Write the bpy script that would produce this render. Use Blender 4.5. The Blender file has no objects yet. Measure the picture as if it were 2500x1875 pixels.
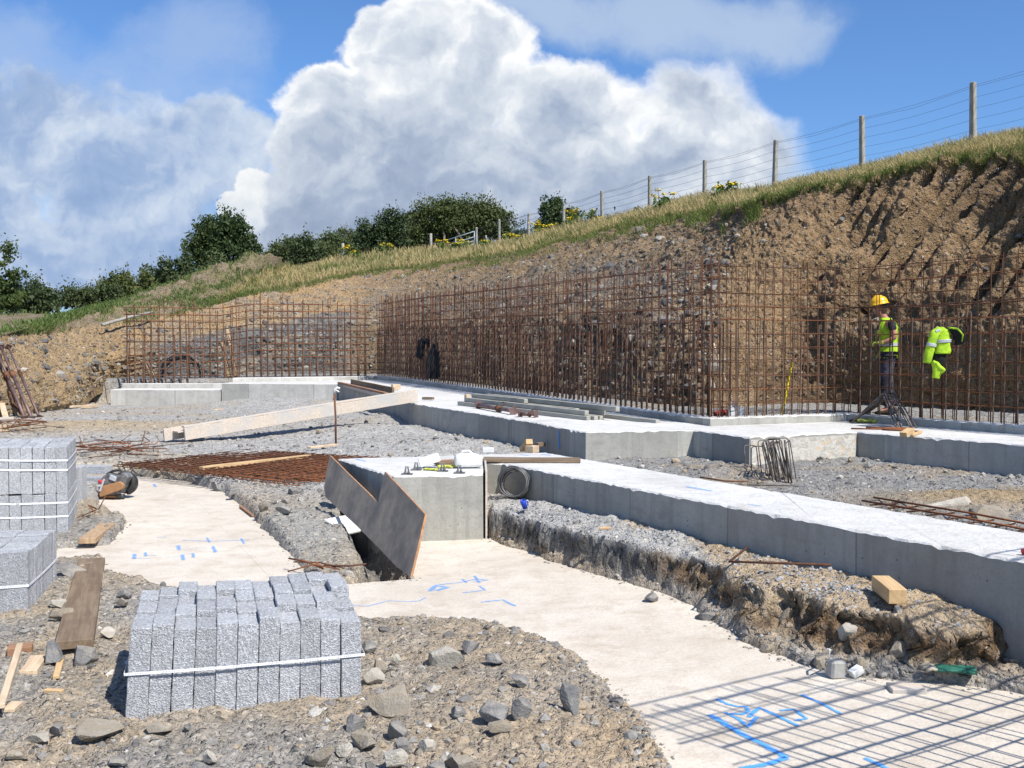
import bpy, bmesh, math, random
import numpy as np
from mathutils import Vector, Matrix, Quaternion, Euler

# ------------------------------------------------------------------ camera
scn = bpy.context.scene
col = scn.collection
W_, H_, F_ = 2500.0, 1875.0, 2500.0
CAM = Vector((0.0, 0.0, 1.78))
PITCH = math.atan(77.5 / 2500.0)
cam_d = bpy.data.cameras.new("camera")
cam_d.sensor_width = 36.0
cam_d.lens = 36.0 * F_ / W_
cam_d.clip_start = 0.05
cam_d.clip_end = 6000.0
cam = bpy.data.objects.new("camera", cam_d)
cam.location = CAM
cam.rotation_euler = (math.pi / 2 - PITCH, 0.0, 0.0)
col.objects.link(cam)
scn.camera = cam

SUN_EL = math.radians(51.0)
SUN_H = Vector((0.675, -0.738, 0.0)).normalized()      # towards the sun, in plan
SUN_DIR = (SUN_H * math.cos(SUN_EL) + Vector((0, 0, math.sin(SUN_EL)))).normalized()
sl = bpy.data.lights.new("sun", "SUN")
sl.energy = 4.9
sl.angle = math.radians(0.53)
sl.color = (1.0, 0.955, 0.88)
so = bpy.data.objects.new("sun", sl)
so.rotation_euler = SUN_DIR.to_track_quat("Z", "Y").to_euler()
so.location = SUN_DIR * 60
col.objects.link(so)

scn.view_settings.view_transform = "Standard"
scn.view_settings.look = "None"
scn.view_settings.exposure = 0.33
scn.view_settings.gamma = 1.0
scn.view_settings.use_curve_mapping = False
scn.render.engine = "CYCLES"
scn.cycles.max_bounces = 6
scn.cycles.diffuse_bounces = 3
scn.cycles.transparent_max_bounces = 6
scn.cycles.use_denoising = True

# ------------------------------------------------------------------ node helpers
class NT:
    def __init__(s, tree):
        s.t = tree
        s.n = tree.nodes
    def node(s, typ, **kw):
        nd = s.n.new(typ)
        for k, v in kw.items():
            setattr(nd, k, v)
        return nd
    def link(s, a, b):
        s.t.links.new(a, b)
    def put(s, sock, v):
        if isinstance(v, bpy.types.NodeSocket):
            s.link(v, sock)
        elif v is not None:
            if sock.type == "RGBA" and len(v) == 3:
                v = (*v, 1.0)
            sock.default_value = v
    def m(s, op, a, b=None, c=None, clamp=False):
        nd = s.node("ShaderNodeMath", operation=op, use_clamp=clamp)
        s.put(nd.inputs[0], a)
        if b is not None: s.put(nd.inputs[1], b)
        if c is not None: s.put(nd.inputs[2], c)
        return nd.outputs[0]
    def vm(s, op, a, b=None):
        nd = s.node("ShaderNodeVectorMath", operation=op)
        s.put(nd.inputs[0], a)
        if b is not None:
            if op == "SCALE": s.put(nd.inputs["Scale"], b)
            else: s.put(nd.inputs[1], b)
        return nd.outputs[0]
    def mapr(s, v, a, b, c=0.0, d=1.0, smooth=True):
        nd = s.node("ShaderNodeMapRange")
        nd.interpolation_type = "SMOOTHSTEP" if smooth else "LINEAR"
        s.put(nd.inputs["Value"], v)
        for k, x in zip(("From Min", "From Max", "To Min", "To Max"), (a, b, c, d)):
            s.put(nd.inputs[k], x)
        return nd.outputs[0]
    def mix(s, f, a, b, mode="MIX"):
        nd = s.node("ShaderNodeMix", data_type="RGBA", blend_type=mode)
        s.put(nd.inputs[0], f)
        s.put(nd.inputs[6], a)
        s.put(nd.inputs[7], b)
        return nd.outputs[2]
    def noise(s, vec, scale, detail=4.0, rough=0.55, out=0, dist=0.0):
        nd = s.node("ShaderNodeTexNoise")
        s.put(nd.inputs["Vector"], vec)
        nd.inputs["Scale"].default_value = scale
        nd.inputs["Detail"].default_value = detail
        nd.inputs["Roughness"].default_value = rough
        nd.inputs["Distortion"].default_value = dist
        return nd.outputs[out]
    def voro(s, vec, scale, out="Distance", feature="F1", rnd=1.0):
        nd = s.node("ShaderNodeTexVoronoi", feature=feature)
        s.put(nd.inputs["Vector"], vec)
        nd.inputs["Scale"].default_value = scale
        nd.inputs["Randomness"].default_value = rnd
        return nd.outputs[out]
    def ramp(s, v, stops):
        nd = s.node("ShaderNodeValToRGB")
        s.put(nd.inputs[0], v)
        e = nd.color_ramp.elements
        while len(e) > 1: e.remove(e[-1])
        e[0].position = stops[0][0]; e[0].color = (*stops[0][1], 1)
        for p, c in stops[1:]:
            x = e.new(p); x.color = (*c, 1)
        return nd.outputs[0]
    def scalev(s, vec, k):
        nd = s.node("ShaderNodeMapping")
        s.put(nd.inputs[0], vec)
        nd.inputs["Scale"].default_value = k
        return nd.outputs[0]

# ------------------------------------------------------------------ sky
world = bpy.data.worlds.new("World")
scn.world = world
world.use_nodes = True
wt = NT(world.node_tree)
wt.n.clear()
SKY_STRENGTH = 0.12
def build_sky():
    out = wt.node("ShaderNodeOutputWorld")
    bg = wt.node("ShaderNodeBackground")
    bg.inputs["Strength"].default_value = SKY_STRENGTH
    wt.link(bg.outputs[0], out.inputs[0])
    sky = wt.node("ShaderNodeTexSky", sky_type="NISHITA")
    sky.sun_disc = False
    sky.sun_elevation = SUN_EL
    sky.sun_rotation = math.atan2(SUN_H.x, SUN_H.y)
    sky.air_density = 1.0
    sky.dust_density = 0.6
    sky.ozone_density = 2.2
    tc = wt.node("ShaderNodeTexCoord")
    sx = wt.node("ShaderNodeSeparateXYZ")
    wt.link(tc.outputs["Generated"], sx.inputs[0])
    x, y, z = sx.outputs
    ys = wt.m("MAXIMUM", y, 0.04)
    px = wt.m("DIVIDE", x, ys)
    pz = wt.m("DIVIDE", z, ys)
    front = wt.mapr(y, 0.04, 0.3)
    cb = wt.node("ShaderNodeCombineXYZ")
    wt.link(px, cb.inputs[0]); wt.link(pz, cb.inputs[1])
    P = cb.outputs[0]
    # domain warp
    wcol = wt.noise(P, 7.0, 5.0, 0.55, out=1)
    wv = wt.vm("SUBTRACT", wcol, (0.5, 0.5, 0.5))
    P2 = wt.vm("ADD", P, wt.vm("SCALE", wv, 0.085))
    wcol2 = wt.noise(P, 22.0, 5.0, 0.6, out=1)
    P2 = wt.vm("ADD", P2, wt.vm("SCALE", wt.vm("SUBTRACT", wcol2, (0.5, 0.5, 0.5)), 0.03))
    s2 = wt.node("ShaderNodeSeparateXYZ")
    wt.link(P2, s2.inputs[0])
    qx, qz = s2.outputs[0], s2.outputs[1]
    def uv(X, Y):                       # a direction of the sky, from degrees-like plan
        return ((X * 1.1302 - 1250) / 2500.0, (860 - Y * 1.1302) / 2500.0)
    def blob(X, Y, RX, RY):
        cx, cz = uv(X, Y)
        k = 1.1302 / 2500.0
        a = wt.m("DIVIDE", wt.m("SUBTRACT", qx, cx), RX * k)
        b = wt.m("DIVIDE", wt.m("SUBTRACT", qz, cz), RY * k)
        r2 = wt.m("ADD", wt.m("MULTIPLY", a, a), wt.m("MULTIPLY", b, b))
        return wt.m("SUBTRACT", 1.0, r2)
    def union(bl, k=0.25):
        d = blob(*bl[0])
        for b in bl[1:]:
            d = wt.m("SMOOTH_MAX", d, blob(*b), k)
        return d
    big = union([(900, 120, 150, 125), (1010, 150, 150, 145), (740, 230, 150, 100), (690, 330, 105, 130),
                 (850, 330, 250, 200), (1240, 250, 170, 120), (1500, 235, 150, 110), (1640, 300, 115, 100),
                 (1200, 390, 420, 150), (1480, 370, 270, 140), (715, 440, 150, 120), (900, 520, 360, 140), (1300, 520, 420, 120)])
    left = union([(60, 330, 330, 190), (300, 400, 260, 170), (490, 320, 125, 90), (200, 520, 400, 140), (560, 320, 50, 70)], 0.4)
    small = union([(555, 420, 52, 52), (510, 455, 45, 45), (545, 490, 75, 50)])
    wisp = union([(1400, 40, 330, 90), (1150, 20, 200, 60), (1640, 60, 170, 90)], 0.4)
    haze = union([(180, 210, 420, 150), (430, 90, 180, 110), (30, 120, 160, 120)], 0.5)
    n1 = wt.noise(P2, 9.0, 9.0, 0.6)
    n2 = wt.noise(P2, 26.0, 7.0, 0.6)
    nn = wt.m("SUBTRACT", wt.m("ADD", wt.m("MULTIPLY", n1, 0.75), wt.m("MULTIPLY", n2, 0.35)), 0.55)
    dens_b = wt.m("ADD", big, wt.m("MULTIPLY", nn, 1.5))
    dens_s = wt.m("ADD", small, wt.m("MULTIPLY", nn, 1.5))
    dens_l = wt.m("ADD", left, wt.m("MULTIPLY", nn, 3.2))
    dens_w = wt.m("ADD", wisp, wt.m("MULTIPLY", nn, 2.2))
    dens_h = wt.m("ADD", haze, wt.m("MULTIPLY", nn, 2.6))
    cov_b = wt.mapr(dens_b, wt.mapr(qx, 0.0, 0.3, -0.10, -0.35), wt.mapr(qx, 0.0, 0.3, 0.24, 0.95))
    # the big cloud thins away into the blue towards its right and lower right edge
    cov_s = wt.mapr(dens_s, -0.05, 0.2)
    cov_l = wt.mapr(dens_l, -0.25, 0.55)
    cov_w = wt.m("MULTIPLY", wt.mapr(dens_w, -0.4, 1.0), 0.72)
    cov_h = wt.m("MULTIPLY", wt.mapr(dens_h, -0.4, 1.1), 0.62)
    # relief: noise difference along the direction the light comes from
    def relief(sc, eps, det):
        a = wt.noise(P2, sc, det, 0.52)
        b = wt.noise(wt.vm("ADD", P2, (-0.35 * eps, 0.9 * eps, 0.0)), sc, det, 0.52)
        return wt.m("SUBTRACT", a, b)
    rel = wt.m("ADD", wt.m("MULTIPLY", relief(5.0, 0.05, 3.0), 1.25), wt.m("ADD", wt.m("MULTIPLY", relief(14.0, 0.018, 4.0), 0.75), wt.m("MULTIPLY", relief(38.0, 0.007, 4.0), 0.28)))
    edge = wt.mapr(dens_b, 0.05, 0.95, 0.36, 0.0, smooth=False)
    vert = wt.mapr(qz, 0.10, 0.33, -0.20, 0.12, smooth=False)
    lft = wt.mapr(qx, -0.28, 0.02, -0.16, 0.03, smooth=False)
    lowl = wt.m("MULTIPLY", lft, wt.mapr(qz, 0.30, 0.14, 0.0, 1.6))
    big_v = wt.m("ADD", wt.m("ADD", wt.m("ADD", 0.655, rel), wt.m("ADD", edge, vert)), lowl, clamp=True)
    K = 1.0 / SKY_STRENGTH
    def cc(r, g, b): return (r * K, g * K, b * K)
    big_c = wt.ramp(big_v, [(0.0, (0.14, 0.20, 0.32)), (0.3, (0.215, 0.28, 0.40)), (0.55, (0.33, 0.395, 0.51)), (0.8, (0.54, 0.59, 0.66)), (1.0, (0.80, 0.81, 0.82))])
    big_c = wt.vm("SCALE", big_c, K)
    lv = wt.m("ADD", wt.m("ADD", 0.56, wt.m("MULTIPLY", rel, 1.5)), wt.mapr(qz, 0.08, 0.25, -0.3, 0.2, smooth=False), clamp=True)
    left_c = wt.ramp(lv, [(0.0, (0.175, 0.275, 0.475)), (0.45, (0.285, 0.385, 0.57)), (1.0, (0.62, 0.68, 0.75))])
    left_c = wt.vm("SCALE", left_c, K)
    small_c = wt.mix(wt.mapr(wt.m("ADD", rel, 0.3), 0.0, 0.6), cc(0.42, 0.50, 0.60), cc(0.80, 0.80, 0.79))
    wc = cc(0.44, 0.53, 0.66)
    base = wt.mix(1.0, sky.outputs[0], (0.54, 0.77, 1.06), "MULTIPLY")
    c = wt.mix(wt.m("MULTIPLY", cov_h, front), base, cc(0.34, 0.45, 0.66))
    c = wt.mix(wt.m("MULTIPLY", cov_w, front), c, wc)
    c = wt.mix(wt.m("MULTIPLY", cov_l, front), c, left_c)
    c = wt.mix(wt.m("MULTIPLY", cov_s, front), c, small_c)
    c = wt.mix(wt.m("MULTIPLY", cov_b, front), c, big_c)
    # scattered soft cloud elsewhere in the sky
    gn = wt.noise(tc.outputs["Generated"], 3.0, 6.0, 0.6)
    gcov = wt.m("MULTIPLY", wt.mapr(gn, 0.52, 0.7), wt.m("SUBTRACT", 1.0, front))
    gcov = wt.m("MULTIPLY", gcov, wt.mapr(z, 0.02, 0.2))
    c = wt.mix(gcov, c, cc(0.6, 0.64, 0.70))
    wt.put(bg.inputs["Color"], c)
build_sky()

# ------------------------------------------------------------------ projection helpers (plan drawing only)
_cp, _sp = math.cos(PITCH), math.sin(PITCH)
def ray(u, v):
    a = (u - 1250.0) / 2500.0
    b = (937.5 - v) / 2500.0
    return Vector((a, _cp + b * _sp, -_sp + b * _cp))
def PD(u, v, D):
    r = ray(u, v)
    return CAM + r * (D / r.y)
def PZ(u, v, z=0.0):
    r = ray(u, v)
    return CAM + r * ((z - CAM.z) / r.z)

# ------------------------------------------------------------------ object helpers
def tag(o, label=None, cat=None, group=None, kind=None):
    if label: o["label"] = label
    if cat: o["category"] = cat
    if group: o["group"] = group
    if kind: o["kind"] = kind
    return o
def empty(name, loc=(0, 0, 0), rot=(0, 0, 0), label=None, cat=None, group=None):
    o = bpy.data.objects.new(name, None)
    o.empty_display_size = 0.1
    o.location = loc
    o.rotation_euler = rot
    col.objects.link(o)
    return tag(o, label, cat, group)
def link_mesh(name, me, mat=None, parent=None, loc=None, rot=None, scale=None):
    o = bpy.data.objects.new(name, me)
    if mat is not None and not me.materials:
        for mm in (mat if isinstance(mat, (list, tuple)) else [mat]):
            me.materials.append(mm)
    if parent is not None: o.parent = parent
    if loc is not None: o.location = loc
    if rot is not None:
        if isinstance(rot, Quaternion):
            o.rotation_mode = "QUATERNION"; o.rotation_quaternion = rot
        else: o.rotation_euler = rot
    if scale is not None: o.scale = scale
    col.objects.link(o)
    return o
def np_mesh(name, verts, faces, smooth=False):
    """verts (n,3), faces (m,k) all of one size k"""
    me = bpy.data.meshes.new(name)
    verts = np.asarray(verts, np.float32); faces = np.asarray(faces, np.int32)
    n, (mm, k) = len(verts), faces.shape
    me.vertices.add(n); me.vertices.foreach_set("co", verts.ravel())
    me.loops.add(mm * k); me.loops.foreach_set("vertex_index", faces.ravel())
    me.polygons.add(mm)
    me.polygons.foreach_set("loop_start", np.arange(0, mm * k, k, dtype=np.int32))
    try: me.polygons.foreach_set("loop_total", np.full(mm, k, np.int32))
    except Exception: pass
    me.polygons.foreach_set("use_smooth", np.full(mm, smooth, bool))
    me.update(calc_edges=True)
    return me
def set_attr(me, name, arr):
    a = me.color_attributes.new(name, "FLOAT_COLOR", "POINT")
    arr = np.asarray(arr, np.float32)
    if arr.shape[1] == 3: arr = np.hstack([arr, np.ones((len(arr), 1), np.float32)])
    a.data.foreach_set("color", arr.ravel())

class MB:
    """collects faces of one part"""
    def __init__(s):
        s.v, s.f, s.mi, s.cur, s.sm = [], [], [], 0, []
        s.smooth = False
    def add(s, vs, fs):
        b = len(s.v)
        s.v += [tuple(x) for x in vs]
        for f in fs:
            s.f.append([b + i for i in f]); s.mi.append(s.cur); s.sm.append(s.smooth)
        return s
    def box(s, c, size, R=None, taper=1.0):
        hx, hy, hz = (k / 2 for k in size)
        vs = []
        for z in (-1, 1):
            t = taper if z > 0 else 1.0
            for x, y in ((-1, -1), (1, -1), (1, 1), (-1, 1)):
                p = Vector((x * hx * t, y * hy * t, z * hz))
                if R is not None: p = R @ p
                vs.append(p + Vector(c))
        return s.add(vs, [(3, 2, 1, 0), (4, 5, 6, 7), (0, 1, 5, 4), (1, 2, 6, 5), (2, 3, 7, 6), (3, 0, 4, 7)])
    def bar(s, a, b, w, h, up=(0, 0, 1)):
        """box from a to b with cross-section w (sideways) x h"""
        a, b = Vector(a), Vector(b)
        d = b - a; L = d.length
        x = d.normalized(); y = Vector(up).cross(x)
        if y.length < 1e-5: y = Vector((0, 1, 0)).cross(x)
        y.normalize(); z = x.cross(y)
        R = Matrix((x, y, z)).transposed()
        return s.box((a + b) / 2, (L, w, h), R)
    def prism(s, poly, z0, z1):
        n = len(poly)
        z0f = z0 if callable(z0) else (lambda x, y: z0)
        z1f = z1 if callable(z1) else (lambda x, y: z1)
        vs = [(x, y, z0f(x, y)) for x, y in poly] + [(x, y, z1f(x, y)) for x, y in poly]
        fs = [list(range(n))[::-1], list(range(n, 2 * n))]
        for i in range(n):
            j = (i + 1) % n
            fs.append((i, j, n + j, n + i))
        return s.add(vs, fs)
    def tube(s, pts, r, n=6, caps=True):
        pts = [Vector(p) for p in pts]
        rs = r if isinstance(r, (list, tuple)) else [r] * len(pts)
        vs, fs = [], []
        nrm = None
        for i, p in enumerate(pts):
            t = (pts[min(i + 1, len(pts) - 1)] - pts[max(i - 1, 0)]).normalized()
            if nrm is None:
                nrm = t.orthogonal().normalized()
            else:
                nrm = (nrm - t * nrm.dot(t))
                nrm = nrm.normalized() if nrm.length > 1e-6 else t.orthogonal().normalized()
            bn = t.cross(nrm)
            for k in range(n):
                a = 2 * math.pi * k / n
                vs.append(p + (nrm * math.cos(a) + bn * math.sin(a)) * rs[i])
        for i in range(len(pts) - 1):
            for k in range(n):
                k2 = (k + 1) % n
                fs.append((i * n + k, i * n + k2, (i + 1) * n + k2, (i + 1) * n + k))
        if caps:
            fs.append(list(range(n))[::-1]); fs.append([(len(pts) - 1) * n + k for k in range(n)])
        sm = s.smooth; s.smooth = True
        s.add(vs, fs); s.smooth = sm
        return s
    def rings(s, rings, cap0=True, cap1=True, closed=True):
        """loft of equal-length rings"""
        n = len(rings[0]); vs = [p for r in rings for p in r]; fs = []
        for i in range(len(rings) - 1):
            for k in range(n if closed else n - 1):
                k2 = (k + 1) % n
                fs.append((i * n + k, i * n + k2, (i + 1) * n + k2, (i + 1) * n + k))
        if cap0: fs.append(list(range(n))[::-1])
        if cap1: fs.append([(len(rings) - 1) * n + k for k in range(n)])
        return s.add(vs, fs)
    def mesh(s, name):
        me = bpy.data.meshes.new(name)
        me.from_pydata([tuple(x) for x in s.v], [], s.f)
        for p, m_, sm in zip(me.polygons, s.mi, s.sm):
            p.material_index = m_; p.use_smooth = sm
        me.update()
        return me
    def build(s, name, mat, parent=None, bevel=0.0, seg=1, **kw):
        me = s.mesh(name)
        o = link_mesh(name, me, mat, parent, **kw)
        if bevel:
            b = o.modifiers.new("bevel", "BEVEL")
            b.width = bevel; b.segments = seg; b.limit_method = "ANGLE"; b.angle_limit = math.radians(40)
        return o

# ------------------------------------------------------------------ numpy noise
def _h(ix, iy, iz, seed):
    n = (ix.astype(np.int64) * 374761393 + iy.astype(np.int64) * 668265263 + iz.astype(np.int64) * 2147483647 + seed * 1274126177) & 0xFFFFFFFF
    n = ((n ^ (n >> 13)) * 1274126177) & 0xFFFFFFFF
    n = n ^ (n >> 16)
    return (n & 0xFFFF).astype(np.float32) / 32767.5 - 1.0
def vnoise(x, y, z=None, seed=0):
    x = np.asarray(x, np.float64); y = np.asarray(y, np.float64)
    z = np.zeros_like(x) if z is None else np.asarray(z, np.float64)
    ix, iy, iz = np.floor(x), np.floor(y), np.floor(z)
    fx, fy, fz = x - ix, y - iy, z - iz
    ux, uy, uz = (f * f * f * (f * (f * 6 - 15) + 10) for f in (fx, fy, fz))
    r = 0
    for a in (0, 1):
        for b in (0, 1):
            for c in (0, 1):
                w = (ux if a else 1 - ux) * (uy if b else 1 - uy) * (uz if c else 1 - uz)
                r = r + w * _h(ix + a, iy + b, iz + c, seed)
    return r
def fbm(x, y, z=None, octv=4, seed=0, gain=0.5, ridge=False):
    r, a, t = 0, 1.0, 0.0
    for o in range(octv):
        k = 2.03 ** o
        n = vnoise(x * k + 17.3 * o, y * k - 9.1 * o, None if z is None else z * k, seed + o)
        if ridge: n = 1 - 2 * np.abs(n)
        r = r + a * n; t += a; a *= gain
    return r / t
def sstep(a, b, x):
    t = np.clip((x - a) / (b - a), 0, 1)
    return t * t * (3 - 2 * t)
def sd_poly(X, Y, poly):
    d = np.full(X.shape, 1e9); s = np.ones(X.shape)
    n = len(poly)
    for i in range(n):
        ax, ay = poly[i]; bx, by = poly[(i + n - 1) % n]
        ex, ey = bx - ax, by - ay
        wx, wy = X - ax, Y - ay
        t = np.clip((wx * ex + wy * ey) / (ex * ex + ey * ey + 1e-12), 0, 1)
        d = np.minimum(d, (wx - ex * t) ** 2 + (wy - ey * t) ** 2)
        c1 = Y >= ay; c2 = Y < by; c3 = ex * wy > ey * wx
        flip = (c1 & c2 & c3) | (~c1 & ~c2 & ~c3)
        s = np.where(flip, -s, s)
    return s * np.sqrt(d)
# ------------------------------------------------------------------ materials
def princ(name, rough=0.9, spec=0.3):
    mt = bpy.data.materials.new(name); mt.use_nodes = True
    T = NT(mt.node_tree); T.n.clear()
    out = T.node("ShaderNodeOutputMaterial"); b = T.node("ShaderNodeBsdfPrincipled")
    T.link(b.outputs[0], out.inputs[0])
    b.inputs["Roughness"].default_value = rough
    b.inputs["Specular IOR Level"].default_value = spec
    return mt, T, b, out
def bump(T, b, h, dist=0.01, strength=1.0):
    nd = T.node("ShaderNodeBump")
    nd.inputs["Distance"].default_value = dist; nd.inputs["Strength"].default_value = strength
    T.put(nd.inputs["Height"], h); T.link(nd.outputs[0], b.inputs["Normal"])
def objco(T): return T.node("ShaderNodeTexCoord").outputs["Object"]
def poscoord(T): return T.node("ShaderNodeNewGeometry").outputs["Position"]
def simple(name, c1, c2=None, scale=8.0, rough=0.85, bscale=60.0, bdist=0.003, stretch=None, detail=5, metal=0.0, spec=0.3, rnd=0.0, lo=0.35, hi=0.65):
    mt, T, b, _ = princ(name, rough, spec)
    co = objco(T)
    if stretch: co = T.scalev(co, stretch)
    c2 = c2 or tuple(k * 0.7 for k in c1)
    n = T.noise(co, scale, detail, 0.6)
    c = T.mix(T.mapr(n, lo, hi), c1, c2)
    if rnd:
        oi = T.node("ShaderNodeObjectInfo").outputs["Random"]
        c = T.mix(1.0, c, T.ramp(oi, [(0, (1 - rnd,) * 3), (1, (1 + rnd,) * 3)]), "MULTIPLY")
    T.put(b.inputs["Base Color"], c)
    b.inputs["Metallic"].default_value = metal
    if bdist: bump(T, b, T.noise(co, bscale, 4, 0.6), bdist)
    return mt

def concrete(name, c, dark, stain=(0.30, 0.28, 0.25), pits=True, stretch=(1, 1, 1), bd=0.004, streak=0.0, joints=0.0):
    mt, T, b, _ = princ(name, 0.92, 0.2)
    p = poscoord(T)
    n1 = T.noise(p, 0.9, 5, 0.65); n2 = T.noise(p, 5.0, 6, 0.65); n3 = T.noise(p, 45, 4, 0.6)
    cc = T.mix(T.mapr(n1, 0.3, 0.72), c, dark)
    cc = T.mix(T.m("MULTIPLY", T.mapr(n2, 0.45, 0.75), 0.55), cc, stain)
    dust = T.mapr(T.noise(p, 1.9, 8, 0.72, dist=0.6), 0.50, 0.68)
    cc = T.mix(T.m("MULTIPLY", dust, 0.42 if not pits else 0.15), cc, stain)
    speck = T.m("MULTIPLY", T.mapr(T.voro(p, 60.0), 0.10, 0.18, 1.0, 0.0), T.mapr(T.noise(p, 4.0, 3), 0.52, 0.62))
    cc = T.mix(T.m("MULTIPLY", speck, 0.55), cc, tuple(k * 0.5 for k in stain))
    cc = T.mix(T.m("MULTIPLY", T.mapr(n3, 0.45, 0.7), 0.28), cc, tuple(k * 0.55 for k in c))
    if streak:
        sv = T.noise(T.scalev(p, (9, 9, 0.7)), 1.0, 5, 0.6)
        cc = T.mix(T.m("MULTIPLY", T.mapr(sv, 0.46, 0.7), streak), cc, tuple(k * 0.62 for k in c))
        # darker grout line close to the top and pale foot where fines ran
    if joints:
        # panel by panel pour: each shutter left its own tone and a thin line at its end
        def along(ax):
            d = T.node("ShaderNodeVectorMath", operation="DOT_PRODUCT"); T.put(d.inputs[0], p); d.inputs[1].default_value = ax
            return T.m("MULTIPLY", d.outputs["Value"], 1.0 / 1.22)
        ta, tb_ = along((0.46, -0.888, 0)), along((0.888, 0.46, 0))
        cbn = T.node("ShaderNodeCombineXYZ"); T.put(cbn.inputs[0], T.m("FLOOR", ta)); T.put(cbn.inputs[1], T.m("FLOOR", tb_))
        wn = T.node("ShaderNodeTexWhiteNoise", noise_dimensions="3D"); T.link(cbn.outputs[0], wn.inputs[0])
        cc = T.mix(1.0, cc, T.ramp(wn.outputs[0], [(0, (0.82, 0.82, 0.80)), (1, (1.16, 1.16, 1.15))]), "MULTIPLY")
        ln = T.m("LESS_THAN", T.m("FRACT", ta), 0.012)
        cc = T.mix(T.m("MULTIPLY", ln, 0.6), cc, tuple(k * 0.35 for k in c))
        dk = T.mapr(T.noise(T.scalev(p, (1.3, 1.3, 3.0)), 1.6, 6, 0.7), 0.52, 0.70)
        cc = T.mix(T.m("MULTIPLY", dk, 0.5), cc, tuple(k * 0.55 for k in c))
    if pits:
        v = T.voro(p, 14.0)
        pm = T.mapr(v, 0.06, 0.12, 1.0, 0.0)
        pm = T.m("MULTIPLY", pm, T.mapr(T.noise(p, 3.0, 2), 0.45, 0.6))
        cc = T.mix(pm, cc, tuple(k * 0.3 for k in c))
        v2 = T.mapr(T.voro(p, 37.0), 0.03, 0.09, 1.0, 0.0)
        cc = T.mix(T.m("MULTIPLY", v2, T.mapr(T.noise(p, 6.0, 2), 0.52, 0.62)), cc, tuple(k * 0.4 for k in c))
    T.put(b.inputs["Base Color"], cc)
    bump(T, b, T.m("ADD", T.noise(p, 30, 6, 0.65), T.m("MULTIPLY", n2, 2.0)), bd)
    return mt

MAT = {}
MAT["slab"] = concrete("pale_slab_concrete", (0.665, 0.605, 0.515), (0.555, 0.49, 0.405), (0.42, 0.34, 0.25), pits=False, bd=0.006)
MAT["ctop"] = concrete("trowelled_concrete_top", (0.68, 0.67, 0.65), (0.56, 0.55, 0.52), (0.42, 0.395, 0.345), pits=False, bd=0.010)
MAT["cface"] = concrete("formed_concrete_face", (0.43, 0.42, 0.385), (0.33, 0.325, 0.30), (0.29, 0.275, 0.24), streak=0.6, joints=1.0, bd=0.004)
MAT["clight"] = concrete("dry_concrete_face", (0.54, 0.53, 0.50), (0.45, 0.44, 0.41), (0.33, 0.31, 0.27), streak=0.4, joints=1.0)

def block_material():
    mt, T, b, _ = princ("lightweight_block_concrete", 0.95, 0.1)
    p = objco(T)
    oi = T.node("ShaderNodeObjectInfo").outputs["Random"]
    off = T.node("ShaderNodeCombineXYZ")
    for i in range(3): T.put(off.inputs[i], T.m("MULTIPLY", oi, 37.0 * (i + 1)))
    q = T.vm("ADD", p, off.outputs[0])
    v = T.voro(q, 140, "Color"); n = T.noise(q, 210, 3, 0.7); n2 = T.noise(q, 7, 4)
    sp = T.node("ShaderNodeSeparateColor"); T.link(v, sp.inputs[0])
    c = T.mix(T.mapr(sp.outputs[0], 0.15, 0.95), (0.36, 0.365, 0.375), (0.60, 0.61, 0.63))
    c = T.mix(T.mapr(n, 0.52, 0.74), c, (0.20, 0.20, 0.205))
    c = T.mix(T.m("MULTIPLY", T.mapr(n2, 0.4, 0.7), 0.35), c, (0.33, 0.33, 0.33))
    c = T.mix(1.0, c, T.ramp(oi, [(0, (0.88,) * 3), (1, (1.1,) * 3)]), "MULTIPLY")
    T.put(b.inputs["Base Color"], c)
    bump(T, b, T.m("ADD", n, T.m("MULTIPLY", T.voro(q, 140), 0.8)), 0.006)
    return mt
MAT["block"] = block_material()

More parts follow.
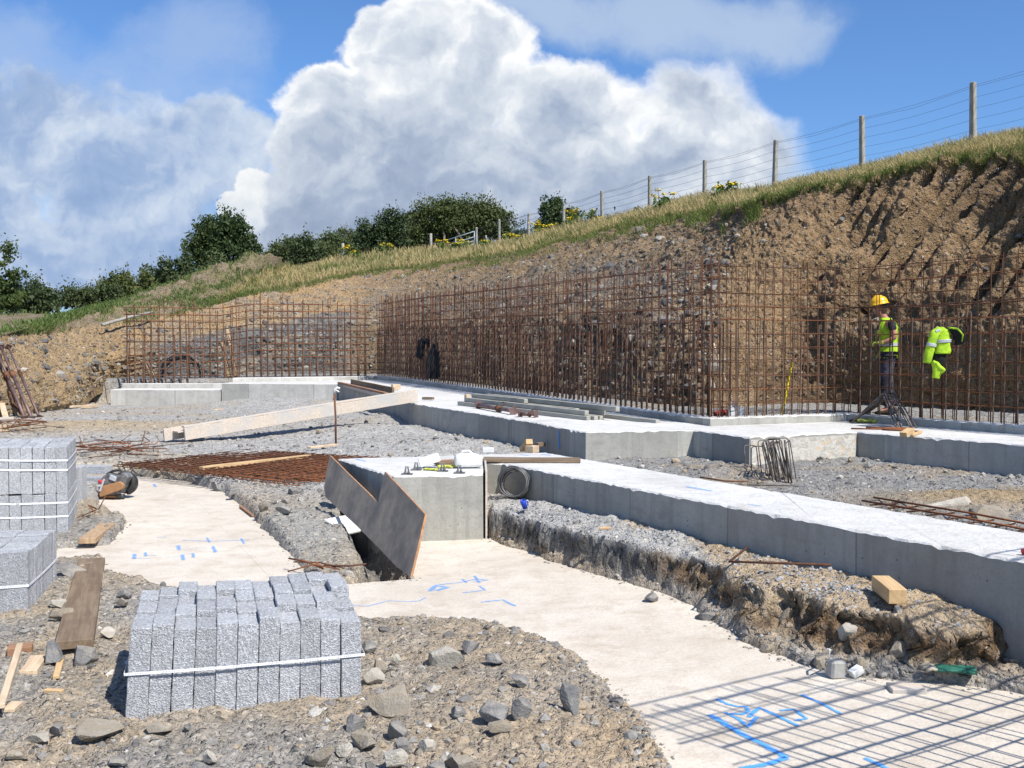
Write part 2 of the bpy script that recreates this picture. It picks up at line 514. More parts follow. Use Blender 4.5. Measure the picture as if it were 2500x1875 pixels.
def ground_material(name="rubble_ground", fine=1.0, bd=0.02, spread=1.0):
    mt, T, b, _ = princ(name, 0.97, 0.12)
    p = poscoord(T)
    at = T.node("ShaderNodeAttribute", attribute_name="tint")
    tint = at.outputs["Color"]
    warp = T.vm("SCALE", T.vm("SUBTRACT", T.noise(p, 14.0 * fine, 3, 0.6, out=1), (0.5, 0.5, 0.5)), 0.05 / fine)
    q = T.vm("ADD", p, warp)
    def cell(sc):
        c = T.voro(q, sc, "Color"); s = T.node("ShaderNodeSeparateColor"); T.link(c, s.inputs[0])
        return s.outputs[0], s.outputs[1], T.voro(q, sc)
    a1, b1, d1 = cell(19.0 * fine); a2, b2, d2 = cell(58.0 * fine)
    n1 = T.noise(p, 3.2 * fine, 6, 0.65)
    c = T.mix(T.mapr(n1, 0.3, 0.7), T.vm("SCALE", tint, 0.82), T.vm("SCALE", tint, 1.18))
    # stones lying in the soil, a cell of its own tone each
    st = T.ramp(a1, [(0.0, (0.40, 0.41, 0.43)), (0.3, (0.75, 0.74, 0.72)), (0.6, (1.05, 1.02, 0.98)), (0.85, (1.5, 1.42, 1.3)), (1.0, (2.0, 1.95, 1.85))])
    m1 = T.m("MULTIPLY", T.mapr(b1, 0.52, 0.56), T.mapr(d1, 0.52, 0.40))
    c = T.mix(T.m("MULTIPLY", m1, 0.85), c, T.mix(0.45, T.mix(1.0, tint, st, "MULTIPLY"), T.vm("MULTIPLY", st, (0.24, 0.24, 0.24))))
    st2 = T.ramp(a2, [(0.0, (0.42, 0.42, 0.43)), (0.45, (0.9, 0.89, 0.87)), (0.8, (1.25, 1.2, 1.12)), (1.0, (1.9, 1.85, 1.75))])
    m2 = T.mapr(b2, 0.40, 0.5)
    c = T.mix(T.m("MULTIPLY", m2, 0.55), c, T.mix(1.0, tint, st2, "MULTIPLY"))
    T.put(b.inputs["Base Color"], c)
    h = T.m("ADD", T.m("MULTIPLY", T.m("MULTIPLY", T.mapr(d1, 0.55, 0.1), m1), 1.1), T.m("MULTIPLY", T.mapr(d2, 0.55, 0.1), 0.4))
    h = T.m("ADD", h, T.m("MULTIPLY", T.noise(p, 40.0 * fine, 5, 0.7), 0.8))
    bump(T, b, h, bd)
    return mt
MAT["ground"] = ground_material()
MAT["bank"] = ground_material("cut_earth_bank", 0.55, 0.05)

def rock_material(name, c1, c2, c3):
    mt, T, b, _ = princ(name, 0.9, 0.25)
    p = objco(T)
    oi = T.node("ShaderNodeObjectInfo").outputs["Random"]
    n = T.noise(p, 6, 6, 0.65); n2 = T.noise(p, 30, 5, 0.7)
    c = T.mix(T.mapr(n, 0.35, 0.65), c1, c2)
    c = T.mix(T.m("MULTIPLY", T.mapr(n2, 0.5, 0.7), 0.6), c, c3)
    c = T.mix(1.0, c, T.ramp(oi, [(0, (0.85,) * 3), (1, (1.15,) * 3)]), "MULTIPLY")
    gn = T.node("ShaderNodeNewGeometry").outputs["Normal"]; gs = T.node("ShaderNodeSeparateXYZ"); T.link(gn, gs.inputs[0])
    dst = T.m("MULTIPLY", T.mapr(gs.outputs[2], 0.3, 0.95), T.mapr(T.noise(p, 9, 5, 0.65), 0.35, 0.65, 0.15, 0.75))
    c = T.mix(dst, c, (0.34, 0.30, 0.24))     # site dust settled on upward faces
    T.put(b.inputs["Base Color"], c)
    bump(T, b, T.m("ADD", n2, T.noise(p, 90, 3, 0.6)), 0.006)
    return mt
MAT["slate"] = rock_material("slate_rock", (0.145, 0.145, 0.15), (0.25, 0.245, 0.235), (0.38, 0.33, 0.265))
MAT["lime"] = rock_material("pale_rock", (0.48, 0.45, 0.39), (0.38, 0.35, 0.295), (0.27, 0.245, 0.205))
MAT["brownrock"] = rock_material("brown_rock", (0.30, 0.25, 0.18), (0.21, 0.185, 0.15), (0.4, 0.37, 0.33))
def stones_mat():
    mt, T, b, _ = princ("loose_stones", 0.92, 0.2)
    at = T.node("ShaderNodeAttribute", attribute_name="tint")
    p = poscoord(T)
    c = T.mix(T.mapr(T.noise(p, 60, 4, 0.7), 0.35, 0.7), at.outputs["Color"], T.vm("SCALE", at.outputs["Color"], 0.65))
    T.put(b.inputs["Base Color"], c)
    bump(T, b, T.noise(p, 120, 3, 0.6), 0.004)
    return mt
MAT["stones"] = stones_mat()

def timber(name, c1, c2, grain=(1, 14, 14), sc=3.0, rough=0.85, dirt=None):
    mt, T, b, _ = princ(name, rough, 0.2)
    p = objco(T)
    q = T.scalev(p, grain)
    n = T.noise(q, sc, 6, 0.65, dist=0.4); d = T.noise(p, 2.6, 5, 0.6)
    c = T.mix(T.mapr(n, 0.35, 0.65), c1, c2)
    if dirt: c = T.mix(T.mapr(d, 0.40, 0.68), c, dirt)
    else: c = T.mix(T.m("MULTIPLY", T.mapr(d, 0.45, 0.7), 0.35), c, tuple(k * 0.6 for k in c2))
    T.put(b.inputs["Base Color"], c)
    bump(T, b, n, 0.002)
    return mt
MAT["plank"] = timber("weathered_plank", (0.25, 0.185, 0.125), (0.17, 0.12, 0.08), sc=2.2)
MAT["pine"] = timber("new_pine", (0.62, 0.44, 0.24), (0.50, 0.33, 0.17))
MAT["palepine"] = timber("pale_batten", (0.66, 0.52, 0.36), (0.52, 0.39, 0.26))
MAT["greytimber"] = timber("grey_post_timber", (0.42, 0.41, 0.355), (0.31, 0.30, 0.26))
MAT["shutter"] = timber("cement_stained_board", (0.62, 0.54, 0.45), (0.50, 0.42, 0.34), dirt=(0.46, 0.45, 0.43))
MAT["reddish"] = timber("red_brown_board", (0.36, 0.20, 0.12), (0.27, 0.15, 0.09))
MAT["ply"] = timber("cement_stained_plywood", (0.45, 0.375, 0.29), (0.36, 0.295, 0.225), grain=(2, 6, 6), sc=2.0, dirt=(0.23, 0.205, 0.175))
MAT["plyedge"] = simple("plywood_edge", (0.50, 0.27, 0.13), (0.36, 0.18, 0.09), 20)
MAT["log"] = timber("old_round_pole", (0.50, 0.36, 0.22), (0.34, 0.22, 0.13), grain=(10, 10, 1))
MAT["rust"] = simple("rusty_steel", (0.155, 0.068, 0.036), (0.085, 0.042, 0.027), 14, 0.8, 120, 0.002, metal=0.0, rnd=0.38)
MAT["rustlight"] = simple("orange_rusty_steel", (0.27, 0.105, 0.042), (0.16, 0.06, 0.03), 12, 0.85, 120, 0.002, rnd=0.15)
MAT["starter"] = simple("cement_splashed_rebar", (0.20, 0.14, 0.10), (0.11, 0.065, 0.045), 6, 0.85, 120, 0.002, rnd=0.2)
MAT["steel"] = simple("bare_steel_bar", (0.20, 0.18, 0.17), (0.10, 0.075, 0.06), 12, 0.5, 120, 0.001, metal=0.5, rnd=0.2)
MAT["prop"] = simple("worn_prop_steel", (0.20, 0.13, 0.125), (0.12, 0.07, 0.06), 6, 0.55, 80, 0.001, metal=0.35, spec=0.5)
MAT["black"] = simple("black_cloth", (0.010, 0.010, 0.012), (0.02, 0.02, 0.022), 10, 0.9, 40, 0.006)
MAT["blackplastic"] = simple("black_plastic", (0.022, 0.022, 0.024), (0.05, 0.05, 0.05), 15, 0.5, 40, 0.0)
MAT["darkgrey"] = simple("dusty_dark_metal", (0.20, 0.195, 0.195), (0.09, 0.09, 0.09), 20, 0.6, 60, 0.001)
MAT["pipe"] = simple("black_water_pipe", (0.05, 0.05, 0.055), (0.16, 0.155, 0.15), 5, 0.45, 60, 0.0, spec=0.5)
MAT["white"] = simple("white_plastic", (0.82, 0.82, 0.79), (0.70, 0.70, 0.66), 9, 0.4, 60, 0.0, spec=0.5)
MAT["hivis"] = simple("hi_vis_yellow", (0.44, 0.68, 0.03), (0.30, 0.50, 0.025), 7, 0.75, 30, 0.006)
MAT["tape"] = simple("silver_reflective_tape", (0.50, 0.52, 0.55), (0.40, 0.42, 0.45), 20, 0.4)
MAT["helmet"] = simple("yellow_helmet", (0.85, 0.50, 0.012), (0.76, 0.42, 0.01), 5, 0.3, 60, 0.0, spec=0.5)
MAT["skin"] = simple("skin", (0.46, 0.235, 0.16), (0.40, 0.19, 0.13), 14, 0.55, 80, 0.001)
MAT["hair"] = simple("brown_hair", (0.06, 0.035, 0.02), (0.03, 0.02, 0.012), 60, 0.7)
MAT["tshirt"] = simple("dark_navy_cloth", (0.018, 0.02, 0.032), (0.03, 0.032, 0.045), 12, 0.9, 40, 0.006)
MAT["trouser"] = simple("blue_grey_camouflage_cloth", (0.075, 0.075, 0.11), (0.03, 0.03, 0.045), 9, 0.9, 30, 0.008, lo=0.45, hi=0.55)
MAT["boot"] = simple("dark_boot_leather", (0.03, 0.025, 0.02), (0.05, 0.04, 0.03), 12, 0.7)
MAT["glovey"] = simple("yellow_green_glove", (0.58, 0.60, 0.10), (0.36, 0.38, 0.08), 18, 0.85, 40, 0.004)
MAT["glovegreen"] = simple("green_rubber_glove", (0.035, 0.16, 0.11), (0.02, 0.10, 0.07), 10, 0.5, 40, 0.004)
MAT["glovegrey"] = simple("glove_knit_back", (0.40, 0.37, 0.30), (0.28, 0.25, 0.2), 16, 0.9)
MAT["orange"] = simple("faded_orange_cover", (0.42, 0.22, 0.10), (0.30, 0.17, 0.09), 6, 0.6, 40, 0.001)
MAT["redplastic"] = simple("red_plastic", (0.55, 0.05, 0.05), (0.4, 0.04, 0.04), 8, 0.5)
MAT["blueplastic"] = simple("blue_plastic", (0.02, 0.06, 0.45), (0.02, 0.05, 0.36), 8, 0.5)
MAT["yellowpaint"] = simple("yellow_level_paint", (0.75, 0.56, 0.02), (0.62, 0.46, 0.02), 8, 0.5)
MAT["post"] = simple("weathered_fence_post", (0.38, 0.36, 0.31), (0.26, 0.245, 0.21), 5, 0.9, 30, 0.006, stretch=(3, 3, 0.6))
MAT["wire"] = simple("fence_wire", (0.16, 0.17, 0.18), None, 8, 0.5, metal=0.5, bdist=0)
MAT["gate"] = simple("galvanised_gate", (0.30, 0.36, 0.38), (0.22, 0.27, 0.29), 8, 0.5, metal=0.4)
MAT["stonegrey"] = concrete("broken_concrete", (0.36, 0.355, 0.335), (0.29, 0.285, 0.265))
def strap_mat():
    mt, T, b, _ = princ("white_strap", 0.4, 0.4)
    at = T.node("ShaderNodeUVMap")
    s = T.node("ShaderNodeSeparateXYZ"); T.link(at.outputs[0], s.inputs[0])
    u, v = s.outputs[0], s.outputs[1]
    # groups of slanting dashes, then a longer bar of print
    per = T.m("FRACT", T.m("MULTIPLY", u, 1 / 0.165))
    sl = T.m("FRACT", T.m("ADD", T.m("MULTIPLY", u, 1 / 0.014), T.m("MULTIPLY", v, -0.8)))
    d1 = T.m("MULTIPLY", T.m("LESS_THAN", sl, 0.45), T.m("LESS_THAN", per, 0.17))
    d2 = T.m("MULTIPLY", T.m("GREATER_THAN", per, 0.23), T.m("LESS_THAN", per, 0.52))
    rim = T.m("MULTIPLY", T.m("GREATER_THAN", v, 0.25), T.m("LESS_THAN", v, 0.75))
    fl = T.m("GREATER_THAN", T.m("FRACT", T.m("MULTIPLY", u, 1 / 0.011)), 0.45)
    d2 = T.m("MULTIPLY", T.m("MULTIPLY", d2, rim), fl)
    msk = T.m("MULTIPLY", T.m("MAXIMUM", d1, d2), T.m("MULTIPLY", T.m("GREATER_THAN", v, 0.1), T.m("LESS_THAN", v, 0.9)))
    T.put(b.inputs["Base Color"], T.mix(T.m("MULTIPLY", msk, 0.5), (0.86, 0.86, 0.89), (0.06, 0.06, 0.08)))
    return mt
MAT["strap"] = strap_mat()
def paint_mat():
    mt, T, b, out = princ("blue_spray_paint", 0.8, 0.2)
    b.inputs["Base Color"].default_value = (0.10, 0.37, 0.85, 1)
    p = poscoord(T)
    uvn = T.node("ShaderNodeUVMap")
    s = T.node("ShaderNodeSeparateXYZ"); T.link(uvn.outputs[0], s.inputs[0])
    edge = T.m("SUBTRACT", 1.0, T.m("ABSOLUTE", T.m("SUBTRACT", T.m("MULTIPLY", s.outputs[1], 2.0), 1.0)))
    n = T.noise(p, 26, 5, 0.7)
    a = T.mapr(T.m("ADD", edge, T.m("MULTIPLY", T.m("SUBTRACT", n, 0.5), 1.7)), 0.08, 0.75)
    a = T.m("MULTIPLY", a, T.m("MULTIPLY", s.outputs[0], 1.0))
    tr = T.node("ShaderNodeBsdfTransparent")
    mx = T.node("ShaderNodeMixShader")
    T.put(mx.inputs[0], a); T.link(tr.outputs[0], mx.inputs[1]); T.link(b.outputs[0], mx.inputs[2])
    T.link(mx.outputs[0], out.inputs[0])
    return mt
MAT["paint"] = paint_mat()
def osb_mat():
    mt, T, b, _ = princ("strand_board", 0.85, 0.2)
    p = poscoord(T)
    q = T.vm("ADD", p, T.vm("SCALE", T.noise(p, 6, 3, 0.6, out=1), 0.25))
    v = T.voro(T.scalev(q, (14, 14, 34)), 1.0, "Color"); s = T.node("ShaderNodeSeparateColor"); T.link(v, s.inputs[0])
    c = T.ramp(s.outputs[0], [(0, (0.40, 0.37, 0.32)), (0.5, (0.52, 0.50, 0.45)), (0.9, (0.58, 0.55, 0.49)), (1.0, (0.56, 0.42, 0.26))])
    T.put(b.inputs["Base Color"], c)
    bump(T, b, s.outputs[1], 0.004)
    return mt
MAT["osb"] = osb_mat()
def leaf_mat(name, c1, c2, c3=None, trans=0.25):
    mt, T, b, out = princ(name, 0.6, 0.25)
    at = T.node("ShaderNodeAttribute", attribute_name="rnd")
    s = T.node("ShaderNodeSeparateColor"); T.link(at.outputs["Color"], s.inputs[0])
    st = [(0.0, c1), (1.0, c2)] if c3 is None else [(0.0, c1), (0.55, c2), (1.0, c3)]
    c = T.ramp(s.outputs[0], st)
    oi = T.node("ShaderNodeObjectInfo").outputs["Random"]
    c = T.mix(1.0, c, T.ramp(oi, [(0, (0.72, 0.80, 0.85)), (0.5, (1.0, 1.0, 1.0)), (1, (1.25, 1.15, 0.9))]), "MULTIPLY")
    T.put(b.inputs["Base Color"], c)
    tl = T.node("ShaderNodeBsdfTranslucent"); T.put(tl.inputs[0], T.vm("SCALE", c, 1.3))
    mx = T.node("ShaderNodeMixShader"); mx.inputs[0].default_value = trans
    T.link(b.outputs[0], mx.inputs[1]); T.link(tl.outputs[0], mx.inputs[2]); T.link(mx.outputs[0], out.inputs[0])
    return mt
MAT["gorse"] = leaf_mat("gorse_foliage", (0.040, 0.060, 0.022), (0.075, 0.10, 0.036), (0.115, 0.135, 0.052), 0.12)
MAT["leaf"] = leaf_mat("tree_foliage", (0.028, 0.048, 0.018), (0.055, 0.088, 0.028), (0.095, 0.125, 0.045), 0.15)
MAT["paleleaf"] = leaf_mat("grey_green_foliage", (0.06, 0.09, 0.06), (0.12, 0.155, 0.11), None, 0.2)
MAT["grass"] = leaf_mat("bank_grass", (0.085, 0.135, 0.03), (0.22, 0.225, 0.075), (0.50, 0.40, 0.215), 0.3)
MAT["weed"] = leaf_mat("weed_leaves", (0.075, 0.125, 0.03), (0.13, 0.185, 0.05), (0.23, 0.24, 0.09), 0.25)
MAT["flower"] = simple("ragwort_flowers", (0.80, 0.60, 0.015), (0.62, 0.46, 0.012), 30, 0.7, bdist=0)
MAT["stem"] = simple("green_stem", (0.12, 0.17, 0.05), (0.08, 0.12, 0.035), 20, 0.8, bdist=0)
MAT["bark"] = simple("grey_bark", (0.23, 0.20, 0.165), (0.13, 0.11, 0.09), 8, 0.9, 30, 0.01, stretch=(2, 2, 0.5))

# ------------------------------------------------------------------ key plan points of the site
def cr(x0, y0, s):
    return lambda x, y: (x0 + x / s, y0 + y / s)
kA = cr(0, 900, 2.6333); kB = cr(760, 900, 2.6333); kC = cr(1660, 900, 2.6333)
kD = cr(0, 1245, 2.6333); kE = cr(800, 1245, 2.6333); kF = cr(1660, 1245, 2.6333)
def xy(p): return (p.x, p.y)
CLIFF = [xy(PZ(u, v, 0)) for u, v in [(1192, 1317), (1300, 1350), (1385, 1382), (1469, 1407), (1600, 1440), (1695, 1480), (1760, 1530), (1831, 1571), (1978, 1627), (2100, 1650), (2204, 1661), (2350, 1672), (2470, 1684)]]
SURF = 0.35                                                  # level of the middle rubble bench
BEAM_N0, BEAM_N1 = xy(PZ(1225, 1131, 0.62)), xy(PZ(2500, 1371, 0.62))
BEAM_F0, BEAM_F1 = xy(PZ(1333.5, 1105, 0.62)), xy(PZ(2500, 1300, 0.62))
def ext(a, b, t): return (a[0] + (b[0] - a[0]) * t, a[1] + (b[1] - a[1]) * t)
BENCH = CLIFF + [(2.75, 5.55), (3.25, 5.3), BEAM_N1, BEAM_F1, BEAM_F0, (0.0, 11.6), (-0.5, 11.2), (-0.45, 9.9)]
EXPOSED = [xy(PZ(u, v, 0)) for u, v in [(185, 1164), (330, 1161), (460, 1173), (551, 1204), (589, 1230), (630, 1268), (676, 1318), (722, 1363), (767, 1416), (809, 1426), (1005, 1413)]] \
    + [(-1.0, 9.2), (-1.12, 9.9), (-0.2, 10.0)] + CLIFF + [xy(PZ(2700, 1730, 0)), xy(PZ(2800, 2100, 0)), xy(PZ(1690, 2000, 0))] \
    + [xy(PZ(u, v, 0)) for u, v in [(1616, 1875), (1600, 1850), (1526, 1740), (1458, 1673), (1413, 1627), (1300, 1571), (1187, 1531), (1017, 1522), (870, 1522), (700, 1500), (450, 1450),
                                    (365, 1432), (266, 1420), (243, 1405), (243, 1372), (144, 1375), (110, 1382), (0, 1390), (-120, 1392), (-120, 1346), (0, 1345), (110, 1342), (265, 1329), (275, 1320), (302, 1280), (282, 1265), (237, 1245), (240, 1215), (235, 1202), (185, 1200)]]
PIT = [xy(PZ(u, v, 0)) for u, v in [(880, 1424), (1012, 1415), (970, 1330), (890, 1262), (835, 1255), (845, 1300), (870, 1350)]]
fa0, fam, fa, fb, fc = PZ(826, 937, 0.9), PZ(965, 957, 0.84), PZ(1007, 982, 0.79), PZ(1307, 1031, 0.70), PZ(1341, 1039, 0.70)
fd, fe, fg, fh, fi = PZ(1430, 1055, 0.70), PZ(1692, 1050, 0.70), PZ(1829, 1067, 0.70), PZ(2093, 1054, 0.70), PZ(2500, 1086, 0.70)
fi2 = fh + (fi - fh) * 1.9
K0, K1, K2, K3 = Vector((-4.4, 32.6, 0)), PZ(1734, 1040, 0.7), Vector((5.25, 16.0, 0)), Vector((6.7, 13.45, 0))
K4 = K2 + (K3 - K2) * 2.2
KL = Vector((-8.35, 30.35, 0)); KLL = Vector((-11.75, 30.3, 0))
def foot_z(x, y): return 0.70 + min(max((y - 15.8) * 0.0156, 0), 0.22)
FOOT = [xy(p) for p in (fa0, fam, fa, fb, fc, fd, fe, fg, fh, fi, fi2, K4, K3, K2, K1, K0)]
BEHIND = [(-30, 31.0), (-12.2, 30.9), (-8.3, 30.9), xy(K0 + Vector((-.2, .35, 0))), xy(K1 + Vector((.25, .35, 0))), xy(K2 + Vector((0, .35, 0))), xy(K3 + Vector((.3, .1, 0))), xy(K4 + Vector((.3, 0, 0))), (40, 3), (40, 90), (-30, 90)]

# ------------------------------------------------------------------ ground
BUMPS = [(-6.2, 27.6, 2.6, 1.3, 0.26), (-2.6, 19.3, 1.3, 0.9, 0.10), (-1.2, 16.6, 1.2, 0.8, 0.10), (2.6, 11.9, 0.45, 0.35, 0.10), (4.6, 9.6, 1.2, 0.5, 0.12), (1.2, 12.4, 0.6, 0.5, 0.05),
         (3.2, 10.4, 0.5, 0.3, 0.06), (-8.6, 20.5, 2.2, 0.9, 0.08), (-4.6, 20.5, 1.5, 1.0, 0.08), (-1.9, 12.6, 0.9, 0.5, 0.05), (-2.2, 10.4, 0.7, 0.7, 0.07), (0.95, 4.55, 0.5, 0.35, 0.07), (-.4, 4.9, .5, .3, .03)]
def ground_z(X, Y, detail=True, parts=False):
    X = np.asarray(X, np.float64); Y = np.asarray(Y, np.float64)
    base = np.interp(Y, [0, 6, 9, 11, 12, 14, 16, 19, 23, 30, 60], [0.04, 0.045, 0.06, 0.07, 0.10, 0.17, 0.24, 0.29, 0.31, 0.27, 0.3])
    right = sstep(-0.5, 1.5, X - np.interp(Y, [5, 12], [3.6, 0.2]))
    base = base * (1 - right) + np.maximum(base, 0.34) * right
    for bx, by, sx, sy, h in BUMPS:
        base = base + h * np.exp(-((X - bx) / sx) ** 2 - ((Y - by) / sy) ** 2)
    n_lo = fbm(X * 0.9, Y * 0.9, octv=3, seed=3)
    n_mid = fbm(X * 4.5, Y * 4.5, octv=4, seed=11)
    n_edge = fbm(X * 3.1, Y * 3.1, octv=5, seed=21, gain=0.6)
    z = base + 0.035 * n_lo
    sdB = sd_poly(X, Y, BENCH)
    wr = fbm(X * 2.2, Y * 2.2, octv=5, seed=31, gain=0.6)
    right_part = sstep(0.9, 1.6, X)
    wid = 0.06 + 0.13 * right_part
    wM = sstep(0.02, 1.0, (-sdB - 0.02 + (0.05 + 0.16 * right_part) * wr * sstep(-0.05, 0.1, -sdB)) / wid)
    bench = SURF - 0.03 + 0.03 * n_lo + 0.02 * n_mid - 0.04 * sstep(0.5, 0.0, -sdB)
    z = z * (1 - wM) + bench * wM
    sdE = sd_poly(X, Y, EXPOSED)
    ragged = 0.05 * n_edge + 0.03 * n_mid
    wE = sstep(0.03, -0.07, sdE + ragged)
    z = z * (1 - wE) + (-0.09) * wE
    sdP = sd_poly(X, Y, PIT)
    wP = sstep(0.06, -0.16, sdP + 0.08 * n_edge)
    z = z * (1 - wP) + (-0.32 + 0.08 * n_mid) * wP
    sdK = sd_poly(X, Y, BEHIND)
    wK = sstep(0.0, -0.25, sdK)
    z = z * (1 - wK) + (0.80 + 0.012 * np.clip(Y - 16, 0, 20)) * wK
    # far side: the site runs out flat behind the viewer and sinks under the hill elsewhere
    if detail:
        soft = 1 - wE * 0.9
        amp = np.clip(soft, 0.05, 1)
        rub = fbm(X * 7, Y * 7, octv=5, seed=41, gain=0.62)
        rid = fbm(X * 11, Y * 11, octv=4, seed=51, gain=0.6, ridge=True)
        tex = 0.030 * rub + 0.020 * np.clip(rid, -0.2, 1)
        cliffness = wM * (1 - wM) * 4
        z = z + tex * amp * (1 - 0.5 * sstep(14, 30, Y)) + cliffness * 0.07 * fbm(X * 6, Y * 6, octv=5, seed=61, gain=0.65)
    if parts: return z, wM, wE, wP, wK, sdB, sdE, right, n_lo
    return z
def gz(x, y, detail=False):
    return float(ground_z(np.array([x]), np.array([y]), detail)[0])

def build_ground():
    uu = np.concatenate([[-60000, -20000, -8000, -4000, -2400], np.linspace(-1400, 3900, 1060), [4800, 6500, 10000, 25000, 60000]])
    dd = np.concatenate([[-400, -60, -10, -1, 0.8], np.geomspace(1.6, 3.9, 70), np.geomspace(3.93, 36, 900)[0:], np.geomspace(38, 80, 30), [120, 300, 900, 2500]])
    U, D = np.meshgrid(uu, dd)
    X = (U - 1250) / 2500 * np.maximum(np.abs(D), 3.0)
    Y = D + 0 * U
    z, wM, wE, wP, wK, sdB, sdE, right, n_lo = ground_z(X, Y, True, True)
    r, c = X.shape
    idx = np.arange(r * c).reshape(r, c)
    faces = np.stack([idx[:-1, :-1], idx[:-1, 1:], idx[1:, 1:], idx[1:, :-1]], -1).reshape(-1, 4)
    # broken, undercut face of the bench: lumps pushed out and hollows sideways too
    cf = np.clip(wM * (1 - wM) * 4, 0, 1) ** .6
    n1, n2 = fbm(X * 3.5, Y * 3.5, z * 5, 4, 301, .6), fbm(X * 3.5, Y * 3.5, z * 5, 4, 302, .6)
    n3 = fbm(X * 7, Y * 7, z * 9, 3, 303, .6); rgt = sstep(1.0, 1.7, X)
    X = X + cf * ((.10 + .09 * rgt) * n1 + .05 * n3 - .03 * np.abs(n2)); Y = Y + cf * ((.10 + .10 * rgt) * n2 + .05 * n3 + .10 * rgt * sstep(.0, -.35, n1))
    global GROUND_V
    GROUND_V = np.stack([X, Y, z], -1)[(Y > 3.5) & (Y < 16) & (np.abs(X) < 9)]
    me = np_mesh("ground", np.stack([X, Y, z], -1).reshape(-1, 3), faces, True)
    # what the ground is made of
    tan = np.array([0.365, 0.30, 0.22]); grey = np.array([0.30, 0.28, 0.25]); pale = np.array([0.395, 0.385, 0.365]); dark = np.array([0.17, 0.165, 0.16])
    brown = np.array([0.27, 0.20, 0.13])
    f1 = fbm(X * 0.8, Y * 0.8, octv=5, seed=71)
    f2 = fbm(X * 2.2, Y * 2.2, octv=4, seed=81)
    t = sstep(-0.25, 0.3, f1 + 0.15 * f2)[..., None]
    C = tan * t + grey * (1 - t)
    # tan hard patch at the bottom right of the foreground
    w = np.exp(-((X - 0.55) / 0.62) ** 2 - ((Y - 4.4) / 0.55) ** 2)[..., None]
    C = C * (1 - w) + np.array([0.40, 0.31, 0.21]) * w
    rear = sstep(10.5, 13.5, Y + 0.8 * f2)[..., None]
    t2 = sstep(0.12, 0.42, fbm(X * 0.35, Y * 0.6, octv=4, seed=91))[..., None] * 0.9
    wt_ = np.exp(-((X + 8.6) / 3.4) ** 2 - ((Y - 20.2) / 1.5) ** 2)[..., None]
    t2 = np.clip(t2 * 0.5 + wt_, 0, 1)
    C = C * (1 - rear) + (pale * (1 - t2) + np.array([0.42, 0.335, 0.225]) * t2) * rear
    # rubble between the left slab and the plinth is grey
    wg = np.exp(-((X + 2.0) / 0.8) ** 2 - ((Y - 9.6) / 2.0) ** 2)[..., None]
    C = C * (1 - wg) + np.array([0.34, 0.33, 0.305]) * wg
    m3 = wM[..., None]
    tb = sstep(0.1, 0.5, f1 - sstep(1.3, .7, X) * .35 + sstep(1.1, 2.0, X) * 0.9 + 0.2 * f2)[..., None]
    Cm = pale * (1 - tb) + np.array([0.40, 0.315, 0.215]) * tb
    C = C * (1 - m3) + Cm * m3
    cl = np.clip((wM * (1 - wM) * 4), 0, 1) * sstep(0.5, -0.1, sdE * 0 + np.abs(sdB))
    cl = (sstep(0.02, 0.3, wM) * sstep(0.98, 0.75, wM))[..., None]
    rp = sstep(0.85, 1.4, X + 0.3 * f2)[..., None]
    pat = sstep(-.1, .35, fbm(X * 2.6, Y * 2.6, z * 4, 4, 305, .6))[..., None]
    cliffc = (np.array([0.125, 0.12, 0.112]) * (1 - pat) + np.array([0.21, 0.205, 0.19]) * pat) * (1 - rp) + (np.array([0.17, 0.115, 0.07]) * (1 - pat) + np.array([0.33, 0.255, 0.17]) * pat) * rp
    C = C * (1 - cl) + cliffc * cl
    rr = (right * (1 - wM) * (1 - wK) * sstep(40, 20, Y))[..., None]
    tr = sstep(0.1, 0.45, f1)[..., None] * 0.5
    mound = (np.exp(-((X - 4.6) / 1.2) ** 2 - ((Y - 9.6) / 0.6) ** 2))[..., None]
    tr = np.clip(tr + mound * 1.3, 0, 1)
    C = C * (1 - rr) + (np.array([0.265, 0.26, 0.25]) * (1 - tr) + np.array([0.33, 0.25, 0.155]) * tr) * rr
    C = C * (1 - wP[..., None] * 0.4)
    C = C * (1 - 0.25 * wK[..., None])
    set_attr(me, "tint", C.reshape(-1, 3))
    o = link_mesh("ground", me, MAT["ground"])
    tag(o, kind="structure")
    return o
build_ground()

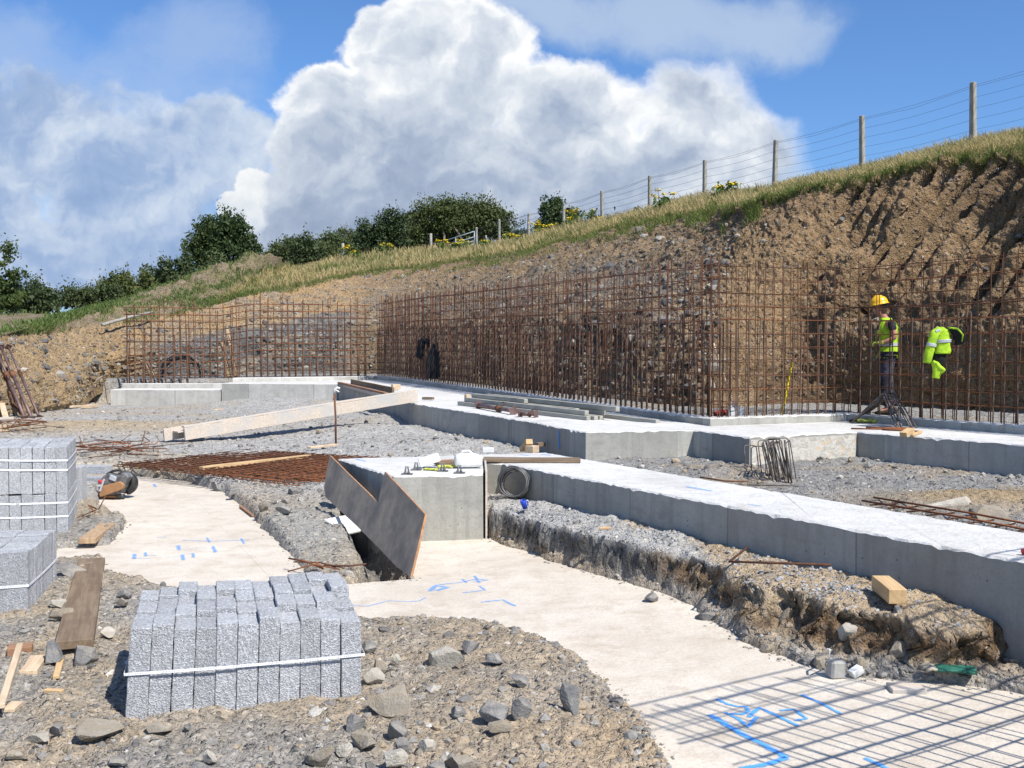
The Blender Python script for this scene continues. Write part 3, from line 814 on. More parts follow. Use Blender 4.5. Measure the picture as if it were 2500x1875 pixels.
# ------------------------------------------------------------------ concrete
def rough_prism(mb, poly, z0, z1, step=0.09, jit=0.006, seed=0, top=0, side=1, lip=0.0):
    rng = random.Random(seed)
    n = len(poly)
    area = sum(poly[i][0] * poly[(i + 1) % n][1] - poly[(i + 1) % n][0] * poly[i][1] for i in range(n))
    if area < 0: poly = poly[::-1]
    z1f = z1 if callable(z1) else (lambda x, y: z1)
    ring = []
    for i in range(n):
        a, b = poly[i], poly[(i + 1) % n]
        L = math.hypot(b[0] - a[0], b[1] - a[1]); k = max(1, int(L / step))
        for j in range(k):
            t = j / k
            ring.append((a[0] + (b[0] - a[0]) * t, a[1] + (b[1] - a[1]) * t, j == 0))
    m = len(ring)
    bot = [(x, y, z0) for x, y, c in ring]
    mid, topv = [], []
    for i, (x, y, c) in enumerate(ring):
        jx, jy = rng.uniform(-jit, jit), rng.uniform(-jit, jit)
        chip = rng.random() < 0.05
        dz = rng.uniform(-jit, jit) * 0.7 - (rng.uniform(0.5, 2.0) * jit if chip else 0)
        px, py = ring[i - 1][:2]; qx, qy = ring[(i + 1) % m][:2]
        tx, ty = qx - px, qy - py; l = math.hypot(tx, ty) + 1e-9
        nx, ny = -ty / l, tx / l                                      # inwards
        b = 0.012 + (jit * rng.uniform(0, 1.5))
        mid.append((x + jx * 0.4, y + jy * 0.4, z1f(x, y) - 0.012 + dz))
        topv.append((x + nx * b + jx, y + ny * b + jy, z1f(x, y) + dz * 0.3))
    s = mb.cur
    fs = []
    vs = bot + mid + topv
    for i in range(m):
        j = (i + 1) % m
        fs.append((i, j, m + j, m + i))
    mb.cur = side; base = len(mb.v); mb.add(vs, fs)
    mb.cur = top
    for i in range(m):
        j = (i + 1) % m
        mb.f.append([base + m + i, base + m + j, base + 2 * m + j, base + 2 * m + i]); mb.mi.append(top); mb.sm.append(False)
    mb.f.append([base + 2 * m + i for i in range(m)]); mb.mi.append(top); mb.sm.append(False)
    mb.cur = s
    return mb
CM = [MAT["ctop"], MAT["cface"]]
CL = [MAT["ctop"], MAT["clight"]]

SLABPOLY = [(-6.9, 8.4), (-5.2, 8.6)] + [xy(PZ(u, v, 0)) for u, v in [(-120, 1346)]][:0] + \
    [(-7.0, 15.4)] + [xy(PZ(u, v, 0)) for u, v in [(150, 1150), (330, 1159), (460, 1171), (553, 1203), (590, 1229), (632, 1268), (678, 1318), (724, 1363), (769, 1416), (809, 1426), (1005, 1413)]] + \
    [(-1.06, 9.35), (-1.0, 9.9), (-0.3, 10.2)] + [(x + 0.35, y + 0.35) for x, y in CLIFF] + [(3.6, 4.9), (4.4, 2.6), (0.2, 2.4), (-0.4, 4.6), (-1.0, 5.8), (-2.3, 6.1), (-3.2, 6.6), (-5.5, 6.4), (-7.0, 7.0)]
mb = MB()
rough_prism(mb, SLABPOLY[2:], -0.25, 0.0, 0.07, 0.010, 5, 0, 0)
slab = tag(mb.build("concrete_slab", [MAT["slab"], MAT["slab"]]), kind="structure")

PL = [(-1.106, 9.57), (-0.27, 9.73), (-0.30, 10.84), BEAM_N0]
PL = [xy(PZ(961, 1163, 0.62)), xy(PZ(1180, 1158, 0.62)), xy(PZ(1181, 1130, 0.62)), BEAM_N0, ext(BEAM_N0, BEAM_N1, 1.7), ext(BEAM_F0, BEAM_F1, 1.85), BEAM_F0, xy(PZ(824.6, 1120, 0.62))]
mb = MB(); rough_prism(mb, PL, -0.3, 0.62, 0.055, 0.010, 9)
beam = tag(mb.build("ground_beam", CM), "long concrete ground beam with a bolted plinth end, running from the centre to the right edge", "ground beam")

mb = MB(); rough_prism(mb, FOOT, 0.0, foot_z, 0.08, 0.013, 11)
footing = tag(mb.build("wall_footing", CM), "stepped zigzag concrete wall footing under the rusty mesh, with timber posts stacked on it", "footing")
def strip(path, w):
    """closed outline of a band of width w to the left of a path"""
    L = []
    n = len(path)
    for i in range(n):
        a = Vector(path[max(i - 1, 0)][:2]); b = Vector(path[min(i + 1, n - 1)][:2]); p = Vector(path[i][:2])
        d1 = (p - a).normalized() if i > 0 else (b - p).normalized(); d2 = (b - p).normalized() if i < n - 1 else d1
        nn = (Vector((-d1.y, d1.x)) + Vector((-d2.y, d2.x)))
        nn = nn / max(0.4, (1 + d1.dot(d2)))
        L.append((p.x + nn.x * w, p.y + nn.y * w))
    return [tuple(p[:2]) for p in path] + L[::-1]
kpath = [K4, K3, K2, K1, K0]
kp = strip([(p.x, p.y) for p in kpath], -0.30)
mb = MB(); rough_prism(mb, kp, 0.3, lambda x, y: foot_z(x, y) + 0.115, 0.10, 0.010, 13)
mb.build("kerb_upstand", CM, footing)
# strand board still fixed to the short face by the bundle of links
mb = MB()
dgh = (fh - fg).normalized(); ngh = Vector((dgh.y, -dgh.x, 0))
A = fg + dgh * 0.02 + ngh * 0.004; B = fh - dgh * 0.03 + ngh * 0.004
mb.bar(Vector((A.x, A.y, 0.48)), Vector((B.x, B.y, 0.48)), 0.012, 0.36)
mb.build("strand_board", MAT["osb"], footing)

mb = MB()
UP = [(-8.30, 29.25), xy(fa0), xy(K0), (-8.30, 30.42)]
UP = [(-8.30, 29.25), (fa0.x - .03, fa0.y), (K0.x - .03, K0.y), (-8.30, 30.42)]
rough_prism(mb, UP, 0.0, 0.895, 0.12, 0.006, 15)
upper = tag(mb.build("wall_footing", CL), "upper step of the far left concrete footing with a small patch of darker render", "footing")
mb = MB(); rough_prism(mb, [(-8.30, 30.42), (K0.x - .03, K0.y), (K0.x + .05, K0.y + .3), (-8.30, 30.75)], 0.3, 1.02, 0.12, 0.006, 16)
mb.build("kerb_upstand", CL, upper)
mb = MB(); mb.box((-7.35, 29.17, 0.53), (0.62, 0.012, 0.16)); mb.build("render_patch", concrete("green_grey_render", (0.36, 0.35, 0.27), (0.32, 0.31, 0.24), pits=False), upper)
mb = MB(); rough_prism(mb, [(-11.55, 29.45), (-8.33, 29.25), (-8.33, 30.42), (-11.6, 30.45)], 0.0, 0.71, 0.12, 0.006, 17)
lower = tag(mb.build("wall_footing", CL), "lower step at the left end of the far concrete footing", "footing")
mb = MB(); rough_prism(mb, [(-11.6, 30.45), (-8.33, 30.42), (-8.33, 30.75), (-11.6, 30.78)], 0.3, 0.85, 0.12, 0.006, 18)
mb.build("kerb_upstand", CL, lower)

# ------------------------------------------------------------------ blue sprayed setting-out marks
def paint(strokes, z, parent, plane=None, a=0.5):
    """strokes: (list of (u,v), width m)"""
    for pts, w in strokes:
        w = w * (0.7 if plane is None else 1.0)
        P = [PZ(u, v, z) for u, v in pts] if plane is None else [plane(u, v) for u, v in pts]
        up = Vector((0, 0, 1)) if plane is None else plane.normal
        Q = []
        for i in range(len(P) - 1):
            k = max(1, int((P[i + 1] - P[i]).length / 0.04))
            Q += [P[i].lerp(P[i + 1], j / k) for j in range(k)]
        Q.append(P[-1])
        vs, fs, uvs = [], [], []
        for i, p in enumerate(Q):
            t = (Q[min(i + 1, len(Q) - 1)] - Q[max(i - 1, 0)]).normalized()
            sdir = up.cross(t).normalized() * w / 2
            vs += [p - sdir, p + sdir]
        for i in range(len(Q) - 1): fs.append((2 * i, 2 * i + 1, 2 * i + 3, 2 * i + 2))
        me = bpy.data.meshes.new("paint_mark"); me.from_pydata([tuple(v) for v in vs], [], fs)
        uvl = me.uv_layers.new(name="UVMap")
        for lp in me.loops: uvl.data[lp.index].uv = (a, lp.vertex_index % 2)
        link_mesh("paint_mark", me, MAT["paint"], parent)
paint([([kF(235, 1212), kF(300, 1245), kF(370, 1262), kF(425, 1262), kF(440, 1292), kF(400, 1312), kF(320, 1308)], 0.05),
       ([kF(290, 1300), kF(380, 1345), kF(440, 1395), kF(480, 1345), kF(500, 1330)], 0.05),
       ([kF(440, 1330), kF(510, 1270), kF(600, 1310), kF(760, 1388)], 0.055),
       ([kF(640, 1288), kF(730, 1280), kF(815, 1338), kF(740, 1352)], 0.045),
       ([kF(780, 1185), kF(900, 1238), kF(1040, 1312)], 0.05),
       ([kF(190, 1315), kF(400, 1440), kF(560, 1520), kF(690, 1592)], 0.085),
       ([kF(690, 1592), kF(560, 1632), kF(390, 1662)], 0.075),
       ([kF(1190, 1592), kF(1340, 1665)], 0.06)], 0.0045, slab, a=0.9)
paint([([kB(760, 1430), kB(800, 1395), kB(880, 1405), kB(800, 1425)], 0.10), ([kB(800, 1390), kB(970, 1372), kB(1060, 1350), kB(1140, 1358), kB(1040, 1370)], 0.05), ([kB(1050, 1330), kB(1080, 1375)], 0.06), ([kB(970, 1352), kB(1000, 1376)], 0.05),
       ([kB(975, 1440), kB(1120, 1422), kB(1078, 1395)], 0.05), ([kB(1090, 1500), kB(1230, 1485), kB(1310, 1525)], 0.06),
       ([kB(270, 1518), kB(370, 1523), kB(500, 1490), kB(620, 1498), kB(700, 1490), kB(735, 1470)], 0.035)], 0.0045, slab)
paint([([kA(1170, 1102), kA(1340, 1108), kA(1550, 1102), kA(1600, 1100)], 0.045), ([kA(1330, 1085), kA(1348, 1116)], 0.05), ([kA(1550, 1090), kA(1570, 1125)], 0.05), ([kA(1145, 1135), kA(1152, 1165)], 0.08), ([kA(1150, 1160), kA(1370, 1155)], 0.02),
       ([kA(1370, 1140), kA(1385, 1180)], 0.07), ([kA(855, 1218), kA(970, 1220)], 0.03), ([kA(865, 1190), kA(862, 1222)], 0.08), ([kA(935, 1180), kA(938, 1205)], 0.06), ([kA(938, 1198), kA(1010, 1200)], 0.03),
       ([kA(1065, 1212), kA(1180, 1206)], 0.02), ([kA(1172, 1195), kA(1180, 1230)], 0.07), ([kA(1170, 1192), kA(1240, 1190)], 0.02), ([kA(1240, 1185), kA(1245, 1212)], 0.06), ([kA(990, 740), kA(1000, 760)], 0.08), ([kA(1010, 1085), kA(1070, 1080)], 0.04)], 0.0045, slab)
zt = 0.62
paint([([kB(290, 580), kB(350, 595)], 0.08), ([kB(1340, 552), kB(1400, 556)], 0.12), ([kB(1480, 548), kB(1540, 556)], 0.10), ([kC(40, 755), kC(200, 785)], 0.10), ([kC(435, 868), kC(520, 882)], 0.06)], zt + 0.005, beam)
dcd = (fd - fc).normalized(); ncd = Vector((-dcd.y, dcd.x, 0)) * -1
if ncd.x > 0: ncd = -ncd
class _pl:
    normal = ncd
    def __call__(s, u, v):
        r = ray(u, v); p0 = fc + ncd * 0.006
        return CAM + r * ((p0 - CAM).dot(ncd) / r.dot(ncd))
paint([([kB(1588, 400), kB(1594, 515)], 0.10)], 0, footing, _pl(), a=0.6)
# ------------------------------------------------------------------ the cut bank and the hill above it
def P3(u, v, D): return np.array(PD(u, v, D))
# (foot, crest, brow) of each cross-section, right to left
def sec(f, c, b): return (np.array(f, float), np.array(c, float), np.array(b, float))
SECT = [
    sec((13.5, 6.0, .8), (15.2, 6.5, 4.9), (19, 7, 6.3)),
    sec((11.0, 11.4, .8), (12.3, 12.2, 5.0), (16.5, 14.0, 6.6)),
    sec((8.7, 15.6, .8), P3(2700, 362, 16.1), P3(2640, 305, 21.0)),
    sec((7.4, 17.4, .8), P3(2440, 380, 18.6), P3(2470, 334, 22.0)),
    sec((6.3, 18.6, .8), P3(2250, 412, 19.9), P3(2330, 360, 23.2)),
    sec((5.2, 18.9, .8), P3(2080, 448, 20.9), P3(2160, 402, 25.6)),
    sec((4.1, 17.9, .8), P3(1900, 488, 22.0), P3(1990, 440, 28.0)),
    sec((3.3, 17.6, .8), P3(1800, 520, 23.4), P3(1890, 468, 30.5)),
    sec((2.2, 19.6, .8), P3(1700, 532, 27.3), P3(1790, 478, 32.5)),
    sec((0.8, 22.9, .8), P3(1560, 552, 32.0), P3(1680, 496, 35.0)),
    sec((-0.9, 27.0, .9), P3(1413, 584, 37.4), P3(1540, 530, 40.0)),
    sec((-2.5, 31.0, .95), P3(1243, 627, 42.0), P3(1400, 552, 46.0)),
    sec((-3.8, 34.6, 1.0), P3(1060, 650, 46.5), P3(1250, 592, 53.0)),
    sec((-5.6, 35.4, 1.0), P3(870, 677, 45.5), P3(1050, 608, 57.0)),
    sec((-7.6, 34.8, 1.0), P3(700, 712, 41.0), P3(850, 628, 56.0)),
    sec((-9.6, 34.2, 1.0), P3(560, 738, 39.0), P3(740, 655, 51.0)),
    sec((-11.4, 33.2, .9), P3(430, 775, 36.5), P3(655, 622, 46.0)),
    sec((-12.4, 31.0, .8), P3(300, 800, 34.0), P3(560, 640, 44.5)),
    sec((-11.9, 28.0, .35), P3(150, 815, 31.0), P3(430, 690, 42.0)),
    sec((-11.5, 24.5, .3), P3(40, 818, 27.5), P3(270, 745, 38.0)),
    sec((-11.3, 20.5, .3), P3(-90, 828, 24.0), P3(60, 768, 33.0)),
    sec((-11.6, 15.0, .2), (-14.5, 16.0, 1.9), (-22, 22, 2.9)),
    sec((-13.5, 9.0, .1), (-16.5, 9.5, 1.7), (-26, 12, 2.6)),
]
def catmull(P, t):
    """P (n, k) control points, t (m,) in [0, n-1]"""
    P = np.asarray(P, float); n = len(P)
    i = np.clip(np.floor(t).astype(int), 0, n - 2); f = (t - i)[:, None]
    p0 = P[np.clip(i - 1, 0, n - 1)]; p1 = P[i]; p2 = P[i + 1]; p3 = P[np.clip(i + 2, 0, n - 1)]
    return 0.5 * (2 * p1 + (p2 - p0) * f + (2 * p0 - 5 * p1 + 4 * p2 - p3) * f ** 2 + (3 * p1 - p0 - 3 * p2 + p3) * f ** 3)
NS = len(SECT)
FOOTL = np.array([s[0] for s in SECT]); CREST = np.array([s[1] for s in SECT]); BROW = np.array([s[2] for s in SECT])
# the spoil mound stands proud of the hill at sections 15-18
def bank_grid(tt, rows_up, rows_top):
    f, c, b = catmull(FOOTL, tt), catmull(CREST, tt), catmull(BROW, tt)
    m = len(tt)
    steep = sstep(8.2, 6.4, tt)                        # the right-hand face is cut steep, the middle is a scree slope
    midslope = sstep(6.8, 8.6, tt) * sstep(13.5, 12.0, tt)
    leftslope = 1 - np.clip(steep + midslope, 0, 1)
    rows = []
    for r in np.linspace(0, 1, rows_up):
        # horizontal share and vertical share of the way from foot to crest
        low = sstep(5.2, 4.2, tt); h_s = (r ** 1.15) * (1 - low) + np.where(r < .40, -.06 * np.sin(r / .40 * np.pi), ((r - .40) / .60) ** 1.05 if r > .40 else 0.0) * low; v_s = r ** 0.92
        lowv = np.minimum(1, r / 0.32)                  # rock step at the foot of the scree
        h_m = np.where(r < 0.32, 0.16 * (r / 0.32), 0.16 + 0.84 * ((r - 0.32) / 0.68)); v_m = np.where(r < 0.32, 0.36 * (r / 0.32), 0.36 + 0.64 * ((r - 0.32) / 0.68) ** 0.95)
        h_l = np.where(r < 0.4, 0.2 * (r / 0.4), 0.2 + 0.8 * ((r - 0.4) / 0.6)); v_l = np.where(r < 0.4, 0.42 * (r / 0.4), 0.42 + 0.58 * ((r - 0.4) / 0.6))
        H = steep * h_s + midslope * h_m + leftslope * h_l
        V = steep * v_s + midslope * v_m + leftslope * v_l
        p = f + (c - f) * H[:, None]
        p[:, 2] = f[:, 2] - 0.25 * (r == 0) + (c[:, 2] - f[:, 2]) * V
        rows.append(p)
    for r in np.linspace(0, 1, rows_top)[1:]:
        p = c + (b - c) * r
        p[:, 2] = c[:, 2] + (b[:, 2] - c[:, 2]) * (r ** 0.85)
        rows.append(p)
    d = b - np.array([0, 0, 0]); d[:, 2] = 0; d /= np.linalg.norm(d, axis=1)[:, None]
    for k, dz in ((4, -0.25), (15, -1.0), (60, -3.0), (400, -30.0)):
        p = b + d * k; p[:, 2] = b[:, 2] + dz
        rows.append(p)
    return np.stack(rows)                               # (rows, m, 3)
def bank_displace(G, tt, rows_up, rows_top):
    R, m, _ = G.shape
    du = np.gradient(G, axis=1); dv = np.gradient(G, axis=0)
    N = np.cross(du, dv); N /= np.linalg.norm(N, axis=2)[..., None] + 1e-9
    s = np.sign((N * (np.array([0, 0, 1.6]) - G)).sum(2))[..., None]; s[s == 0] = 1
    N = N * s
    X, Y, Z = G[..., 0], G[..., 1], G[..., 2]
    T = np.broadcast_to(tt, X.shape)
    rr = np.broadcast_to((np.arange(R) / (rows_up - 1))[:, None], X.shape)
    steep = sstep(8.4, 6.2, T)
    face = sstep(1.06, 0.98, rr) * sstep(0.0, 0.06, rr)
    lump = fbm(X * 0.7, Y * 0.7, Z * 0.7, 4, 101)
    mid = fbm(X * 2.4, Y * 2.4, Z * 2.4, 5, 111, 0.6)
    fine = fbm(X * 6.5, Y * 6.5, Z * 6.5, 4, 121, 0.6)
    rid = fbm(X * 1.6, Y * 1.6, Z * 1.6, 4, 131, 0.55, ridge=True)
    # tooth marks of the excavator bucket, running down to the left
    L = np.hypot(X - 6, Y - 19) * np.sign(X - 6)
    q = (X * 0.75 - Y * 0.66) * 2.3 - Z * 1.25 + 0.28 * lump
    gv = vnoise(q * 1.1, 0.18 * Z, seed=141)
    teeth = -(1 - np.abs(np.sin(q * 2.9 + 1.2 * gv))) ** 1.15 * (0.35 + 0.65 * sstep(-0.4, 0.3, vnoise(q * .7 + 9, .3 * Z, seed=143))) * sstep(0.25, 0.5, rr + 0.15 * lump) * sstep(6.1, 4.6, T)
    hollow = -sstep(0.18, 0.55, fbm(X * 0.9 + 7, Y * 0.9, Z * .55, 3, 151)) * sstep(0.25, 0.42, rr) * sstep(0.92, 0.7, rr) * sstep(2.0, 3.2, T) * sstep(6.6, 5.8, T)
    low = -0.35 * sstep(0.2, 0.6, fbm(X * 1.1, Y * 1.1, Z * 1.6, 3, 161)) * sstep(.4, .2, rr)
    Ds = 0.15 * lump + 0.07 * mid + 0.075 * fine + 0.06 * rid + .045 * fbm(X * 14, Y * 14, Z * 14, 3, 199, .6) + 0.66 * teeth + 0.30 * hollow + 0.3 * low
    Dm = 0.18 * lump + 0.13 * mid + 0.08 * fine + 0.12 * rid * sstep(0.45, 0.25, rr)
    disp = (Ds * steep + Dm * (1 - steep)) * face
    strata = fbm(X * .9, Y * .9, Z * 7, 4, 191, .6, ridge=True) * sstep(.62, .5, rr) * sstep(12.6, 13.2, T) * sstep(17.2, 16.4, T)
    disp = disp + .22 * strata * face
    top = sstep(1.0, 1.08, rr)
    mound = np.exp(-((T - 16.6) / 1.5) ** 2)
    topd = top * ((0.10 * lump + 0.04 * mid) * (1 + 2.6 * mound) + mound * (.22 * mid + .10 * fine))
    # lip of sod that overhangs the steep face a little
    lip = np.exp(-((rr - 1.0) / 0.02) ** 2) * 0.16 * steep * (0.5 + mid)
    G2 = G + N * (disp + lip)[..., None]
    G2[..., 2] += topd
    return G2, rr, T, lump, mid, fine
TT = np.concatenate([np.linspace(0, 1.6, 50), np.linspace(1.61, 7.6, 560), np.linspace(7.61, 14, 420), np.linspace(14.02, 20.5, 260), np.linspace(20.6, NS - 1, 30)])
RU, RT = 230, 90
G0 = bank_grid(TT, RU, RT)
G1, b_r, b_t, b_l, b_m, b_f = bank_displace(G0, TT, RU, RT)
def build_bank():
    R, m, _ = G1.shape
    idx = np.arange(R * m).reshape(R, m)
    faces = np.stack([idx[:-1, :-1], idx[1:, :-1], idx[1:, 1:], idx[:-1, 1:]], -1).reshape(-1, 4)
    me = np_mesh("earth_bank", G1.reshape(-1, 3), faces, True)
    X, Y, Z = G1[..., 0], G1[..., 1], G1[..., 2]
    A = lambda *c: np.array(c)
    earth = A(.275, .187, .106); earth2 = A(.195, .135, .08); orange = A(.365, .25, .135); grey = A(.255, .25, .235); slate = A(.15, .15, .155); buff = A(.285, .21, .135)
    f1 = fbm(X * .5, Y * .5, Z * .9, 4, 171); f2 = fbm(X * 1.7, Y * 1.7, Z * 2.2, 4, 181)
    def lerp(a, b, w): return a * (1 - w[..., None]) + b * w[..., None]
    C = np.broadcast_to(earth, G1.shape).copy()
    C = lerp(C, earth2, sstep(-.15, .35, f1 + .3 * f2))
    C = lerp(C, buff, sstep(.1, .45, -f2) * 0.7 * sstep(.65, .2, b_r))
    stp = sstep(8.2, 6.6, b_t)
    midz = sstep(6.8, 8.2, b_t) * sstep(13.6, 12.3, b_t)
    # scree: grey stone with tan soil, more orange towards the crest
    sc = lerp(np.broadcast_to(A(.25, .185, .12), G1.shape), A(.20, .18, .15), sstep(-.2, .3, f2 + .4 * f1))
    sc = lerp(sc, A(.285, .20, .118), sstep(.55, .9, b_r + .22 * f1))
    sc = lerp(sc, A(.105, .075, .05), sstep(-.12, .2, f1 + .5 * f2 + .28 * sstep(9.0, 11.5, b_t)) * sstep(.50, .34, b_r + .12 * f2) * .9)  # shadow low on the scree, painted into the soil colour as dark blotches
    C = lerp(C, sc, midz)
    lf = sstep(12.3, 13.4, b_t)
    le = lerp(np.broadcast_to(orange, G1.shape), A(.31, .24, .16), sstep(-.2, .3, f2))
    rock = sstep(.60, .52, b_r + .05 * f2 + .03 * f1) * sstep(12.6, 13.2, b_t) * sstep(16.9, 16.0, b_t + .3 * f1)
    le = lerp(le, lerp(np.broadcast_to(A(.165, .16, .155), G1.shape), A(.30, .265, .215), sstep(.1, .4, f2)), rock)
    le = lerp(le, A(.36, .26, .15), sstep(16.6, 17.6, b_t) * .8)
    C = lerp(C, le, lf)
    # soil under the grass; bare spoil on the mound
    tp = sstep(1.0, 1.03, b_r)
    soil = lerp(np.broadcast_to(A(.14, .13, .06), G1.shape), A(.19, .165, .085), sstep(-.2, .3, f2))
    md = sstep(14.6, 15.6, b_t)
    spoil = lerp(np.broadcast_to(A(.255, .20, .135), G1.shape), A(.19, .165, .085), sstep(-.2, .3, f2))
    soil = lerp(soil, spoil, md)
    C = lerp(C, soil, tp)
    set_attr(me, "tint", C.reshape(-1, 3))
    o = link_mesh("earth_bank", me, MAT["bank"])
    tag(o, kind="structure")
build_bank()
def bank_point(t, r):
    """surface point at section t and height row r (0 foot, 1 crest, 2 brow) on the finished bank"""
    j = np.interp(t, TT, np.arange(len(TT)))
    i = r * (RU - 1) if r <= 1 else (RU - 1) + (r - 1) * (RT - 1)
    i0, j0 = int(i), int(j); i1, j1 = min(i0 + 1, G1.shape[0] - 1), min(j0 + 1, G1.shape[1] - 1)
    a, b = i - i0, j - j0
    return G1[i0, j0] * (1 - a) * (1 - b) + G1[i1, j0] * a * (1 - b) + G1[i0, j1] * (1 - a) * b + G1[i1, j1] * a * b
_BT = G1[RU - 1:RU + RT + 3].reshape(-1, 3)
def hill_z(x, y):
    d = (_BT[:, 0] - x) ** 2 + (_BT[:, 1] - y) ** 2
    k = np.argpartition(d, 4)[:4]
    w = 1 / (d[k] + 1e-4)
    return float((_BT[k, 2] * w).sum() / w.sum())

# ------------------------------------------------------------------ stones scattered over the bench, the foreground and the scree
def stone_protos(n, seed, rough=0.35, flat=0.65):
    rng = np.random.RandomState(seed)
    bm = bmesh.new(); bmesh.ops.create_icosphere(bm, subdivisions=1, radius=1.0)
    V = np.array([v.co[:] for v in bm.verts]); Fc = np.array([[v.index for v in f.verts] for f in bm.faces]); bm.free()
    out = []
    for i in range(n):
        v = V * (1 + rough * (rng.rand(len(V), 1) - .5) * 1.6)
        # knock flat facets off it
        for k in range(5):
            d = rng.randn(3); d /= np.linalg.norm(d)
            h = rng.uniform(.45, .8)
            s = v @ d - h
            v = v - np.clip(s, 0, None)[:, None] * d
        v = v * np.array([1, rng.uniform(.6, .95), rng.uniform(flat * .7, flat * 1.2)])
        out.append(v)
    return out, Fc
PROTO, PF = stone_protos(24, 5)
def scatter(name, pos, size, tint, seed, mat="stones", sink=.25, kind="stuff"):
    rng = np.random.RandomState(seed)
    n = len(pos); V, Fs, Cs = [], [], []
    nv = len(PROTO[0])
    for i in range(n):
        p = PROTO[rng.randint(len(PROTO))] * size[i]
        a = rng.uniform(0, 6.283); b = rng.uniform(-.5, .5)
        ca, sa, cb_, sb = math.cos(a), math.sin(a), math.cos(b), math.sin(b)
        Rm = np.array([[ca, -sa, 0], [sa, ca, 0], [0, 0, 1]]) @ np.array([[1, 0, 0], [0, cb_, -sb], [0, sb, cb_]])
        V.append(p @ Rm.T + pos[i] + np.array([0, 0, size[i] * (flatz - sink)]))
        Fs.append(PF + i * nv); Cs.append(np.repeat(tint[i][None], nv, 0))
    me = np_mesh(name, np.concatenate(V), np.concatenate(Fs), False)
    set_attr(me, "tint", np.concatenate(Cs))
    return tag(link_mesh(name, me, MAT[mat]), kind=kind)
flatz = 0.42
def tints(n, rng, pal, w):
    pal = np.array(pal); k = rng.choice(len(pal), n, p=np.array(w) / sum(w))
    return pal[k] * rng.uniform(.8, 1.2, (n, 1))
GREYPAL = [(.19, .18, .17), (.27, .255, .235), (.36, .335, .295), (.38, .305, .215), (.52, .49, .44)]
def ground_stones():
    rng = np.random.RandomState(77)
    # candidates spread over the view, thick near the viewer
    n = 80000
    D = np.exp(rng.uniform(math.log(3.9), math.log(13.5), n)); u = rng.uniform(-150, 2650, n)
    X = (u - 1250) / 2500 * D
    z, wM, wE, wP, wK, sdB, sdE, right, _ = ground_z(X, D, True, True)
    dens = .20 + .5 * sstep(-.1, .5, fbm(X * 1.3, D * 1.3, octv=4, seed=201))
    dens = dens * (1 - .85 * np.exp(-((X - .55) / .5) ** 2 - ((D - 4.35) / .4) ** 2))
    edge = np.exp(-((sdE - .02) / .09) ** 2) * (sdE > -.10)
    dens = np.where((sdE < .02) & (wM < .05), 0.0, dens) + 1.1 * edge
    dens = np.where((D > 11) & (wM < .5), dens * .35, dens)
    keep = (rng.rand(n) < dens * .52) & (wM * (1 - wM) < .05)
    inpack = np.zeros(n, bool)
    keep &= ~inpack
    X, D, z, wM = X[keep], D[keep], z[keep], wM[keep]
    m = len(X)
    size = np.clip(np.exp(rng.normal(math.log(.0105), .6, m)), .005, .05)
    sdc = sd_poly(X, D, EXPOSED); on = sdc < 0
    size = np.where(on, np.minimum(size, .018), size)
    z = np.where(on, np.maximum(z, .0), z)
    t = tints(m, rng, GREYPAL, (3, 4, 3, 2.2, 1.2))
    pale = tints(m, rng, [(.36, .36, .36), (.30, .30, .30), (.42, .41, .40)], (3, 2, 2))
    t = np.where((wM > .9)[:, None] & (rng.rand(m, 1) < .7), pale, t)
    scatter("loose_stones", np.stack([X, D, z], -1), size, t, 3, sink=.5)
    # crumbs of spilt concrete along the top edge of the bench and at its foot
    pts, sz = [], []
    for i in range(1400):
        c = rng.randint(7); cx, cy, s = [(0.05, 9.5, .33), (.55, 9.1, .4), (1.25, 8.2, .35), (1.75, 7.2, .3), (2.1, 6.75, .22), (1.42, 6.55, .20), (2.0, 6.2, .18)][c]
        x, y = cx + rng.normal(0, s), cy + rng.normal(0, s * .6)
        pts.append((x, y)); sz.append(np.clip(math.exp(rng.normal(math.log(.0115), .4)), .005, .025))
    pts = np.array(pts); zz, wm_, we_, _, _, sb_, se_, _, _ = ground_z(pts[:, 0], pts[:, 1], True, True)
    ok = (zz > -.02) & (wm_ * (1 - wm_) < .03)
    sdpl = sd_poly(pts[:, 0], pts[:, 1], PL); ok &= sdpl > .05
    pts, zz, sz = pts[ok], zz[ok], np.array(sz)[ok]
    scatter("concrete_crumbs", np.column_stack([pts, zz]), sz, tints(len(pts), rng, [(.40, .40, .40), (.33, .33, .335), (.46, .45, .44)], (3, 2, 1)), 9)
    # a few thousand in the rear yard
    n = 5000
    D = np.exp(rng.uniform(math.log(11.0), math.log(26), n)); u = rng.uniform(-100, 2600, n); X = (u - 1250) / 2500 * D
    z, wM, wE, wP, wK, sdB, sdE, right, _ = ground_z(X, D, True, True)
    ok = (sd_poly(X, D, FOOT) > .05) & (sd_poly(X, D, PL) > .05) & (sdE > .05) & (wK < .5)
    X, D, z = X[ok], D[ok], z[ok]; m = len(X)
    scatter("loose_stones", np.stack([X, D, z], -1), np.clip(np.exp(rng.normal(math.log(.022), .5, m)), .01, .09), tints(m, rng, GREYPAL, (2, 4, 4, 2, 1.5)), 13)
ground_stones()
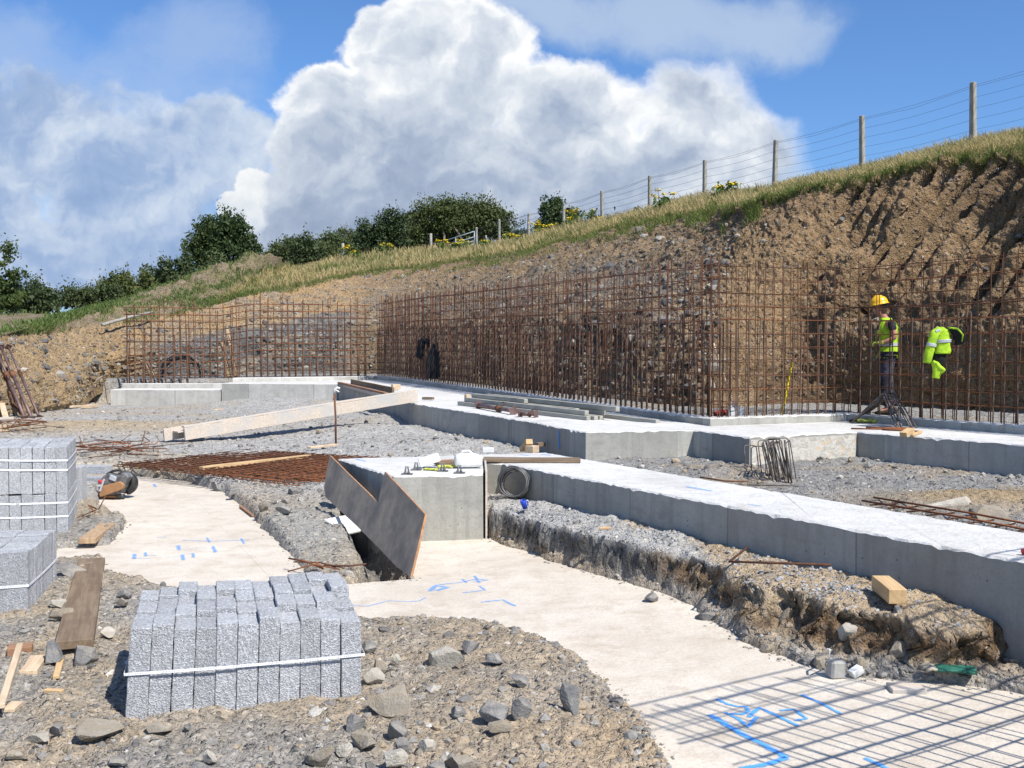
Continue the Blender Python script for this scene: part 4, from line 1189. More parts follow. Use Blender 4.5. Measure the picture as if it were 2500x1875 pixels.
def scree_stones():
    rng = np.random.RandomState(91)
    P, S, Tn = [], [], []
    for i in range(7500):
        t = rng.uniform(6.9, 14.5) if rng.rand() < .8 else rng.uniform(14.5, 20.5)
        r = rng.beta(1.5, 1.5) if t < 14.5 else rng.uniform(.0, .98)
        if t > 12.4: r *= .98
        p = bank_point(t, r)
        big = math.exp(rng.normal(math.log(.042), .55))
        P.append(p); S.append(min(max(big, .02), .27))
    for i in range(260):                                          # fewer on the steep earth face
        t = rng.uniform(2.0, 7.2); r = rng.uniform(0.05, .98)
        P.append(bank_point(t, r)); S.append(min(max(math.exp(rng.normal(math.log(.03), .5)), .012), .13))
    n = len(P)
    scatter("scree_stones", np.array(P), np.array(S), tints(n, rng, [(.15, .145, .14), (.22, .205, .18), (.31, .285, .245), (.245, .185, .12), (.42, .39, .34)], (3, 4, 2.0, 3, .6)), 17, sink=.45)
scree_stones()

# ------------------------------------------------------------------ grass
def blades(name, base, height, width, lean, rndv, mat, seed, kind="stuff"):
    """base (n,3) etc: one bent blade (two quads and a tip) each"""
    rng = np.random.RandomState(seed); n = len(base)
    a = rng.uniform(0, 6.283, n); sx, sy = np.cos(a) * width / 2, np.sin(a) * width / 2
    la = rng.uniform(0, 6.283, n); lx, ly = np.cos(la) * lean, np.sin(la) * lean
    wind = np.array([-.10, .02])
    def ring(f, w):
        x = base[:, 0] + (lx + wind[0] * height) * f * f; y = base[:, 1] + (ly + wind[1] * height) * f * f; z = base[:, 2] + height * f * (1 - .12 * f)
        return np.stack([x - sx * w, y - sy * w, z], -1), np.stack([x + sx * w, y + sy * w, z], -1)
    l0, r0 = ring(0, 1); l1, r1 = ring(.55, .8); l2, r2 = ring(1.0, .25)
    V = np.stack([l0, r0, l1, r1, l2, r2], 1).reshape(-1, 3)
    k = np.arange(n)[:, None] * 6
    F = np.concatenate([k + np.array([[0, 1, 3, 2]]), k + np.array([[2, 3, 5, 4]])])
    me = np_mesh(name, V, F, False)
    set_attr(me, "rnd", np.repeat(np.stack([rndv, rng.rand(n), rng.rand(n)], -1), 6, 0))
    return tag(link_mesh(name, me, MAT[mat]), kind=kind)
def build_grass():
    rng = np.random.RandomState(5)
    B, Hh, Wd, Ln, Rv = [], [], [], [], []
    n = 52000
    tt = rng.uniform(1.0, 15.4, n); rr = 1 + rng.beta(.9, 1.25, n) * 1.03
    cl = fbm(tt * 3.1, rr * 6.0, octv=3, seed=211)
    for i in range(n):
        t, r = tt[i], min(rr[i], 1.99)
        p = bank_point(t, r)
        dist = p[1]
        c = cl[i] + rng.normal(0, .25)
        green = c > (.08 if t < 8 else .2) or r < 1.09
        B.append(p - np.array([0, 0, .03])); h = rng.uniform(.14, .36) * (1.0 if green else 1.35) * (.62 if t < 7 else .9)
        if r < 1.12: h *= .75
        Hh.append(h); Wd.append(rng.uniform(.012, .028) * (dist / 26) ** .8); Ln.append(rng.uniform(.03, .22)); Rv.append(np.clip((.25 if green else .88) + rng.normal(0, .17), 0, 1))
    # tufts hanging over the crest and patches on the upper slope
    for i in range(9000):
        t = rng.uniform(6.3, 12.5) if rng.rand() < .8 else rng.uniform(1.5, 6.3)
        r = 1 - abs(rng.normal(0, .065 if t > 6.3 else .012))
        if r < .6: continue
        if t > 6.3 and fbm(np.array([t * 4.0]), np.array([r * 9]), octv=2, seed=222)[0] < .12 * (1 - r) * 8: continue
        p = bank_point(t, r)
        B.append(p - np.array([0, 0, .02])); Hh.append(rng.uniform(.08, .26)); Wd.append(rng.uniform(.012, .026)); Ln.append(rng.uniform(.04, .2)); Rv.append(np.clip(.2 + rng.normal(0, .2), 0, 1))
    blades("long_grass", np.array(B), np.array(Hh), np.array(Wd), np.array(Ln), np.array(Rv), "grass", 7)
    # green weeds on the spoil mound and on the left bank top
    B, Hh, Wd, Ln, Rv = [], [], [], [], []
    for i in range(26000):
        t = rng.uniform(14.5, 20.9); r = 1 + rng.rand() * .98
        msk = fbm(np.array([t * 2.2]), np.array([r * 5.5]), octv=4, seed=231)[0]
        thr = .0 if t > 17.5 else -.06
        if r < 1.25: thr -= .14
        if msk < thr + rng.normal(0, .05): continue
        p = bank_point(t, r)
        B.append(p - np.array([0, 0, .02])); Hh.append(rng.uniform(.06, .22)); Wd.append(rng.uniform(.02, .045)); Ln.append(rng.uniform(.03, .12)); Rv.append(np.clip(rng.normal(.4, .25), 0, 1))
    blades("ground_weeds", np.array(B), np.array(Hh), np.array(Wd), np.array(Ln), np.array(Rv), "weed", 8)
build_grass()

# ------------------------------------------------------------------ bushes and trees
def leaf_cloud(lobes, n, size, seed, spiky=0.0, aspect=1.6, gap=.3):
    """many small leaf quads in clumps over ellipsoid lobes; lobes: (cx,cy,cz,rx,ry,rz)"""
    rng = np.random.RandomState(seed)
    lobes = np.array(lobes); vol = (lobes[:, 3] * lobes[:, 5]); pr = vol / vol.sum()
    nc = max(12, n // 34)
    k = rng.choice(len(lobes), nc, p=pr)
    d = rng.randn(nc, 3); d /= np.linalg.norm(d, axis=1)[:, None]
    rad = rng.uniform(.45, 1.02, nc) ** .6 * (1 + .17 * np.clip(rng.randn(nc), -2, 1.4))
    cc = lobes[k, :3] + d * lobes[k, 3:] * rad[:, None]
    ctone = rng.rand(nc)
    csz = rng.uniform(.07, .18, nc) * np.mean(lobes[:, 3]) + size
    ci = rng.randint(nc, size=n)
    off = np.clip(rng.randn(n, 3), -1.5, 1.5) * csz[ci][:, None] * np.array([.8, .8, .65])
    p = cc[ci] + off
    if spiky:
        sp = rng.rand(n) < spiky
        top = np.minimum(rng.exponential(.13, n), .5) * sp
        p[:, 2] += top * (d[ci, 2] > -.1)
    ax = rng.randn(n, 3) + np.array([0, 0, .5 + 1.5 * spiky]); ax /= np.linalg.norm(ax, axis=1)[:, None]
    bx = np.cross(ax, rng.randn(n, 3)); bx /= np.linalg.norm(bx, axis=1)[:, None]
    s = size * rng.uniform(.6, 1.4, n)[:, None]
    A = ax * s * aspect * .5; Bv = bx * s * .5
    V = np.stack([p - A, p + Bv * .9, p + A, p - Bv * .9], 1).reshape(-1, 3)
    F = np.arange(n * 4).reshape(n, 4)
    rv = np.clip(.55 * ctone[ci] + .45 * rng.rand(n), 0, 1)
    return V, F, np.repeat(np.stack([rv, rng.rand(n), rng.rand(n)], -1), 4, 0)
def limb(mb, a, b, r0, r1, rng, bend=.15, n=6):
    a, b = Vector(a), Vector(b); pts = []
    L = (b - a).length
    off = Vector((rng.uniform(-1, 1), rng.uniform(-1, 1), rng.uniform(-.3, .6))) * L * bend
    for i in range(n + 1):
        t = i / n
        pts.append(a.lerp(b, t) + off * math.sin(t * math.pi) + Vector((rng.uniform(-1, 1), rng.uniform(-1, 1), 0)) * L * .015)
    mb.tube(pts, [r0 + (r1 - r0) * (i / n) for i in range(n + 1)], 6)
def bush(name, u0, u1, vtop, vbase, D, nl, label, cat, group, mat="gorse", seed=0, lobes=None, leaf=.07, spiky=.25, trunk_h=.35, ndens=1.0, legs=3):
    """a bush standing where the picture shows it: sides u0..u1, top vtop, foot vbase (pixels of the photograph), D metres away"""
    rng = random.Random(seed)
    base = PD((u0 + u1) / 2, vbase, D); zg = hill_z(base.x, base.y)
    w = (u1 - u0) / 2500 * D; top = PD(u0, vtop, D).z; z0 = min(zg, base.z) - .1
    h = top - z0
    root = empty(name, (base.x, D, z0), label=label, cat=cat, group=group)
    if lobes is None:
        lobes = []
        for i in range(nl):
            fx = (i + .5) / nl * 2 - 1 + rng.uniform(-.2, .2)
            fz = rng.uniform(.45, .78) * (1 - .28 * abs(fx))
            lobes.append((fx * w * .38, rng.uniform(-.2, .2) * w, fz * h, w * rng.uniform(.16, .28), w * rng.uniform(.2, .3), h * rng.uniform(.2, .32)))
        lobes.append((0, 0, h * .42, w * .42, w * .3, h * .36))
    else:
        lobes = [(a * w / 2, b * w / 2, c * h, d * w / 2, d * w / 2 * .8, e * h) for a, b, c, d, e in lobes]
    area = w * h
    n = int(ndens * min(60000, max(1400, area / (leaf * leaf) * 5.5)))
    V, F, A = leaf_cloud(lobes, n, leaf, seed, spiky)
    inner = [(l[0], l[1], l[2] - .06 * l[5], l[3] * .74, l[4] * .74, l[5] * .74) for l in lobes]
    V2, F2, A2 = leaf_cloud(inner, int(n * .30 * (1 if ndens > .8 else .4)), leaf * 1.9, seed + 50, 0)
    F2 = F2 + len(V); V = np.concatenate([V, V2]); F = np.concatenate([F, F2]); A = np.concatenate([A, A2])
    V[:, 2] = np.maximum(V[:, 2], -.05)
    me = np_mesh("crown", V, F, False); set_attr(me, "rnd", A)
    link_mesh("crown", me, MAT[mat], root)
    mb = MB()
    for i in range(legs):
        x = rng.uniform(-.25, .25) * w
        l = lobes[rng.randrange(len(lobes))]
        limb(mb, (x, rng.uniform(-.1, .1) * w, -.1), (l[0] * .8 + x * .2, l[1] * .6, l[2] + .2 * l[5]), .045 + .012 * w, .015, rng)
    mb.build("trunk", MAT["bark"], root)
    return root
k_ = 1.1302
def B(x0, x1, yt, yb): return (x0 * k_, x1 * k_, yt * k_, yb * k_)
hg = "gorse bushes along the hilltop"
bush("gorse_bush", *B(868, 1105, 424, 545), 62, 6, "largest gorse bush behind the field gate, bare pale stems showing under its dark crown", "bush", hg, seed=3, leaf=.08, spiky=.35, legs=9,
     lobes=[(-.75, 0, .55, .26, .28), (-.45, .1, .66, .34, .30), (-.1, 0, .72, .36, .28), (.2, .1, .72, .36, .27), (.52, 0, .66, .36, .30), (.8, 0, .58, .22, .25), (0, .3, .52, .75, .22), (-.2, .3, .25, .4, .2)])
bush("gorse_bush", *B(765, 880, 452, 550), 60, 4, "ragged pine-like gorse bush left of the biggest bush, its two tops uneven", "bush", hg, seed=4, leaf=.08, spiky=.4,
     lobes=[(-.55, 0, .5, .38, .3), (.0, 0, .62, .35, .3), (.45, 0, .70, .34, .3), (.8, 0, .55, .25, .3), (0, .2, .35, .85, .3)])
bush("gorse_bush", *B(690, 775, 492, 565), 58, 3, "low rounded gorse bush between the spoil mound and the first fence post", "bush", hg, seed=5, leaf=.08, spiky=.35)
bush("gorse_bush", *B(622, 700, 508, 590), 55, 3, "dark gorse bush directly behind the right end of the spoil mound", "bush", hg, seed=6, leaf=.08, spiky=.35)
bush("gorse_bush", *B(545, 645, 520, 575), 58, 4, "low gorse hedge piece right of the round leafy tree", "bush", hg, seed=7, leaf=.08, spiky=.35)
bush("gorse_bush", *B(310, 420, 538, 620), 52, 4, "bright topped gorse bush just left of the round leafy tree", "bush", hg, seed=8, leaf=.08, spiky=.4)
bush("gorse_bush", *B(236, 335, 562, 650), 48, 4, "gorse bush at the left foot of the spoil mound, next to the lower hedge", "bush", hg, seed=9, leaf=.075, spiky=.4)
bush("gorse_bush", *B(400, 560, 552, 600), 54, 5, "low strip of gorse below the round leafy tree, on the mound's crest", "bush", hg, seed=20, leaf=.075, spiky=.4)
bush("gorse_bush", *B(120, 255, 604, 672), 44, 5, "low spiky gorse bush, the right one of the low hedge at the far left", "bush", hg, seed=10, leaf=.07, spiky=.5)
bush("gorse_bush", *B(10, 140, 604, 682), 41, 5, "low spiky gorse bush in the middle of the hedge at the far left", "bush", hg, seed=11, leaf=.07, spiky=.5)
bush("gorse_bush", *B(-120, 30, 612, 692), 39, 5, "low gorse bush cut by the left edge, under the leaning tree", "bush", hg, seed=12, leaf=.07, spiky=.5)
bush("gorse_bush", *B(590, 730, 500, 590), 57, 4, "gorse filling the gap right of the spoil mound's top", "bush", hg, seed=31, leaf=.08, spiky=.35)
bush("gorse_bush", *B(705, 815, 478, 575), 61, 4, "taller gorse between the low rounded bush and the pine-like one", "bush", hg, seed=32, leaf=.08, spiky=.4)
bush("gorse_bush", *B(560, 640, 528, 590), 60, 3, "low gorse just right of the round leafy tree's foot", "bush", hg, seed=33, leaf=.08, spiky=.35)
bush("gorse_bush", *B(855, 930, 470, 560), 64, 3, "gorse closing the gap left of the biggest bush", "bush", hg, seed=34, leaf=.08, spiky=.4)
bush("gorse_bush", *B(215, 300, 585, 660), 46, 3, "gorse closing the gap between the left hedge and the mound", "bush", hg, seed=35, leaf=.075, spiky=.45)
bush("round_tree", *B(400, 560, 448, 562), 60, 5, "round dark green broadleaf tree standing alone on the skyline left of the big cloud", "tree", None, "leaf", 13, leaf=.10, spiky=.15, legs=6,
     lobes=[(-.7, 0, .52, .30, .26), (-.35, 0, .66, .32, .25), (.05, 0, .76, .36, .25), (.45, 0, .66, .34, .27), (.78, 0, .50, .28, .24), (0, .2, .42, .75, .34)])
bush("round_tree", *B(1155, 1262, 413, 495), 58, 4, "dark rounded tree behind the fence, right of the gate and beside a post", "tree", None, "leaf", 14, leaf=.095, spiky=.2,
     lobes=[(-.35, 0, .5, .55, .4), (-.1, 0, .72, .36, .27), (.55, 0, .6, .36, .26), (.1, 0, .3, .8, .3)])
bush("willow_bush", *B(1080, 1160, 455, 505), 66, 3, "thin grey green bush between the biggest gorse and the dark rounded tree", "bush", None, "paleleaf", 15, leaf=.08, spiky=.2, ndens=.55)
bush("small_shrub", *B(1308, 1345, 438, 468), 52, 2, "small dark shrub under the fence wires, the left one of two", "bush", None, "leaf", 16, leaf=.09, spiky=.2, ndens=.7)
bush("small_shrub", *B(1365, 1398, 444, 466), 48, 2, "small dark shrub under the fence wires, nearer to the tall posts", "bush", None, "leaf", 17, leaf=.08, spiky=.2, ndens=.7)
bush("leaning_tree", *B(-140, 58, 512, 680), 37, 5, "broadleaf tree entering at the left edge with open branches reaching right", "tree", None, "leaf", 18, leaf=.08, spiky=.1, ndens=.55, legs=8,
     lobes=[(-.2, 0, .62, .5, .3), (.45, 0, .80, .26, .14), (.72, 0, .86, .2, .08), (.8, 0, .58, .2, .07), (.55, 0, .50, .3, .12), (.8, 0, .30, .22, .1), (.2, 0, .3, .6, .3)])

# ragwort along the fence
def ragwort(u, v, D, h, n, seed, label):
    rng = random.Random(seed)
    p = PD(u, v, D)                                   # v: top of the flower head
    z1 = p.z; z0 = hill_z(p.x, p.y)
    if z1 - z0 > 1.5 or z1 < z0 + .25: z0 = z1 - h
    root = empty("ragwort_plant", (p.x, p.y, z0), label=label, cat="wildflower", group="yellow ragwort plants along the fence")
    H = z1 - z0
    ms = MB()
    for i in range(n):
        a = rng.uniform(0, 6.28); r = rng.uniform(.05, .42) * (.7 + .4 * H)
        tip = Vector((math.cos(a) * r, math.sin(a) * r, H * rng.uniform(.72, 1.0)))
        ms.tube([(math.cos(a) * .03, math.sin(a) * .03, 0), tip * .55 + Vector((0, 0, .06)), tip], .009, 4)
        mf = MB()
        for k in range(13):
            c = tip + Vector((rng.gauss(0, .048), rng.gauss(0, .048), rng.gauss(.0, .02)))
            s = rng.uniform(.022, .045)
            t1, t2 = rng.uniform(-.5, .5), rng.uniform(-.5, .5)
            mf.add([c + Vector((math.cos(q) * s, math.sin(q) * s, s * (t1 * math.cos(q) + t2 * math.sin(q)))) for q in (0, 1.05, 2.1, 3.14, 4.2, 5.25)] + [c + Vector((0, 0, s * .5))], [(j, (j + 1) % 6, 6) for j in range(6)])
        mf.build("flower_head", MAT["flower"], root)
    V, F, A = leaf_cloud([(0, 0, H * .45, .2, .2, H * .4)], 90, .10, seed)
    me = np_mesh("leaves", V, F, False); set_attr(me, "rnd", A)
    ms.build("stem", MAT["stem"], root)
    link_mesh("leaves", me, MAT["weed"], root)
rl = [(845, 598, 54, .9, 6, "ragwort in flower right of the lowest fence post at the left"), (868, 612, 53, .7, 4, "small ragwort two steps right of the lowest fence post"),
      (943, 595, 55, 1.0, 6, "ragwort in flower in front of the ragged gorse bush"), (1003, 615, 54, .6, 4, "short ragwort in the dry grass below the biggest gorse bush"),
      (1078, 584, 54, .9, 8, "broad ragwort clump at the left end of the field gate"), (1112, 590, 52, .7, 5, "ragwort in front of the middle of the field gate"), (1133, 584, 53, .8, 5, "ragwort at the latch post of the field gate"),
      (1186, 586, 51, .8, 5, "ragwort between the gate post and the next fence post"),
      (1240, 570, 50, .8, 8, "wide ragwort clump left of the post below the grey green bush"), (1267, 572, 50, .8, 5, "ragwort touching the post below the grey green bush"),
      (1315, 541, 49, 1.0, 9, "dense ragwort clump below the dark rounded tree"), (1322, 560, 47, .8, 8, "low dense ragwort clump nearest the scree edge"), (1352, 545, 47, .7, 5, "ragwort clump just left of the post in front of the dark tree"),
      (1402, 510, 46, 1.0, 9, "tall ragwort clump right of the post in front of the dark tree"), (1390, 528, 45, .7, 4, "shorter ragwort under the tall clump right of the dark tree"),
      (1447, 512, 43, 1.0, 3, "single tall ragwort left of the shrub under the wires"), (1450, 530, 43, .6, 4, "low ragwort left of the shrub under the wires"),
      (1617, 466, 33, 1.0, 6, "bright ragwort standing against the sky between two tall posts"), (1757, 454, 29, .6, 4, "pale small ragwort left of a brighter one near the third post from the right"),
      (1790, 442, 29, .8, 6, "round ragwort left of the third post from the right"), (2338, 356, 22.5, .5, 3, "small ragwort in the grass by the rightmost post")]
for i, (u, v, D, h, n, lb) in enumerate(rl): ragwort(u, v, D, h, n, 300 + i, lb)

# ------------------------------------------------------------------ the fence on the crest
def build_fence():
    root = empty("wire_fence", tuple(PD(1891, 456, 30)), label="post and wire fence climbing the grassy crest to the right", cat="fence")
    ox = root.location
    posts = [(2680, 100, 280, 18.6), (2378, 201, 347, 21.9), (2107, 282, 403, 25.6), (1891, 342, 458, 29.6), (1721, 391, 485, 33.8), (1587, 429, 516, 38.3), (1471, 466, 530, 43.0), (1376, 495, 567, 47.0), (1290, 521, 584, 51.0), (1219, 535, 602, 54.0), (1163, 555, 606, 56.5)]
    tops = []
    rng = random.Random(4)
    for (u, vt, vb, D) in posts:
        t = PD(u, vt, D); b = PD(u, vb, D)
        zg = min(hill_z(b.x, b.y), b.z + .1) - .3
        H = t.z - zg
        mb = MB()
        mb.box((0, 0, H / 2), (.125, .125, H), taper=.86)
        o = mb.build("fence_post", MAT["post"], root, .012, loc=(t.x - ox.x, t.y - ox.y, zg - ox.z), rot=(rng.uniform(-.02, .02), rng.uniform(-.02, .02), .5))
        tops.append((Vector((t.x, t.y, t.z)) - ox, H))
    for k, dz in enumerate((.06, .10, .32, .55, .78, 1.0)):
        mb = MB()
        for i in range(len(tops) - 1):
            a, b = tops[i][0] - Vector((0, 0, dz)), tops[i + 1][0] - Vector((0, 0, dz))
            mid = (a + b) / 2 - Vector((0, 0, .05 if k != 1 else .08))
            q1 = a.lerp(b, .25) - Vector((0, 0, .035)); q3 = a.lerp(b, .75) - Vector((0, 0, .035))
            r = [.0028 * (p.y + ox.y) / 22 for p in (a, q1, mid, q3, b)]
            mb.tube([a, q1, mid, q3, b], r, 4, caps=False)
        mb.build("wire", MAT["wire"], root)
build_fence()
def lone_post(u, vt, vb, D, lb, r=.08, tilt=0.0):
    t = PD(u, vt, D); zg = PD(u, vb, D).z - .3
    mb = MB(); H = t.z - zg
    mb.tube([(0, 0, 0), (0, 0, H * .5), (0, 0, H)], [r, r * .97, r * .9], 8)
    tag(mb.build("fence_post", MAT["post"], loc=(t.x, t.y, zg), rot=(0, tilt, 0)), lb, "fence post", "old round posts on the hilltop")
lone_post(837, 594, 640, 54, "old round post at the left end of the ragwort row")
lone_post(1052, 570, 610, 58, "old round post left of the field gate, before the bare stems")
lone_post(1194, 574, 600, 55, "thin leaning post between the gate and the next fence post", .05, -.2)
def gate():
    a = PD(1068, 594, 58); b = PD(1158, 565, 57)
    zg = hill_z(b.x, b.y)
    root = empty("field_gate", (b.x, b.y, b.z - 1.1), label="blue grey tubular field gate standing half open before the biggest bush", cat="gate")
    o = root.location
    L = Vector((a.x, a.y, a.z)) - o; R = Vector((b.x, b.y, b.z)) - o
    L2 = Vector((L.x * 1.0, L.y, L.z))
    dz = [0, -.30, -.52, -.72, -.9]
    for d in dz:
        mb = MB(); mb.tube([R + Vector((0, 0, d)), L2 + Vector((0, 0, d))], .035, 6); mb.build("rail", MAT["gate"], root)
    for f in (0.0, .5, 1.0):
        p = R.lerp(L2, f); mb = MB(); mb.tube([p + Vector((0, 0, .02)), p + Vector((0, 0, -.92))], .035, 6); mb.build("stile", MAT["gate"], root)
gate()
# pole lying along the left crest
mb = MB(); pA, pB = PD(250, 793, 32.5), PD(372, 762, 35.0)
mb.tube([pA, pA.lerp(pB, .5) + Vector((0, 0, .03)), pB], [.055, .05, .045], 8)
tag(mb.build("timber_pole", MAT["post"]), "long pale pole lying on the grassy edge above the left earth bank", "pole")
# ------------------------------------------------------------------ rebar mesh walls
RB = MB(); RB.tube([(0, 0, 0), (0, 0, .5), (0, 0, 1)], 1.0, 6)
def unit_bar(name, mats):
    me = RB.mesh(name); me.materials.append(mats); return me
BARV = unit_bar("vertical_bar", MAT["rust"]); BARS_ = unit_bar("starter_bar", MAT["starter"])
def mesh_wall(label, a, b, zb, height, spacing=.2, r=.008, off=.2, starters=1.5, seed=0, name="rebar_mesh", hs=None, thick_h=None, cap=100, top_var=.06, z_hor0=.22, st_every=1, group="rusty rebar mesh walls"):
    rng = random.Random(seed)
    a, b = Vector((a[0], a[1], 0)), Vector((b[0], b[1], 0))
    d = (b - a).normalized(); L = (b - a).length
    nrm = Vector((-d.y, d.x, 0))
    zb = zb if callable(zb) else (lambda x, y, z=zb: z)
    root = empty(name, (a.x, a.y, zb(a.x, a.y)), label=label, cat="rebar mesh", group=group)
    o = root.location.copy()
    n = int(L / spacing) + 1
    # nearest bars first in line for an object of their own
    order = sorted(range(n), key=lambda i: (a + d * i * spacing).y)
    own = set(order[:cap])
    rest = MB()
    def vert(p, h, rr, me, nm, split):
        t1, t2 = rng.gauss(0, .013), rng.gauss(0, .013)
        if split:
            link_mesh(nm, me, None, root, p - o, (t1, t2, rng.uniform(0, 6)), (rr, rr, h))
        else:
            rest.tube([p - o, p - o + Vector((t2 * h, -t1 * h, h))], rr, 5)
    for i in range(n):
        p = a + d * (i * spacing + rng.uniform(-.018, .018)); z = zb(p.x, p.y)
        far = max(1.0, (p.y / 17.0) ** .55)
        vert(Vector((p.x, p.y, z - .06)), height + rng.uniform(-top_var, top_var), r * far, BARV, "vertical_bar", i in own)
        if starters and i % st_every == 0:
            p2 = p + d * .035
            vert(Vector((p2.x, p2.y, z - .06)), starters * rng.uniform(.96, 1.05), r * 1.5 * far, BARS_, "starter_bar", i in own)
    main_rest = rest
    rest = MB()
    for i in range(n):                                    # the second face of the cage
        p = a + d * (i * spacing + .02) + nrm * off; z = zb(p.x, p.y)
        far = max(1.0, (p.y / 17.0) ** .55)
        vert(Vector((p.x, p.y, z - .15)), height + rng.uniform(-top_var, top_var) + .05, r * far, BARV, "vertical_bar", False)
        if starters and i % 2 == 0: vert(Vector((p.x, p.y, z - .15)) + d * .03, starters * rng.uniform(.9, 1.05), r * 1.45 * far, BARS_, "starter_bar", False)
    rest.build("rear_bars", MAT["rust"], root)["kind"] = "stuff"
    if main_rest.v: main_rest.build("far_bars", MAT["rust"], root)["kind"] = "stuff"
    hz = hs or [z_hor0 + .205 * k for k in range(int((height - z_hor0 - .03) / .205) + 1)]
    for lay in (0, 1):
        for k, h in enumerate(hz):
            m = MB(); pts, rs = [], []
            e0, e1 = rng.uniform(-.15, .05), rng.uniform(-.05, .15)
            hh = h + rng.uniform(-.015, .015); ns = max(2, int(L / .9))
            for j in range(ns + 1):
                s = e0 + (L + e1 - e0) * j / ns
                p = a + d * s + nrm * (-.012 + lay * (off + .02))
                pts.append(Vector((p.x, p.y, zb(p.x, p.y) + hh + rng.gauss(0, .007))) - o)
                rs.append(r * (.9 if not (thick_h and k in thick_h) else 1.5) * max(1.0, (p.y / 17.0) ** .55))
            m.tube(pts, rs, 5); m.build("horizontal_bar", MAT["rustlight" if rng.random() < .3 else "rust"], root)
    return root
kz = lambda x, y: foot_z(x, y) + .11
mesh_wall("long rusty mesh wall receding to the far left, black jackets hung on it", K0 + Vector((.12, .10, 0)), K1 + Vector((.10, .14, 0)), kz, 2.5, .185, .0078, .2, 1.55, 1, top_var=.10)
mesh_wall("short rusty mesh wall turning back from the near corner, a shovel behind it", K1 + Vector((.12, .14, 0)), K2 + Vector((.02, .14, 0)), kz, 2.38, .17, .0066, .2, 1.5, 2)
mesh_wall("rusty mesh wall at the right edge, the worker standing behind it", K2 + Vector((.06, .12, 0)), K4 + Vector((.12, .05, 0)), kz, 2.42, .19, .0068, .2, 1.52, 3, thick_h=(7,))
mesh_wall("rusty mesh wall square to the view at the far left, on stepped footings", (-11.5, 30.6), (K0.x - .1, K0.y - .02 + .12), lambda x, y: .85 if x < -8.33 else 1.0 + (x + 8.3) * 0 , 2.45, .215, .0082, .2, 1.75, 4, top_var=.25)
mesh_wall("rusty mesh wall beyond the right edge, its crossed shadow on the slab", (1.95, 3.42), (6.2, 6.08), 0.0, 2.6, .15, .006, .13, 0, 6, z_hor0=.25, thick_h=(2, 5, 8, 11))
for i, o_ in enumerate([(-11.9, 30.1), (-12.05, 29.6)]):
    m = MB(); m.tube([(0, 0, 0), (-.08, 0, .6), (-.22, .05, 1.2)], .011, 6)
    tag(m.build("loose_bar", MAT["rust"], loc=(o_[0], o_[1], gz(*o_) - .05)), "dark bent bar leaning on the earth at the left end of the footing" if i == 0 else "second dark bent bar, a step nearer the scaffold props", "steel bar")

# ------------------------------------------------------------------ packs of concrete blocks
def block_mesh(seed):
    rng = random.Random(seed)
    bm = bmesh.new(); bmesh.ops.create_cube(bm, size=1.0)
    for v in bm.verts: v.co = Vector((v.co.x * .0975, v.co.y * .2125, (v.co.z + .5) * .44))
    bmesh.ops.bevel(bm, geom=bm.edges[:], offset=.0035, segments=1, affect="EDGES")
    bmesh.ops.subdivide_edges(bm, edges=[e for e in bm.edges if e.calc_length() > .05], cuts=9, use_grid_fill=True)
    for v in bm.verts:
        k = rng.uniform(-1, 1)
        v.co += Vector((rng.uniform(-1, 1), rng.uniform(-1, 1), k)) * .0016
    me = bpy.data.meshes.new("concrete_block"); bm.to_mesh(me); bm.free(); me.materials.append(MAT["block"])
    return me
BLK = [block_mesh(s) for s in range(5)]
def block(mtx, label, group, rng):
    o = bpy.data.objects.new("concrete_block", rng.choice(BLK)); o.matrix_world = mtx
    if rng.random() < .5: o.matrix_world = mtx @ Matrix.Rotation(math.pi, 4, "Z")
    col.objects.link(o)
    return tag(o, label, "concrete block", group)
def strap(M, w, d, z, label, slant=0.0, wd=.017, ew=.004):
    """band round a pack w wide (x) and d deep (y), lower left front corner at M's origin"""
    e = ew
    c = [(-e, -e), (w + e, -e), (w + e, d + e), (-e, d + e), (-e, -e)]
    vs, fs, uv = [], [], []
    s = 0; st = []
    for i in range(4):
        a, b = Vector((*c[i], z)), Vector((*c[i + 1], z))
        k = 12
        for j in range(k + (1 if i == 3 else 0)):
            t = j / k; p = a.lerp(b, t)
            L = (b - a).length
            sag = -.006 * math.sin(t * math.pi) + slant * (p.x / w)
            st.append((p + Vector((0, 0, sag)), s + t * L))
        s += (b - a).length
    for p, q in st: vs += [M @ (p - Vector((0, 0, wd / 2))), M @ (p + Vector((0, 0, wd / 2)))]; uv.append(q)
    for i in range(len(st) - 1): fs.append((2 * i, 2 * i + 2, 2 * i + 3, 2 * i + 1))
    me = bpy.data.meshes.new("packing_strap"); me.from_pydata([tuple(v) for v in vs], [], fs)
    ul = me.uv_layers.new(name="UVMap")
    for lp in me.loops: ul.data[lp.index].uv = (uv[lp.vertex_index // 2], lp.vertex_index % 2)
    o = link_mesh("packing_strap", me, MAT["strap"])
    so_ = o.modifiers.new("thick", "SOLIDIFY"); so_.thickness = .0015
    return tag(o, label, "strap", "white packing straps")
